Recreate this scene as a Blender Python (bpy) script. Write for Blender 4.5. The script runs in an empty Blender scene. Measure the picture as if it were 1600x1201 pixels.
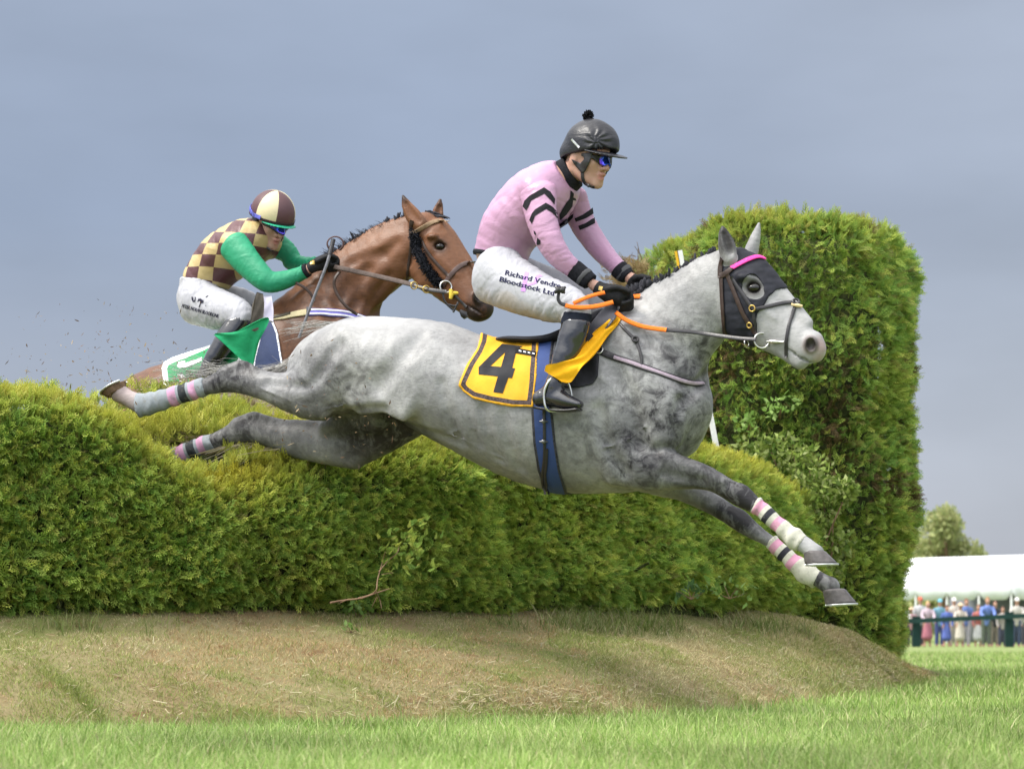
import bpy, math, random
import numpy as np
from mathutils import Vector, Matrix
from mathutils.bvhtree import BVHTree

random.seed(7)
RNG = np.random.default_rng(7)
SC = bpy.context.scene
COL = SC.collection
R = math.radians
f32 = np.float32

# ------------------------------------------------------------------ camera, sky, sun, exposure
FPX, HOR, CAMH = 4900.0, 985.0, 0.30      # focal length in photo pixels, horizon row, eye height (m)
cam_d = bpy.data.cameras.new('camera')
cam = bpy.data.objects.new('camera', cam_d)
COL.objects.link(cam)
cam.location = (0, 0, CAMH)
cam.rotation_euler = (R(90), 0, 0)
cam_d.sensor_width = 36.0
cam_d.lens = 36.0 * FPX / 1600.0
cam_d.shift_y = (HOR - 600.5) / 1600.0
cam_d.clip_start, cam_d.clip_end = 0.1, 3000
cam_d.dof.use_dof = True
cam_d.dof.focus_distance = 13.4
cam_d.dof.aperture_fstop = 7.5
SC.camera = cam

SUN_ELEV, SUN_AZ = R(54), R(-104)          # azimuth from +Y towards +X : the sun stands to the left
sx, sy, sz = math.sin(SUN_AZ) * math.cos(SUN_ELEV), math.cos(SUN_AZ) * math.cos(SUN_ELEV), math.sin(SUN_ELEV)
sun_d = bpy.data.lights.new('sun', 'SUN')
sun_d.energy, sun_d.angle, sun_d.color = 2.2, R(18), (1.0, 0.955, 0.88)
sun = bpy.data.objects.new('sun', sun_d)
COL.objects.link(sun)
sun.location = (-6, 8, 12)
sun.rotation_euler = Vector((sx, sy, sz)).to_track_quat('Z', 'Y').to_euler()

world = bpy.data.worlds.new('World')
SC.world = world
world.use_nodes = True
wn, wl = world.node_tree.nodes, world.node_tree.links
wn.clear()
def N(tree, kind, **kw):
    n = tree.nodes.new(kind)
    for k, v in kw.items():
        setattr(n, k, v)
    return n
wt = world.node_tree
w_out = N(wt, 'ShaderNodeOutputWorld')
w_bg = N(wt, 'ShaderNodeBackground')
w_sky = N(wt, 'ShaderNodeTexSky', sky_type='NISHITA', sun_disc=False)
w_sky.sun_elevation, w_sky.sun_rotation = SUN_ELEV, SUN_AZ
w_sky.air_density, w_sky.dust_density = 1.0, 1.5
w_geo = N(wt, 'ShaderNodeTexCoord')
w_sep = N(wt, 'ShaderNodeSeparateXYZ')
wl.new(w_geo.outputs['Generated'], w_sep.inputs[0])
# storm bank: colour by height above the horizon
w_ramp = N(wt, 'ShaderNodeValToRGB')
cr = w_ramp.color_ramp
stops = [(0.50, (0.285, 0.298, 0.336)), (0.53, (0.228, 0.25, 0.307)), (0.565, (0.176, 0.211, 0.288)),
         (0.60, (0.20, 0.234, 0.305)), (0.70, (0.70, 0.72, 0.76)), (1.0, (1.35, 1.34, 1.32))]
cr.elements[0].position, cr.elements[0].color = stops[0][0], stops[0][1] + (1,)
cr.elements[1].position, cr.elements[1].color = stops[-1][0], stops[-1][1] + (1,)
for p, c in stops[1:-1]:
    e = cr.elements.new(p); e.color = c + (1,)
w_mz = N(wt, 'ShaderNodeMath', operation='MULTIPLY_ADD')
w_mz.inputs[1].default_value, w_mz.inputs[2].default_value = 0.5, 0.5
wl.new(w_sep.outputs['Z'], w_mz.inputs[0])
wl.new(w_mz.outputs[0], w_ramp.inputs[0])
# soft cloud structure
w_map = N(wt, 'ShaderNodeMapping')
w_map.inputs['Scale'].default_value = (3.2, 3.2, 9.0)
w_map.inputs['Rotation'].default_value = (0, R(14), 0)
wl.new(w_geo.outputs['Generated'], w_map.inputs[0])
w_noi = N(wt, 'ShaderNodeTexNoise')
w_noi.inputs['Scale'].default_value, w_noi.inputs['Detail'].default_value, w_noi.inputs['Roughness'].default_value = 1.6, 5, 0.5
wl.new(w_map.outputs[0], w_noi.inputs['Vector'])
w_nr = N(wt, 'ShaderNodeMapRange')
w_nr.inputs[1].default_value, w_nr.inputs[2].default_value = 0.32, 0.68
w_nr.inputs[3].default_value, w_nr.inputs[4].default_value = 0.88, 1.12
wl.new(w_noi.outputs['Fac'], w_nr.inputs[0])
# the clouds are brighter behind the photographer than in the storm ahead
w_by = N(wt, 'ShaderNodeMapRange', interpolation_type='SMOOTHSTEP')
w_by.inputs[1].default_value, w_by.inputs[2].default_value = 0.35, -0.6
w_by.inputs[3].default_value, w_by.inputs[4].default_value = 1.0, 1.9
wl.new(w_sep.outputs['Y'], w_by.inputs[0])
# a lighter, greyer part of the bank to the right
w_bx = N(wt, 'ShaderNodeMapRange', interpolation_type='SMOOTHSTEP')
w_bx.inputs[1].default_value, w_bx.inputs[2].default_value = -0.05, 0.18
w_bx.inputs[3].default_value, w_bx.inputs[4].default_value = 0.0, 0.45
wl.new(w_sep.outputs['X'], w_bx.inputs[0])
w_gx = N(wt, 'ShaderNodeMix', data_type='RGBA')
w_gx.inputs[7].default_value = (0.27, 0.288, 0.33, 1)
wl.new(w_bx.outputs[0], w_gx.inputs[0]); wl.new(w_ramp.outputs[0], w_gx.inputs[6])
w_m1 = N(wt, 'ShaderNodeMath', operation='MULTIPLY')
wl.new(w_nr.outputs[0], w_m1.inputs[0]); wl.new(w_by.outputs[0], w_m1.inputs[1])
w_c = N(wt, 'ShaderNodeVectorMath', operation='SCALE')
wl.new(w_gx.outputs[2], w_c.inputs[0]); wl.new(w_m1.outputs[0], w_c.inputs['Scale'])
w_s10 = N(wt, 'ShaderNodeVectorMath', operation='SCALE')     # the clouds in the same units as the physical sky
w_s10.inputs['Scale'].default_value = 10.0
wl.new(w_c.outputs[0], w_s10.inputs[0])
w_mix = N(wt, 'ShaderNodeMix', data_type='RGBA')
w_mix.inputs[0].default_value = 0.9                          # cloud cover
wl.new(w_sky.outputs[0], w_mix.inputs[6]); wl.new(w_s10.outputs[0], w_mix.inputs[7])
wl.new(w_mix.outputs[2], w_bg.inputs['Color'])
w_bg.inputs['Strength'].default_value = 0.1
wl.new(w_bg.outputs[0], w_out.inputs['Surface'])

SC.view_settings.view_transform = 'Standard'
SC.view_settings.look = 'None'
SC.view_settings.exposure = 0.85
SC.view_settings.gamma = 1.0
SC.cycles.max_bounces = 6
SC.cycles.diffuse_bounces = 3
SC.cycles.transparent_max_bounces = 6
SC.cycles.use_denoising = True

# ------------------------------------------------------------------ helpers
def W(px, py, Y):
    return np.array([(px - 800) / FPX * Y, Y, CAMH + (HOR - py) / FPX * Y])
def proj(P):
    P = np.asarray(P)
    return 800 + FPX * P[..., 0] / P[..., 1], HOR - FPX * (P[..., 2] - CAMH) / P[..., 1]
def nrm(v):
    v = np.asarray(v, float)
    return v / (np.linalg.norm(v, axis=-1, keepdims=True) + 1e-12)

def _hash(i, j, k, s):
    n = (i * 374761393 + j * 668265263 + k * 2147483647 + s * 974711) & 0xffffffff
    n = ((n ^ (n >> 13)) * 1274126177) & 0xffffffff
    return ((n ^ (n >> 16)) & 0xffff) / 65535.0
def vnoise(P, scale, seed=0):
    """value noise in -1..1"""
    P = np.asarray(P, float) * scale
    I = np.floor(P).astype(np.int64); f = P - I
    f = f * f * (3 - 2 * f)
    r = 0
    for a in (0, 1):
        for b in (0, 1):
            for c in (0, 1):
                w = (f[..., 0] if a else 1 - f[..., 0]) * (f[..., 1] if b else 1 - f[..., 1]) * (f[..., 2] if c else 1 - f[..., 2])
                r = r + w * _hash(I[..., 0] + a, I[..., 1] + b, I[..., 2] + c, seed)
    return r * 2 - 1

def tag(o, label=None, cat=None, group=None, kind=None):
    if label: o['label'] = label
    if cat: o['category'] = cat
    if group: o['group'] = group
    if kind: o['kind'] = kind
    return o

def empty(name, label, cat, group=None):
    o = bpy.data.objects.new(name, None)
    COL.objects.link(o)
    return tag(o, label, cat, group)

def mesh_data(name, V, faces, mats=(), smooth=True, attrs=None, mat_idx=None, colors=None):
    """faces: an (M,3) or (M,4) array, or a list of such arrays"""
    V = np.ascontiguousarray(V, f32)
    if not isinstance(faces, (list, tuple)):
        faces = [faces]
    faces = [np.asarray(f, np.int32) for f in faces if len(f)]
    me = bpy.data.meshes.new(name)
    me.vertices.add(len(V)); me.vertices.foreach_set('co', V.ravel())
    loops = np.concatenate([f.ravel() for f in faces])
    tot = np.concatenate([np.full(len(f), f.shape[1], np.int32) for f in faces])
    start = np.concatenate([[0], np.cumsum(tot)[:-1]]).astype(np.int32)
    me.loops.add(len(loops)); me.loops.foreach_set('vertex_index', loops.astype(np.int32))
    me.polygons.add(len(tot)); me.polygons.foreach_set('loop_start', start); me.polygons.foreach_set('loop_total', tot)
    me.polygons.foreach_set('use_smooth', np.full(len(tot), smooth))
    for m in mats: me.materials.append(m)
    if mat_idx is not None: me.polygons.foreach_set('material_index', np.asarray(mat_idx, np.int32))
    me.update(calc_edges=True)
    for k, a in (attrs or {}).items():
        me.attributes.new(k, 'FLOAT', 'POINT').data.foreach_set('value', np.ascontiguousarray(a, f32))
    if colors is not None:
        c = np.ones((len(V), 4), f32); c[:, :3] = colors
        me.attributes.new('tint', 'FLOAT_COLOR', 'POINT').data.foreach_set('color', c.ravel())
    return me

def mk(name, V, faces, mat, parent=None, smooth=True, attrs=None, mat_idx=None, colors=None):
    mats = mat if isinstance(mat, (list, tuple)) else [mat]
    o = bpy.data.objects.new(name, mesh_data(name, V, faces, mats, smooth, attrs, mat_idx, colors))
    COL.objects.link(o)
    if parent is not None: o.parent = parent
    return o

class MB:
    """collects geometry for ONE mesh object"""
    def __init__(s): s.V, s.F4, s.F3, s.n, s.C = [], [], [], 0, []
    def add(s, V, F, col=None):
        V = np.asarray(V, float); F = np.asarray(F, np.int64)
        s.V.append(V)
        if F.shape[1] == 4: s.F4.append(F + s.n)
        else: s.F3.append(F + s.n)
        s.C.append(np.broadcast_to(np.asarray(col if col is not None else (1, 1, 1), float), (len(V), 3)))
        s.n += len(V)
        return s
    def build(s, name, mat, parent=None, smooth=True, colors=False, attrs=None):
        F = []
        if s.F4: F.append(np.concatenate(s.F4))
        if s.F3: F.append(np.concatenate(s.F3))
        return mk(name, np.concatenate(s.V), F, mat, parent, smooth, attrs, None, np.concatenate(s.C) if colors else None)
    def box(s, c, size, ax=None, col=None):
        c = np.asarray(c, float); h = np.asarray(size, float) / 2
        ax = np.eye(3) if ax is None else np.asarray(ax, float)
        q = np.array([[x, y, z] for x in (-1, 1) for y in (-1, 1) for z in (-1, 1)], float) * h
        F = [[0, 1, 3, 2], [4, 6, 7, 5], [0, 4, 5, 1], [2, 3, 7, 6], [0, 2, 6, 4], [1, 5, 7, 3]]
        return s.add(c + q @ ax, F, col)
    def tube(s, P, r, n=8, col=None, closed=False, cap=True):
        V, F = tube_geo(P, r, n, closed)
        s.add(V, F, col)
        if cap and not closed:
            m = len(V)
            for base, P0, fl in ((0, V[:n].mean(0), True), (m - n, V[m - n:].mean(0), False)):
                vv = np.vstack([V[base:base + n], P0])
                s.add(vv, [[i, n, (i + 1) % n] if not fl else [(i + 1) % n, n, i] for i in range(n)][::1], col)
        return s
    def ribbon(s, P, Nn, w, t=0.003, col=None, closed=False):
        V, F = ribbon_geo(P, Nn, w, t, closed)
        return s.add(V, F, col)

def frames(P, closed=False):
    P = np.asarray(P, float)
    if closed: T = np.roll(P, -1, 0) - np.roll(P, 1, 0)
    else:
        T = np.gradient(P, axis=0)
    T = nrm(T)
    a = np.array([0, 0, 1.0]) if abs(T[0][2]) < .9 else np.array([1.0, 0, 0])
    u = nrm(np.cross(T[0], a)); U = []
    for t in T:
        u = nrm(u - t * np.dot(u, t)); U.append(u)
    U = np.array(U)
    return T, U, np.cross(T, U)

def tube_geo(P, r, n=8, closed=False):
    P = np.asarray(P, float); T, U, B = frames(P, closed)
    r = np.broadcast_to(np.asarray(r, float), (len(P),))
    an = np.arange(n) * 2 * math.pi / n
    V = P[:, None] + r[:, None, None] * (np.cos(an)[None, :, None] * U[:, None] + np.sin(an)[None, :, None] * B[:, None])
    m = len(P); F = []
    for i in range(m if closed else m - 1):
        j = (i + 1) % m
        for k in range(n):
            F.append([i * n + k, i * n + (k + 1) % n, j * n + (k + 1) % n, j * n + k])
    return V.reshape(-1, 3), np.array(F)

def ribbon_geo(P, Nn, w, t, closed=False):
    """strap: P on the surface, Nn outward normals"""
    P = np.asarray(P, float); Nn = nrm(np.broadcast_to(np.asarray(Nn, float), P.shape))
    T = nrm(np.roll(P, -1, 0) - np.roll(P, 1, 0)) if closed else nrm(np.gradient(P, axis=0))
    S = nrm(np.cross(T, Nn)); w = np.broadcast_to(np.asarray(w, float), (len(P),))[:, None]
    prof = [(-.5, -.4), (-.5, .7), (-.38, 1.0), (.38, 1.0), (.5, .7), (.5, -.4)]
    V = np.stack([P + S * w * a + Nn * t * b for a, b in prof], 1)
    m, n, F = len(P), len(prof), []
    for i in range(m if closed else m - 1):
        j = (i + 1) % m
        for k in range(n):
            F.append([i * n + k, i * n + (k + 1) % n, j * n + (k + 1) % n, j * n + k])
    if not closed:
        F.append([0, 1, 2, 5]); F.append([2, 3, 4, 5])
        q = (m - 1) * n
        F.append([q + 5, q + 2, q + 1, q]); F.append([q + 5, q + 4, q + 3, q + 2])
    return V.reshape(-1, 3), np.array(F)

def catmull(P, n=4, closed=False):
    P = np.asarray(P, float)
    if P.ndim == 1: P = P[:, None]
    if closed: Q = np.vstack([P[-1:], P, P[:2]])
    else: Q = np.vstack([2 * P[0] - P[1], P, 2 * P[-1] - P[-2]])
    out = []
    for i in range(1, len(Q) - 2):
        p0, p1, p2, p3 = Q[i - 1], Q[i], Q[i + 1], Q[i + 2]
        for s in range(n):
            t = s / n
            out.append(.5 * ((2 * p1) + (p2 - p0) * t + (2 * p0 - 5 * p1 + 4 * p2 - p3) * t * t + (3 * p1 - p0 - 3 * p2 + p3) * t ** 3))
    if not closed: out.append(P[-1])
    return np.array(out)

# ---- signed distance fields on a grid, turned into one continuous surface
class Field:
    def __init__(s, lo, hi, h):
        s.h = h; s.o = np.asarray(lo, float)
        s.n = np.ceil((np.asarray(hi, float) - s.o) / h).astype(int) + 1
        s.F = np.full(s.n, 0.4, f32)
        s.ax = [(s.o[i] + h * np.arange(s.n[i])).astype(f32) for i in range(3)]
    def sl(s, lo, hi):
        a = np.maximum(np.floor((np.asarray(lo) - s.o) / s.h).astype(int), 0)
        b = np.minimum(np.ceil((np.asarray(hi) - s.o) / s.h).astype(int) + 1, s.n)
        if np.any(b <= a): return None
        return a, b
    def grid(s, a, b):
        return (s.ax[0][a[0]:b[0], None, None], s.ax[1][None, a[1]:b[1], None], s.ax[2][None, None, a[2]:b[2]])
    def merge(s, a, b, D, k, sub=False):
        v = s.F[a[0]:b[0], a[1]:b[1], a[2]:b[2]]
        if sub:
            D = -D; hh = np.maximum(k - np.abs(v - D), 0) / k
            v[...] = np.maximum(v, D) + hh * hh * (k / 4)
        else:
            hh = np.maximum(k - np.abs(v - D), 0) / k
            v[...] = np.minimum(v, D) - hh * hh * (k / 4)
    def chain(s, P, ra, rb=None, L=(0, 1, 0), k=.02, sub=False, res=3, grow=0.0):
        """swept ellipse: ra across (in the plane of P), rb along L"""
        P = np.asarray(P, float); ra = np.asarray(ra, float)
        rb = ra.copy() if rb is None else np.broadcast_to(np.asarray(rb, float), ra.shape)
        if res > 1 and len(P) > 2:
            Q = catmull(np.column_stack([P, ra, rb]), res); P, ra, rb = Q[:, :3], Q[:, 3], Q[:, 4]
        ra, rb = np.maximum(ra + grow, .001), np.maximum(rb + grow, .001)
        L = nrm(L); mg = k + 3 * s.h; R_ = np.maximum(ra, rb)
        box = s.sl((P - R_[:, None]).min(0) - mg, (P + R_[:, None]).max(0) + mg)
        if box is None: return s
        a0, b0 = box; D = np.full(b0 - a0, .4, f32)
        for i in range(len(P) - 1):
            A, B = P[i], P[i + 1]; d = B - A; ln = np.linalg.norm(d)
            if ln < 1e-6: continue
            dn = d / ln; u = np.cross(dn, L)
            if np.linalg.norm(u) < 1e-3: u = np.cross(dn, (1, 0, 0.01))
            u = nrm(u); v = np.cross(u, dn); r = max(R_[i], R_[i + 1]) + mg
            bb = s.sl(np.minimum(A, B) - r, np.maximum(A, B) + r)
            if bb is None: continue
            a, b = np.maximum(bb[0], a0), np.minimum(bb[1], b0)
            if np.any(b <= a): continue
            X, Y, Z = s.grid(a, b); X, Y, Z = X - f32(A[0]), Y - f32(A[1]), Z - f32(A[2])
            w = X * f32(dn[0]) + Y * f32(dn[1]) + Z * f32(dn[2])
            t = np.clip(w / f32(ln), 0, 1); w = w - t * f32(ln)
            qu = X * f32(u[0]) + Y * f32(u[1]) + Z * f32(u[2]); qv = X * f32(v[0]) + Y * f32(v[1]) + Z * f32(v[2])
            ia = 1 / (f32(ra[i]) + t * f32(ra[i + 1] - ra[i])); ib = 1 / (f32(rb[i]) + t * f32(rb[i + 1] - rb[i])); im = np.maximum(ia, ib)
            qu = qu * ia; qv = qv * ib; w = w * im
            k0 = np.sqrt(qu * qu + qv * qv + w * w)
            g = np.sqrt((qu * ia) ** 2 + (qv * ib) ** 2 + (w * im) ** 2) + f32(1e-5)
            dd = k0 * (k0 - 1) / g
            o = a - a0; e = b - a0
            sub_ = D[o[0]:e[0], o[1]:e[1], o[2]:e[2]]
            np.minimum(sub_, dd, out=sub_)
        s.merge(a0, b0, D, k, sub)
        return s
    def ell(s, c, ax, rad, k=.02, sub=False, grow=0.0):
        """ellipsoid; ax = three row axes"""
        c = np.asarray(c, float); ax = np.asarray(ax, float); rad = np.asarray(rad, float) + grow
        r = rad.max() + k + 3 * s.h
        bb = s.sl(c - r, c + r)
        if bb is None: return s
        a, b = bb; X, Y, Z = s.grid(a, b); X, Y, Z = X - f32(c[0]), Y - f32(c[1]), Z - f32(c[2])
        k2 = 0; g2 = 0
        for i in range(3):
            q = (X * f32(ax[i][0]) + Y * f32(ax[i][1]) + Z * f32(ax[i][2])) / f32(rad[i])
            k2 = k2 + q * q; g2 = g2 + (q / f32(rad[i])) ** 2
        k0 = np.sqrt(k2)
        s.merge(a, b, k0 * (k0 - 1) / (np.sqrt(g2) + f32(1e-5)), k, sub)
        return s
    def points(s):
        X, Y, Z = s.grid((0, 0, 0), s.n)
        return np.stack(np.broadcast_arrays(X, Y, Z), -1)
    def clip(s, D):
        """keep only where D < 0"""
        np.maximum(s.F, D.astype(f32), out=s.F); return s
    def plane(s, p, n):
        """cut away the side the normal points to"""
        p, n = np.asarray(p, float), nrm(n)
        X, Y, Z = s.grid((0, 0, 0), s.n)
        return s.clip((X - f32(p[0])) * f32(n[0]) + (Y - f32(p[1])) * f32(n[1]) + (Z - f32(p[2])) * f32(n[2]))
    def mesh(s, iso=0.0, smooth=2):
        F = s.F - f32(iso)
        F[0] = F[-1] = .1; F[:, 0] = F[:, -1] = .1; F[:, :, 0] = F[:, :, -1] = .1
        S = F < 0
        c = np.zeros(np.array(F.shape) - 1, np.uint8)
        for i in (0, 1):
            for j in (0, 1):
                for k in (0, 1):
                    c += S[i:F.shape[0] - 1 + i, j:F.shape[1] - 1 + j, k:F.shape[2] - 1 + k]
        act = (c > 0) & (c < 8)
        I = np.argwhere(act); ids = np.full(act.shape, -1, np.int32); ids[act] = np.arange(len(I))
        acc = np.zeros((len(I), 3)); cnt = np.zeros(len(I))
        cor = [(i, j, k) for i in (0, 1) for j in (0, 1) for k in (0, 1)]
        val = {q: F[I[:, 0] + q[0], I[:, 1] + q[1], I[:, 2] + q[2]] for q in cor}
        for q in cor:
            for ax in range(3):
                if q[ax]: continue
                e = list(q); e[ax] = 1; e = tuple(e)
                f0, f1 = val[q], val[e]; m = (f0 < 0) != (f1 < 0)
                t = np.where(m, f0 / np.where(m, f0 - f1, 1), 0)
                p = np.tile(np.array(q, float), (len(I), 1)); p[:, ax] += t
                acc[m] += p[m]; cnt[m] += 1
        V = I + acc / np.maximum(cnt, 1)[:, None]
        Q = []
        for ax in range(3):
            b_, c_ = (ax + 1) % 3, (ax + 2) % 3
            s0 = [slice(None)] * 3; s1 = [slice(None)] * 3; s0[ax] = slice(0, -1); s1[ax] = slice(1, None)
            d = S[tuple(s0)] != S[tuple(s1)]; E = np.argwhere(d)
            E = E[(E[:, b_] > 0) & (E[:, c_] > 0) & (E[:, b_] < act.shape[b_]) & (E[:, c_] < act.shape[c_])]
            ins = S[E[:, 0], E[:, 1], E[:, 2]]
            def cell(db, dc):
                G = E.copy(); G[:, b_] += db; G[:, c_] += dc
                return ids[G[:, 0], G[:, 1], G[:, 2]]
            q = np.stack([cell(-1, -1), cell(0, -1), cell(0, 0), cell(-1, 0)], 1)
            q[~ins] = q[~ins][:, ::-1]
            Q.append(q)
        Q = np.concatenate(Q); V = s.o + V * s.h
        Q = Q[(Q >= 0).all(1)]
        for _ in range(smooth):
            V = laplace(V, Q, .5)
        return V, Q

def laplace(V, Q, lam=.5):
    acc = np.zeros_like(V); cnt = np.zeros(len(V))
    for i in range(Q.shape[1]):
        a, b = Q[:, i], Q[:, (i + 1) % Q.shape[1]]
        for c in range(3):
            acc[:, c] += np.bincount(a, V[b, c], len(V)) + np.bincount(b, V[a, c], len(V))
        cnt += np.bincount(a, minlength=len(V)) + np.bincount(b, minlength=len(V))
    return V + lam * (acc / np.maximum(cnt, 1)[:, None] - V)

def vnormals(V, Q):
    n = np.cross(V[Q[:, 2]] - V[Q[:, 0]], V[Q[:, -1]] - V[Q[:, 1]])
    out = np.zeros_like(V)
    for i in range(Q.shape[1]):
        for c in range(3): out[:, c] += np.bincount(Q[:, i], n[:, c], len(V))
    return nrm(out)

def poly_sdf(x, y, poly):
    """signed distance (same unit as the inputs) to a closed polygon, negative inside"""
    poly = np.asarray(poly, float); d = np.full(x.shape, 1e9); ins = np.zeros(x.shape, bool)
    for i in range(len(poly)):
        (x0, y0), (x1, y1) = poly[i], poly[(i + 1) % len(poly)]
        ex, ey = x1 - x0, y1 - y0
        t = np.clip(((x - x0) * ex + (y - y0) * ey) / (ex * ex + ey * ey + 1e-9), 0, 1)
        d = np.minimum(d, (x - x0 - t * ex) ** 2 + (y - y0 - t * ey) ** 2)
        c = (y0 > y) != (y1 > y)
        ins ^= c & (x < ex * (y - y0) / (ey if abs(ey) > 1e-9 else 1e-9) + x0)
    return np.where(ins, -1, 1) * np.sqrt(d)

def bvh(V, Q):
    return BVHTree.FromPolygons([tuple(v) for v in V], [tuple(int(i) for i in q) for q in Q])
CAMO = Vector((0, 0, CAMH))
def pick(tree, px, py, lift=0.003, Y=None):
    """point and normal of a surface seen at a photo position; Y is the fallback depth"""
    d = Vector(W(px, py, 1.0)) - CAMO
    hit = tree.ray_cast(CAMO, d.normalized())
    if hit[0] is None:
        return W(px, py, Y if Y else 14.0), np.array([0, -1.0, 0])
    n = np.array(hit[1]);
    if np.dot(n, np.array(d)) > 0: n = -n
    return np.array(hit[0]) + n * lift, n
def pick_line(tree, pts, n=5, lift=0.003, Y=None):
    Q = catmull(np.array(pts, float), n)
    r = [pick(tree, x, y, lift, Y) for x, y in Q]
    P = np.array([a for a, b in r]); Nn = np.array([b for a, b in r])
    for _ in range(2):
        P[1:-1] = .5 * P[1:-1] + .25 * (P[:-2] + P[2:]); Nn[1:-1] = .5 * Nn[1:-1] + .25 * (Nn[:-2] + Nn[2:])
    return P, nrm(Nn)

# ------------------------------------------------------------------ materials
def new_mat(name):
    m = bpy.data.materials.new(name); m.use_nodes = True
    t = m.node_tree; b = t.nodes['Principled BSDF']
    return m, t, b
def link(t, a, b): t.links.new(a, b)
def tex_noise(t, scale, detail=3, rough=.55, vec=None, coord='Object', stretch=None, dist=0.0):
    n = N(t, 'ShaderNodeTexNoise')
    n.inputs['Scale'].default_value, n.inputs['Detail'].default_value, n.inputs['Roughness'].default_value = scale, detail, rough
    n.inputs['Distortion'].default_value = dist
    if vec is None:
        vec = N(t, 'ShaderNodeTexCoord').outputs[coord]
    if stretch:
        mp = N(t, 'ShaderNodeMapping')
        mp.inputs['Scale'].default_value = stretch[:3]
        if len(stretch) > 3: mp.inputs['Rotation'].default_value = stretch[3:]
        link(t, vec, mp.inputs[0]); vec = mp.outputs[0]
    link(t, vec, n.inputs['Vector'])
    return n.outputs['Fac']
def ramp(t, fac, stops, interp='LINEAR'):
    r = N(t, 'ShaderNodeValToRGB'); c = r.color_ramp; c.interpolation = interp
    for i, (p, col) in enumerate(stops):
        e = c.elements[i] if i < 2 else c.elements.new(p)
        e.position = p; e.color = tuple(col) + (1,) if len(col) == 3 else col
    link(t, fac, r.inputs[0]); return r.outputs[0]
def mixc(t, fac, a, b, blend='MIX'):
    m = N(t, 'ShaderNodeMix', data_type='RGBA', blend_type=blend)
    for i, v in ((0, fac), (6, a), (7, b)):
        if hasattr(v, 'links'): link(t, v, m.inputs[i])
        elif i == 0: m.inputs[0].default_value = v
        else: m.inputs[i].default_value = tuple(v) + (1,)
    return m.outputs[2]
def attr(t, name, out='Fac'):
    a = N(t, 'ShaderNodeAttribute'); a.attribute_name = name; return a.outputs[out]
def math_(t, op, a, b=0.0, c=0.0, clamp=False):
    m = N(t, 'ShaderNodeMath', operation=op); m.use_clamp = clamp
    for i, v in enumerate((a, b, c)):
        if hasattr(v, 'links'): link(t, v, m.inputs[i])
        else: m.inputs[i].default_value = v
    return m.outputs[0]
def smooth_(t, v, lo, hi, a=0.0, b=1.0):
    m = N(t, 'ShaderNodeMapRange', interpolation_type='SMOOTHSTEP')
    m.inputs[1].default_value, m.inputs[2].default_value, m.inputs[3].default_value, m.inputs[4].default_value = lo, hi, a, b
    link(t, v, m.inputs[0]); return m.outputs[0]
def bump(t, b, h, strength=.3, dist=.01):
    n = N(t, 'ShaderNodeBump'); n.inputs['Strength'].default_value, n.inputs['Distance'].default_value = strength, dist
    link(t, h, n.inputs['Height']); link(t, n.outputs[0], b.inputs['Normal'])
def plain(name, col, rough=.6, var=.12, scale=18, metal=0.0, bmp=.15, bdist=.004, bscale=60, sheen=0.0, spec=None, coat=0.0):
    m, t, b = new_mat(name)
    c = np.array(col)
    f = tex_noise(t, scale, 4)
    link(t, ramp(t, f, [(.3, tuple(c * (1 - var))), (.7, tuple(np.minimum(c * (1 + var), 1)))]), b.inputs['Base Color'])
    b.inputs['Roughness'].default_value = rough; b.inputs['Metallic'].default_value = metal
    if sheen: b.inputs['Sheen Weight'].default_value = sheen
    b.inputs['Specular IOR Level'].default_value = spec if spec is not None else (.5 if metal or rough < .3 else .3 if rough < .5 else .14)
    if coat: b.inputs['Coat Weight'].default_value = coat; b.inputs['Coat Roughness'].default_value = .12
    if bmp: bump(t, b, tex_noise(t, bscale, 3), bmp, bdist)
    return m
# ------------------------------------------------------------------ body frames
class Frame:
    """upright frame of an animal or rider: x along the heading, y away from the camera, z up"""
    def __init__(s, px0, Y0, slope):
        s.px0, s.Y0, s.slope = px0, Y0, slope                     # slope: metres nearer per photo pixel to the right
        th = math.atan(slope * FPX / Y0)
        s.c = np.array([(px0 - 800) / FPX * Y0, Y0, 0.0])
        s.M = np.array([[math.cos(th), -math.sin(th), 0], [math.sin(th), math.cos(th), 0], [0, 0, 1.0]])
    def Y(s, px): return s.Y0 - s.slope * (px - s.px0)
    def loc(s, P): return (np.asarray(P, float) - s.c) @ s.M.T
    def wor(s, V): return np.asarray(V, float) @ s.M + s.c
    def pt(s, px, py, side=0.0):
        return s.loc(W(px, py, s.Y(px) - side))
    def st(s, L):
        """stations (px, py, radius in px, half width in m, offset to the camera in m)"""
        P = [s.pt(q[0], q[1], q[4] if len(q) > 4 else 0) for q in L]
        ra = [q[2] * s.Y(q[0]) / FPX for q in L]
        rb = [q[3] for q in L]
        return np.array(P), np.array(ra), np.array(rb)

def fpick(fr, fld, px, py):
    """where the line of sight through a photo position enters the field (local point, outward normal)"""
    y = np.arange(fr.Y(px) - 1.1, fr.Y(px) + 1.1, .004)
    P = fr.loc(np.array([W(px, py, q) for q in y]))
    I = np.round((P - fld.o) / fld.h).astype(int)
    ok = ((I >= 1) & (I < fld.n - 1)).all(1)
    I = np.clip(I, 1, fld.n - 2)
    v = np.where(ok, fld.F[I[:, 0], I[:, 1], I[:, 2]], .4)
    k = np.argmax(v < 0) if (v < 0).any() else int(np.argmin(v))
    i = I[k]; g = np.array([fld.F[tuple(i + e)] - fld.F[tuple(i - e)] for e in np.eye(3, dtype=int)])
    return P[k], nrm(g)

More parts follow.
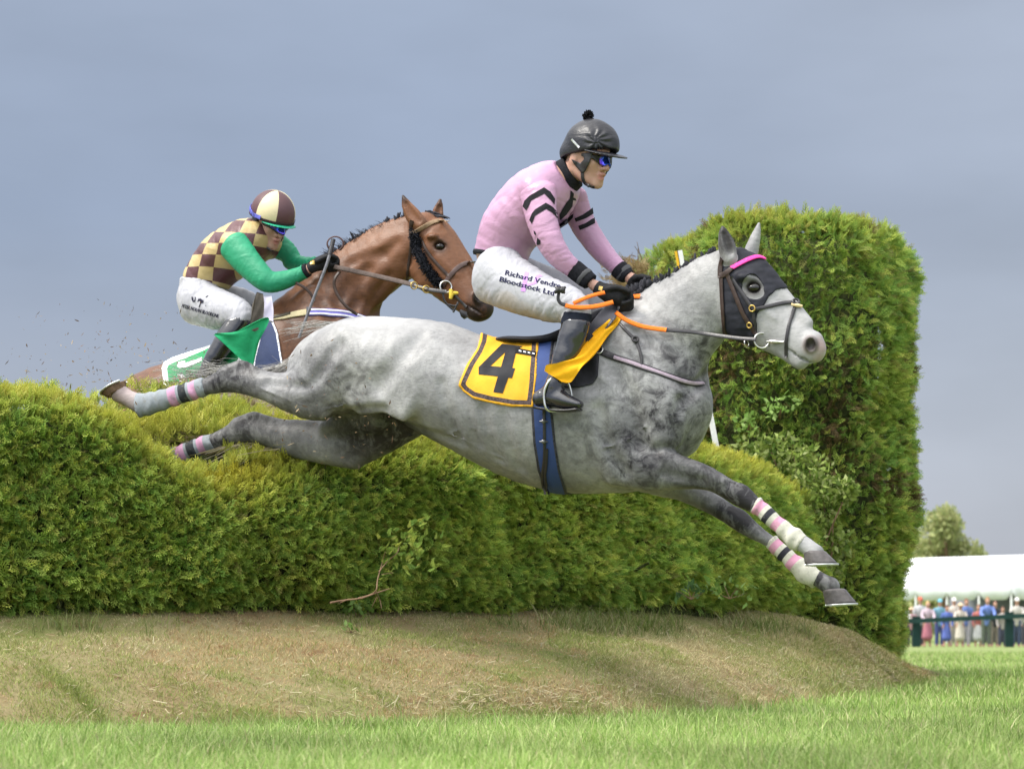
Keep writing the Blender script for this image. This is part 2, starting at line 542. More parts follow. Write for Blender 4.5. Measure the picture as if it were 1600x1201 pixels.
def masks(fr, V, pts):
    """coat markings: soft blobs round body points (px, py, side, radius in m, amount)"""
    m = np.zeros(len(V))
    for px, py, sd, r, a in pts:
        d = np.linalg.norm(V - fr.wor(fr.pt(px, py, sd)), axis=1)
        m = np.maximum(m, a * np.clip(1.25 - d / r, 0, 1) ** .8)
    return m

def hair_strands(name, curves, mat, parent, r=.0016, cols=None):
    mb = MB()
    for i, c in enumerate(curves):
        n = len(c); rr = r * np.linspace(1, .35, n)
        V, F = tube_geo(c, rr, 3); mb.add(V, F, cols[i] if cols is not None else None)
    return mb.build(name, mat, parent, colors=cols is not None)
# ------------------------------------------------------------------ the setting
def ground_z(X, Y):
    Y = np.asarray(Y, float)
    t = np.clip((Y - 13) / 6, 0, 1); t = t * t * (3 - 2 * t)
    return -.10 + .09 * t - .25 * np.clip((Y - 20) / 90, 0, 1) + .012 * vnoise(np.stack([np.asarray(X, float) + 0 * Y, Y, 0 * Y], -1), .35, 5) * np.clip(Y / 12, 0, 1)
m, t, b = new_mat('lawn_turf')
n1 = tex_noise(t, .9, 6, .65); n2 = tex_noise(t, 26, 5, .7)
c = ramp(t, n1, [(.35, (.17, .23, .075)), (.65, (.25, .30, .115))])
c = mixc(t, math_(t, 'MULTIPLY', smooth_(t, n2, .45, .7), .5), c, (.20, .20, .075))
link(t, c, b.inputs['Base Color']); b.inputs['Roughness'].default_value = .9; b.inputs['Specular IOR Level'].default_value = .15
bump(t, b, n2, .8, .03)
M_lawn = m
m, t, b = new_mat('bank_turf')
n1 = tex_noise(t, 1.6, 6, .65, stretch=(1, .45, 1, 0, 0, -.7)); n2 = tex_noise(t, 34, 5, .75); n3 = tex_noise(t, 5, 5, .7)
c = ramp(t, n1, [(.32, (.29, .215, .115)), (.46, (.31, .27, .14)), (.6, (.22, .25, .08))])
c = mixc(t, math_(t, 'MULTIPLY', smooth_(t, n2, .4, .7), .6), c, (.30, .235, .13))
c = mixc(t, math_(t, 'MULTIPLY', smooth_(t, n3, .56, .7), .7), c, (.20, .10, .055))
link(t, c, b.inputs['Base Color']); b.inputs['Roughness'].default_value = .95; b.inputs['Specular IOR Level'].default_value = .1
bump(t, b, n2, 1.0, .03)
M_bank = m
def leaf_mat(name, transl=.3, rough=.55, gloss=.35):
    m, t, b = new_mat(name)
    col = attr(t, 'tint', 'Color'); v = tex_noise(t, 22, 2)
    s = N(t, 'ShaderNodeVectorMath', operation='SCALE'); mr = N(t, 'ShaderNodeMapRange'); mr.inputs[3].default_value, mr.inputs[4].default_value = .72, 1.28
    link(t, v, mr.inputs[0]); link(t, col, s.inputs[0]); link(t, mr.outputs[0], s.inputs['Scale'])
    link(t, s.outputs[0], b.inputs['Base Color']); b.inputs['Roughness'].default_value = rough; b.inputs['Specular IOR Level'].default_value = gloss
    tr = N(t, 'ShaderNodeBsdfTranslucent'); link(t, s.outputs[0], tr.inputs[0])
    mx = N(t, 'ShaderNodeMixShader'); mx.inputs[0].default_value = transl
    out = t.nodes['Material Output']
    link(t, b.outputs[0], mx.inputs[1]); link(t, tr.outputs[0], mx.inputs[2]); link(t, mx.outputs[0], out.inputs['Surface'])
    return m
M_grass = leaf_mat('grass_blade', .35, .5, .3)
M_thuja = leaf_mat('thuja_spray', .4, .55, .25)
M_leaf = leaf_mat('broad_leaf', .4, .5, .18)
M_twig = plain('dry_twig', (.22, .14, .09), .85, .3, 60)
M_core = plain('hedge_shade_fill', (.05, .06, .022), .95, .5, 14, bmp=1.0, bdist=.05, bscale=22)  # dark fill colour stands in for the shade deep inside the hedges

# lawn: one sheet to the horizon
ys = np.concatenate([np.arange(-4, 30, .5), np.arange(30, 130, 4), [150, 200, 300, 500, 800, 1500]])
xs = np.concatenate([[-900, -300, -100, -50, -25], np.arange(-12, 12.1, .6), [25, 50, 100, 300, 900]])
XX, YY = np.meshgrid(xs, ys, indexing='ij')
nx, ny = XX.shape
idx = np.arange(nx * ny).reshape(nx, ny)
gq = np.stack([idx[:-1, :-1], idx[1:, :-1], idx[1:, 1:], idx[:-1, 1:]], -1).reshape(-1, 4)
lawn = mk('lawn', np.stack([XX, YY, ground_z(XX, YY)], -1).reshape(-1, 3), gq, M_lawn)
tag(lawn, kind='structure')

# bank: crest under the hedge, long slope to the lawn
CREST = catmull([(-4.2, 12.9, .40), (-2.44, 13.4, .425), (-.6, 14.35, .425), (.7, 15.7, .435), (1.5, 16.95, .43), (1.86, 17.6, .335), (2.15, 18.3, .20), (2.25, 19.4, .10), (2.2, 22, .05)], 8)
_t = np.gradient(CREST[:, :2], axis=0); _t /= np.linalg.norm(_t, axis=1)[:, None]
CREST[:, :2] += np.stack([-_t[:, 1], _t[:, 0]], -1) * (.42 * np.clip((1.9 - CREST[:, 0]) / .5, 0, 1))[:, None]      # the crest runs under the hedge
FOOT = catmull([(-4.4, 11.1, 0), (-1.98, 11.9, 0), (-.9, 12.4, 0), (0.0, 13.05, 0), (.80, 14.0, 0), (1.42, 15.3, 0), (2.02, 16.9, 0), (2.46, 18.4, 0), (2.72, 19.5, 0), (2.85, 21.0, 0), (2.85, 24, 0)], 6)
FOOT = FOOT[np.round(np.linspace(0, len(FOOT) - 1, len(CREST))).astype(int)]; FOOT[:, 2] = ground_z(FOOT[:, 0], FOOT[:, 1]) - .012
NR = 26
def bank_pt(u, s):
    """u along the bank 0..1, s from the crest (0) to the foot (1)"""
    u = np.asarray(u, float) * (len(CREST) - 1); i = np.clip(u.astype(int), 0, len(CREST) - 2); f = (u - i)[..., None]
    C = CREST[i] * (1 - f) + CREST[i + 1] * f; F_ = FOOT[i] * (1 - f) + FOOT[i + 1] * f
    s = np.asarray(s, float); P = C * (1 - s[..., None]) + F_ * s[..., None]
    prof = (1 - s) + (.08 - .14 * np.clip((u / (len(CREST) - 1) - .45) / .25, 0, 1)) * np.sin(np.pi * np.clip(s, 0, 1)) - .05 * np.sin(2 * np.pi * np.clip(s, 0, 1))
    P[..., 2] = F_[..., 2] + (C[..., 2] - F_[..., 2]) * np.clip(prof, 0, 1) - .010 + (.026 * vnoise(np.stack([P[..., 0], P[..., 1], 0 * s], -1), 1.6, 9) + .012 * vnoise(np.stack([P[..., 0], P[..., 1], 0 * s], -1), 5, 10)) * np.sin(np.pi * np.clip(s, .05, .95))
    return P
U_, S_ = np.meshgrid(np.linspace(0, 1, 140), np.linspace(0, 1.03, NR), indexing='ij')
BP = bank_pt(U_, S_); BP[:, -1, 2] -= .08
back = CREST[np.round(np.linspace(0, len(CREST) - 1, 140)).astype(int)]
B1 = back + (-2.4, 2.6, 0.01); B2 = back + (-4.6, 5.0, -.5)
BP = np.concatenate([B2[:, None], B1[:, None], BP], 1)
i_ = np.arange(BP.shape[0] * BP.shape[1]).reshape(BP.shape[:2])
bank = mk('grass_bank', BP.reshape(-1, 3), np.stack([i_[:-1, :-1], i_[:-1, 1:], i_[1:, 1:], i_[1:, :-1]], -1).reshape(-1, 4), M_bank)
tag(bank, kind='structure')

def blades(P, hgt, wid, lean, col, rng, nseg=2):
    """grass blades: P roots (n,3), per-blade height, width, lean and colour"""
    n = len(P); a = rng.uniform(0, 2 * math.pi, n); ld = np.stack([np.cos(a), np.sin(a), 0 * a], -1)
    b_ = a + rng.uniform(-1.2, 1.2, n) + math.pi / 2; wd = np.stack([np.cos(b_), np.sin(b_), 0 * b_], -1)
    V = []
    for i in range(nseg + 1):
        t = i / nseg
        c = P + ld * (lean * hgt * t ** 1.8)[:, None] + np.array([0, 0, 1.0]) * (hgt * t * (1 - .25 * lean * t))[:, None]
        if i < nseg:
            w = (wid * (1 - t * .55))[:, None] * wd / 2; V += [c - w, c + w]
        else: V += [c]
    V = np.stack(V, 1); k = V.shape[1]; o = (np.arange(n) * k)[:, None]
    Q = np.concatenate([o + np.array([2 * i, 2 * i + 1, 2 * i + 3, 2 * i + 2]) for i in range(nseg - 1)]) if nseg > 1 else np.zeros((0, 4), int)
    T = o + np.array([2 * nseg - 2, 2 * nseg - 1, 2 * nseg])
    shade = np.linspace(.8, 1.12, k)[None, :, None]
    return V.reshape(-1, 3), Q, T, (np.repeat(col[:, None], k, 1) * (shade * 0 + 1)).reshape(-1, 3)

def pal(rng, n, cols, w):
    c = np.array(cols)[rng.choice(len(cols), n, p=np.array(w) / sum(w))]
    return c * rng.uniform(.75, 1.25, (n, 1))

# lawn grass, as far as single blades show
rg = np.random.default_rng(11)
def lawn_roots(n, y0, y1, pw=1.0):
    y = y0 + (y1 - y0) * rg.uniform(0, 1, n) ** pw
    x = rg.uniform(-1, 1, n) * (.175 * y + .25)
    return x, y
x1, y1 = lawn_roots(110000, 7.6, 13.5); x2, y2 = lawn_roots(80000, 13.5, 24); x3, y3 = lawn_roots(50000, 24, 60)
gx, gy = np.concatenate([x1, x2, x3]), np.concatenate([y1, y2, y3])
fx = np.interp(gy, FOOT[:, 1], FOOT[:, 0])
keep = (gx > fx - .12 + .1 * rg.normal(0, 1, len(gx))) & ~((gy > 13) & (gx < fx))
gx, gy = gx[keep], gy[keep]; n = len(gx)
clump = vnoise(np.stack([gx, gy, 0 * gx], -1), 3.5, 2); far = np.clip((gy - 9) / 16, 0, 1)
hg = (.058 + .030 * clump + rg.uniform(-.015, .035, n)) * (1 - .25 * far); hg = np.maximum(hg, .015)
tall = rg.uniform(0, 1, n) < .02; hg[tall] *= 1.7
col = pal(rg, n, [(.22, .34, .075), (.30, .41, .115), (.38, .46, .17), (.46, .44, .23), (.15, .26, .05)], [3.5, 4, 3, 1.5, 1.6]) * (1 + .25 * vnoise(np.stack([gx, gy, 0 * gx], -1), 1.3, 8))[:, None]
V_, Q_, T_, C_ = blades(np.stack([gx, gy, ground_z(gx, gy) - .004], -1), hg, rg.uniform(.0025, .0048, n) * (1 + 1.4 * far), rg.uniform(.1, .9, n), col, rg, 3)
tag(mk('lawn_grass', V_, [Q_, T_], M_grass, colors=C_), kind='stuff')

# short dry grass of the bank
n = 260000
uu, ss = rg.uniform(.04, .93, n), rg.uniform(0, 1, n) ** .9 * 1.05
P = bank_pt(uu, ss)
g1 = 1.5 * vnoise(P * (1, .6, 1), 1.1, 21) + .8 * vnoise(P, 4, 22) + .35 * vnoise(P, 14, 23)
red = (vnoise(P * (1.4, .5, 1), 1.6, 41) + .5 * vnoise(P, 6, 42) > .32)
green = (np.clip(.56 + .60 * g1 + .45 * (ss - .5), 0, 1) > rg.uniform(0, 1, n)) & ~(red & (rg.uniform(0, 1, n) < .8))
col = np.where(green[:, None], pal(rg, n, [(.26, .30, .075), (.36, .38, .13), (.18, .25, .055)], [3, 2, 2]), pal(rg, n, [(.56, .49, .27), (.47, .39, .20), (.70, .63, .40), (.40, .27, .15)], [3, 3, 2, 1.5]))
col[red & ~green] *= np.array([.86, .72, .66])
hg = np.where(green, rg.uniform(.010, .04, n), rg.uniform(.005, .026, n)) * (1 + .5 * (ss > .9)) * np.clip(1 + .6 * vnoise(P, 4, 3), .4, 2)
V_, Q_, T_, C_ = blades(P - (0, 0, .003), hg, rg.uniform(.0016, .0034, n), rg.uniform(.4, 1.7, n), col, rg, 2)
tag(mk('bank_grass', V_, [Q_, T_], M_grass, colors=C_), kind='stuff')
# lawn blades creeping up the foot of the bank
n = 16000; uu = rg.uniform(.04, .93, n); ss = 1.04 - .42 * rg.uniform(0, 1, n) ** 2.6; P = bank_pt(uu, ss)
kp = vnoise(P, 3, 55) + .6 * vnoise(P, 9, 56) + (ss - .88) * 5 > rg.uniform(-.6, .6, n); P = P[kp]; n = len(P)
V_, Q_, T_, C_ = blades(P - (0, 0, .004), rg.uniform(.025, .075, n), rg.uniform(.002, .004, n), rg.uniform(.2, 1.1, n), pal(rg, n, [(.24, .32, .09), (.31, .38, .14), (.40, .41, .20), (.48, .43, .25)], [3, 3, 2, 2]), rg, 3)
tag(mk('foot_grass', V_, [Q_, T_], M_grass, colors=C_), kind='stuff')
# pale cut straw lying on the bank foot, and taller tufts along the hedge bottom
n = 5200
uu = rg.uniform(.05, .9, n); ss = np.where(rg.uniform(0, 1, n) < .4, np.clip(rg.normal(.9, .13, n), .3, 1.02), rg.uniform(.15, 1, n))
uu[:700] = np.clip(rg.normal(.30, .03, 700), 0, 1); ss[:700] = rg.normal(.86, .06, 700)
P = bank_pt(uu, ss) + (0, 0, .004) + rg.uniform(0, 1, (n, 1)) * (0, 0, .02)
an = rg.uniform(0, 6.3, n); ln = rg.uniform(.012, .045, n) * np.where(ss > .8, 1.5, 1); d = np.stack([np.cos(an), np.sin(an), rg.normal(.1, .4, n)], -1) * ln[:, None]; w = np.stack([-np.sin(an), np.cos(an), 0 * an + .6], -1) * .0016
V_ = np.stack([P - d / 2 - w, P - d / 2 + w, P + d / 2 + w, P + d / 2 - w], 1).reshape(-1, 3)
straw = mk('cut_straw', V_, np.arange(4 * n).reshape(-1, 4), M_grass, colors=np.repeat(pal(rg, n, [(.42, .36, .22), (.34, .27, .15), (.50, .45, .30)], [2, 2, 1]), 4, 0))
tag(straw, kind='stuff')
n = 9000
uu = rg.uniform(.03, .62, n); P = bank_pt(uu, np.clip(rg.normal(.19, .05, n), .05, .34))
dens = 1.3 * vnoise(P, 2.2, 31) + .8 * vnoise(P, 7, 32) + np.where(uu > .34, .1, -.8); kp = dens > rg.uniform(-.2, .9, n)
P = P[kp]; n = len(P)
V_, Q_, T_, C_ = blades(P, rg.uniform(.03, .08, n) + .09 * rg.uniform(0, 1, n) ** 4, rg.uniform(.0025, .005, n), rg.uniform(.2, 1.1, n), pal(rg, n, [(.12, .18, .04), (.18, .23, .06), (.24, .26, .10), (.36, .32, .17)], [2, 3, 2, 1.6]), rg, 3)
tag(mk('grass_tufts', V_, [Q_, T_], M_grass, colors=C_), kind='stuff')

# ---- thuja hedges: thousands of flat feathery sprays round a solid core, coloured dark in place of shade
def frond_template(nl=9):
    """flat spray of scale leaves along +x, unit length"""
    V, F = [], []
    def leaf(p, d, l, w):
        p, d = np.array(p), np.array(d); q = np.array([-d[1], d[0], 0]); k = len(V)
        V.extend([p, p + d * l * .45 + q * w, p + d * l, p + d * l * .45 - q * w]); F.append([k, k + 1, k + 2, k + 3])
    for i in range(nl):
        x = .10 + .78 * i / (nl - 1); l = .44 * (1 - .62 * i / (nl - 1)); a = (.85 - .25 * i / nl) * (1 if i % 2 else -1)
        leaf((x, 0, .02 * (i % 3)), (math.cos(a), math.sin(a), 0), l, l * .115)
        a2 = a * .45; leaf((x + math.cos(a) * l * .45, math.sin(a) * l * .45, .02), (math.cos(a2), math.sin(a2), 0), l * .6, l * .10)
    leaf((.0, 0, 0), (1, 0, 0), 1.0, .045)
    V = np.array(V, float); V[:, 2] -= .18 * V[:, 0] ** 2
    return V, np.array(F)
FT_V, FT_F = frond_template()
def fronds(P, Dn, size, col, rng, roll=None, tip=1.3):
    """P roots, Dn growing direction, size; returns geometry"""
    n = len(P); X = nrm(Dn); a = rng.normal(0, 1, (n, 3)); Y_ = nrm(np.cross(a, X)); Z_ = np.cross(X, Y_)
    T = FT_V; k = len(T)
    V = P[:, None] + size[:, None, None] * (T[None, :, :1] * X[:, None] + T[None, :, 1:2] * Y_[:, None] + T[None, :, 2:] * Z_[:, None])
    F = (np.arange(n) * k)[:, None, None] + FT_F[None]
    g = (.88 + (tip - .88) * np.clip(T[:, 0], 0, 1))[None, :, None]                # young tips are yellower
    C = col[:, None] * g * np.array([1.0 + 0 * 1, 1.0, .92])
    return V.reshape(-1, 3), F.reshape(-1, 4), C.reshape(-1, 3)
THUJA = [(.26, .375, .085), (.35, .44, .10), (.16, .275, .062), (.46, .49, .12), (.26, .25, .085)]
def hedge_face(rng, line, top, bottom, n, lump, yellow=.0, size=(.05, .10), slope=.0, brown=0.0, roundness=.22, seed=0, weights=(3, 3, 2, 1.4, .5)):
    """sprays over an upright face standing on a polyline, rolled over its top edge.
    line (m,2) runs so that its right-hand side is outside; top(u), bottom(u) heights"""
    line = catmull(line, 8); seg = np.concatenate([[0], np.cumsum(np.linalg.norm(np.diff(line, axis=0), axis=1))]); L = seg[-1]
    u = rng.uniform(0, L, n); x = np.interp(u, seg, line[:, 0]); y = np.interp(u, seg, line[:, 1])
    tx, ty = np.interp(u, seg, np.gradient(line[:, 0], seg)), np.interp(u, seg, np.gradient(line[:, 1], seg))
    tl = np.hypot(tx, ty); ox, oy = ty / tl, -tx / tl
    v = rng.uniform(0, 1, n); tp, bt = top(u / L), bottom(u / L); z = bt + (tp - bt) * v
    P = np.stack([x, y, z], -1); O = np.stack([ox, oy, 0 * ox], -1)
    lum = lump * (vnoise(P, 3.2, seed) + .6 * vnoise(P, 7, seed + 1) + .3 * vnoise(P, 15, seed + 2))
    edge = np.clip((z - (tp - roundness)) / roundness, 0, 1)
    inset = roundness * (1 - np.sqrt(np.clip(1 - edge ** 2, 0, 1)))
    under = np.clip((bt + .16 - z) / .16, 0, 1) * .12
    P = P + O * (lum - inset - under + slope * (z - bt))[:, None]
    up = .15 + .9 * edge + .25 * rng.normal(0, 1, n) - .45 * (rng.uniform(0, 1, n) < .3)
    D = O * (1 - .75 * edge)[:, None] + np.array([0, 0, 1.0]) * up[:, None] + rng.normal(0, .42, (n, 3))
    col = pal(rng, n, THUJA, weights)
    yl = np.clip(yellow * edge ** 1.5 + .25 * vnoise(P, 2.3, seed + 5) + .15 * vnoise(P, 6, seed + 6), 0, 1)[:, None]
    col = col * (1 - yl) + np.array([.36, .33, .045]) * rng.uniform(.8, 1.2, (n, 1)) * yl
    if brown:
        br = (np.clip(vnoise(P, 2.6, seed + 9) + .3 * vnoise(P, 9, seed + 10) - .35, 0, 1) * 2.2 * brown > rng.uniform(0, 1, n))
        col[br] = pal(rng, br.sum(), [(.16, .11, .055), (.20, .145, .075), (.11, .085, .04)], [2, 1, 2])
    return P, D, rng.uniform(*size, n), col, lum

def build_hedge(name, label, parts, core, rng, group=None, extra=None, tip=1.3, gaps=.0):
    V, F, C, k = [], [], [], 0
    for P, D, s, c in parts:
        v, f, cc = fronds(P, D, s, c, rng, tip=tip); V.append(v); F.append(f + k); C.append(cc); k += len(v)
    root = mk(name, np.concatenate(V), np.concatenate(F), M_thuja, colors=np.concatenate(C), smooth=False)
    tag(root, label, 'hedge', group)
    core.build('shade_core', M_core, root)  # solid core added so gaps between sprays look dark; holds any stems
    return root

rh = np.random.default_rng(5)
# the low jump hedge: its landing face runs from the near left to the far right
def off(line, d):
    l = np.asarray(line, float); t = np.gradient(l, axis=0); t /= np.linalg.norm(t, axis=1)[:, None]
    return l + np.stack([t[:, 1], -t[:, 0]], -1) * d
HL = np.array([(-3.3, 13.22), (-2.44, 13.6), (-1.5, 14.1), (-.6, 14.65), (.1, 15.4), (.7, 16.1), (1.25, 16.9), (1.72, 17.75)])
segh = np.concatenate([[0], np.cumsum(np.linalg.norm(np.diff(HL, axis=0), axis=1))]); segh /= segh[-1]
def hx(px):                                   # photo column -> parameter on the face line
    c = 800 + FPX * HL[:, 0] / HL[:, 1]; return np.interp(px, c, segh)
def jump_top(u):
    k = [hx(q) for q in (-200, 0, 120, 190, 250, 330, 420, 520, 800, 1100, 1200, 1290)]
    return np.interp(u, k, [1.37, 1.335, 1.32, 1.25, 1.08, .98, 1.05, 1.16, 1.24, 1.27, 1.22, 1.05])
def jump_bot(u): return np.interp(u, [0, .3, .6, 1], [.375, .385, .40, .44]) + .04 * np.sin(u * 31) * np.sin(u * 13 + 1)
hp = []
P, D, s, c, _ = hedge_face(rh, HL, jump_top, jump_bot, 34000, .055, yellow=.9, size=(.04, .09), seed=3); hp.append((P, D, s, c))
kl = P[:, 0] < -1.25                                                        # bigger, looser sprays at the near left end
s[kl] *= 1.15
# top surface, back edge
def hedge_top(n, d0, d1, hfun, seed, yel=.9, sz=(.05, .10)):
    u = rh.uniform(0, 1, n); d = rh.uniform(d0, d1, n)
    x = np.interp(u, segh, HL[:, 0]); y = np.interp(u, segh, HL[:, 1]); tx = np.interp(u, segh, np.gradient(HL[:, 0], segh)); ty = np.interp(u, segh, np.gradient(HL[:, 1], segh)); l = np.hypot(tx, ty)
    P = np.stack([x - ty / l * d, y + tx / l * d, hfun(u, d)], -1); P[:, 2] += .05 * vnoise(P, 5, seed)
    D = np.array([0, 0, 1.0]) + rh.normal(0, .5, (n, 3)); col = pal(rh, n, THUJA, (2, 3, 1, 3, .5))
    yl = np.clip(yel + .4 * vnoise(P, 3, seed + 1), 0, 1)[:, None] * .7; col = col * (1 - yl) + np.array([.36, .33, .045]) * yl
    return P, D, rh.uniform(*sz, n), col
def back_h(u, d):
    bump_ = .30 * np.exp(-((u - hx(330)) / .075) ** 2) + .16 * np.exp(-((u - hx(480)) / .06) ** 2)
    return jump_top(u) - .02 + bump_ * np.clip(d / .9, 0, 1.2)
hp.append(hedge_top(9000, .08, .75, back_h, 41)); 
P, D, s, c = hedge_top(2600, .7, 1.15, back_h, 43, yel=.55); hp.append((P, D, s, c))
# right end of the hedge turns away
e0, e1 = HL[-1], HL[-1] + (-.75, .75)
P, D, s, c, _ = hedge_face(rh, np.array([e0 + (-.02, .0), (e0 + e1) / 2 + (.05, .05), e1]), lambda u: 1.10 + 0 * u, lambda u: .47 + 0 * u, 3000, .06, yellow=.6, seed=8); hp.append((P, D, s, c))
# sprays swept flat and pulled out by the leading horses between the hind legs
n = 2600
px, py = rh.uniform(235, 470, n), rh.uniform(600, 700, n)
d_ = np.clip((700 - py) / 95, 0, 1)
P = np.array([W(a, b, 14.75 + .95 * q) for a, b, q in zip(px, py, d_)]); P = P[py > np.interp(px, [235, 300, 400, 470], [640, 605, 600, 625])]
n = len(P); D = np.array([-.9, .1, -.12]) + rh.normal(0, .32, (n, 3))
col = pal(rh, n, [(.22, .24, .06), (.28, .24, .11), (.34, .28, .17), (.15, .19, .04)], [3, 2, 1.4, 2]); hp.append((P, D, rh.uniform(.08, .2, n), col))
def clear_legs(parts):
    out = []
    for P, D, s, c in parts:
        x, y = proj(P + nrm(D) * s[:, None] * .6)
        hit = ((x > 268) & (x < 350) & (y > 664) & (y < 722) & (P[:, 1] < 14.64)) | ((x > 150) & (x < 330) & (y > 585) & (y < 640 + (x - 150) * .05) & (P[:, 1] < 14.8))
        out.append((P[~hit], D[~hit], s[~hit], c[~hit]))
    return out
hp = clear_legs(hp)
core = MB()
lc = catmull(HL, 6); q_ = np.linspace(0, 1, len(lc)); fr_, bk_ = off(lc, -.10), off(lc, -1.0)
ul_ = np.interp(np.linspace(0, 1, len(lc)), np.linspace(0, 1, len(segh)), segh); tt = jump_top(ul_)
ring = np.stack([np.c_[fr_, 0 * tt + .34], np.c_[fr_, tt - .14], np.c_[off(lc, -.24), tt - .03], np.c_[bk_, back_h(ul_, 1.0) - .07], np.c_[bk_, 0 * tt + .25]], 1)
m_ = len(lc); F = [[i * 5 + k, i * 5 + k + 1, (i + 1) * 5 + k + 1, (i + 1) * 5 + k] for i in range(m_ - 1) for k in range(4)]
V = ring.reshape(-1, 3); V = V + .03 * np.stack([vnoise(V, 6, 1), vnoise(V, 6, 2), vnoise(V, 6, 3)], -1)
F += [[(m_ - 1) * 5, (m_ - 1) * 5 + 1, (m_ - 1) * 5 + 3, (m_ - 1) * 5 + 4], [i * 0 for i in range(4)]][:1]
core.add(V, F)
for i in range(150):                                                        # bare stems showing at the foot
    u = rh.uniform(0, 1); x, y = np.interp(u, segh, HL[:, 0]), np.interp(u, segh, HL[:, 1]); d = rh.uniform(.05, .5)
    a = np.array([x - d * .7, y + d * .7, .40]); core.tube([a, a + rh.normal(0, .05, 3) + (0, 0, .15), a + rh.normal(0, .08, 3) + (0, 0, .34)], [.012, .01, .007], 5)
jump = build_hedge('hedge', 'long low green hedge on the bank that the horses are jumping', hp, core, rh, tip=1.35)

# straw-like torn stalks sticking out of the broken hedge top
n = 2000
px, py = rh.uniform(225, 500, n), rh.uniform(596, 700, n)
ok = py > np.interp(px, [225, 300, 420, 520], [650, 605, 600, 640]); ok &= ~((px > 262) & (px < 362) & (py > 655)); px, py = px[ok], py[ok]; n = len(px)
A = np.array([W(a, b, 14.70 + .9 * np.clip((695 - b) / 90, 0, 1) - rh.uniform(.05, .22)) for a, b in zip(px, py)])
an = rh.normal(2.75, .22, n); ln = rh.uniform(.05, .28, n); d = np.stack([np.cos(an), rh.normal(0, .25, n), -np.sin(an) * .75], -1) * ln[:, None]; w = np.array([0, 0, 1]) * rh.uniform(.0012, .0028, n)[:, None]
V_ = np.stack([A - w, A + w, A + d * .5 + (0, 0, .006) + w, A + d * .5 + (0, 0, .006) - w, A + d + w * .3, A + d - w * .3], 1).reshape(-1, 3); o = (np.arange(n) * 6)[:, None]
tag(mk('torn_stalks', V_, np.concatenate([o + [0, 1, 2, 3], o + [3, 2, 4, 5]]), M_grass, colors=np.repeat(pal(rh, n, [(.44, .37, .25), (.54, .48, .36), (.34, .31, .12)], [2, 1.5, 2]), 6, 0)), kind='stuff')

# the tall wing hedge at the right end
def wing(name, label, line, topf, botf, n, nt, depth, seed, slope=.0, brown=.6, yellow=.5, size=(.05, .105), extra=None):
    parts = []; P, D, s, c, _ = hedge_face(rh, line, topf, botf, n, .085, yellow=yellow, size=size, seed=seed, brown=brown, slope=slope, roundness=.20, weights=(3, 2, 3, .8, .9)); parts.append((P, D, s, c))
    if extra is not None: parts.append(extra)
    l = catmull(line, 6); w = off(l, -.15); w2 = off(l, -depth); cen = w.mean(0)
    n2 = nt; k = rh.integers(0, len(w), n2); f = rh.uniform(0, 1, (n2, 1)); xy = w[k] * (1 - f) + (w[k] * .3 + cen * .7) * f
    P = np.c_[xy, topf(k / (len(w) - 1)) - .03]; P[:, 2] += .05 * vnoise(P, 5, seed) + .03 * vnoise(P, 12, seed); D = np.array([0, 0, 1.0]) + rh.normal(0, .5, (n2, 3))
    col = pal(rh, n2, THUJA, (2, 3, 1, 3, .5)); yl = np.clip(.35 + .5 * vnoise(P, 3, seed), 0, 1)[:, None] * yellow; parts.append((P, D, rh.uniform(*size, n2), col * (1 - yl) + np.array([.36, .33, .045]) * yl))
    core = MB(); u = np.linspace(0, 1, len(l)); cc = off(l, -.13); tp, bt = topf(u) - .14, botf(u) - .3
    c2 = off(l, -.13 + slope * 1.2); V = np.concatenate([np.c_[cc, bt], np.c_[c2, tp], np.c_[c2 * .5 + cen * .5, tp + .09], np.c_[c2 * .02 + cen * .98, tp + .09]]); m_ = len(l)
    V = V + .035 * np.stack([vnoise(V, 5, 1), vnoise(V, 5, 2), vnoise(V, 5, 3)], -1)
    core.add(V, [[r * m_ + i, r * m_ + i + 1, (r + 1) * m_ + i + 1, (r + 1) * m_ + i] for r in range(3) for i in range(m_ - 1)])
    return build_hedge(name, label, parts, core, rh, tip=1.3)
WL = np.array([(1.17, 20.3), (1.13, 19.35), (1.20, 18.62), (1.6, 18.5), (2.06, 18.6), (2.30, 18.95), (2.38, 19.7), (2.33, 20.5)])
wing('hedge', 'tall square-cut green wing hedge with browned patches behind the grey head', WL,
     lambda u: np.interp(u, [0, .2, .35, .55, .75, .85, 1], [2.66, 2.72, 2.76, 2.75, 2.72, 2.68, 2.6]), lambda u: np.interp(u, [0, .45, .6, 1], [.36, .28, .10, .0]), 31000, 5000, 1.0, 61, slope=.012)
def brown_edge():
    n = 420; P = np.array([W(a, b, c) for a, b, c in zip(rh.normal(985, 18, n), rh.uniform(412, 490, n), rh.uniform(20.6, 21.1, n))]); return P, np.array([-.5, -.4, .3]) + rh.normal(0, .6, (n, 3)), rh.uniform(.05, .11, n), pal(rh, n, [(.26, .19, .10), (.34, .26, .15), (.20, .14, .08)], [2, 1, 1])
WB = np.array([(.92, 22.6), (.87, 21.4), (.93, 20.9), (1.1, 20.8), (1.4, 20.8), (1.7, 21.4)])
wing('hedge', 'farther green wing hedge with bare brown twigs at its left edge', WB,
     lambda u: np.interp(u, [0, .3, .6, 1], [2.78, 2.80, 2.90, 2.92]), lambda u: .35 + 0 * u, 6500, 1200, .8, 77, brown=1.0, yellow=.5, extra=brown_edge())

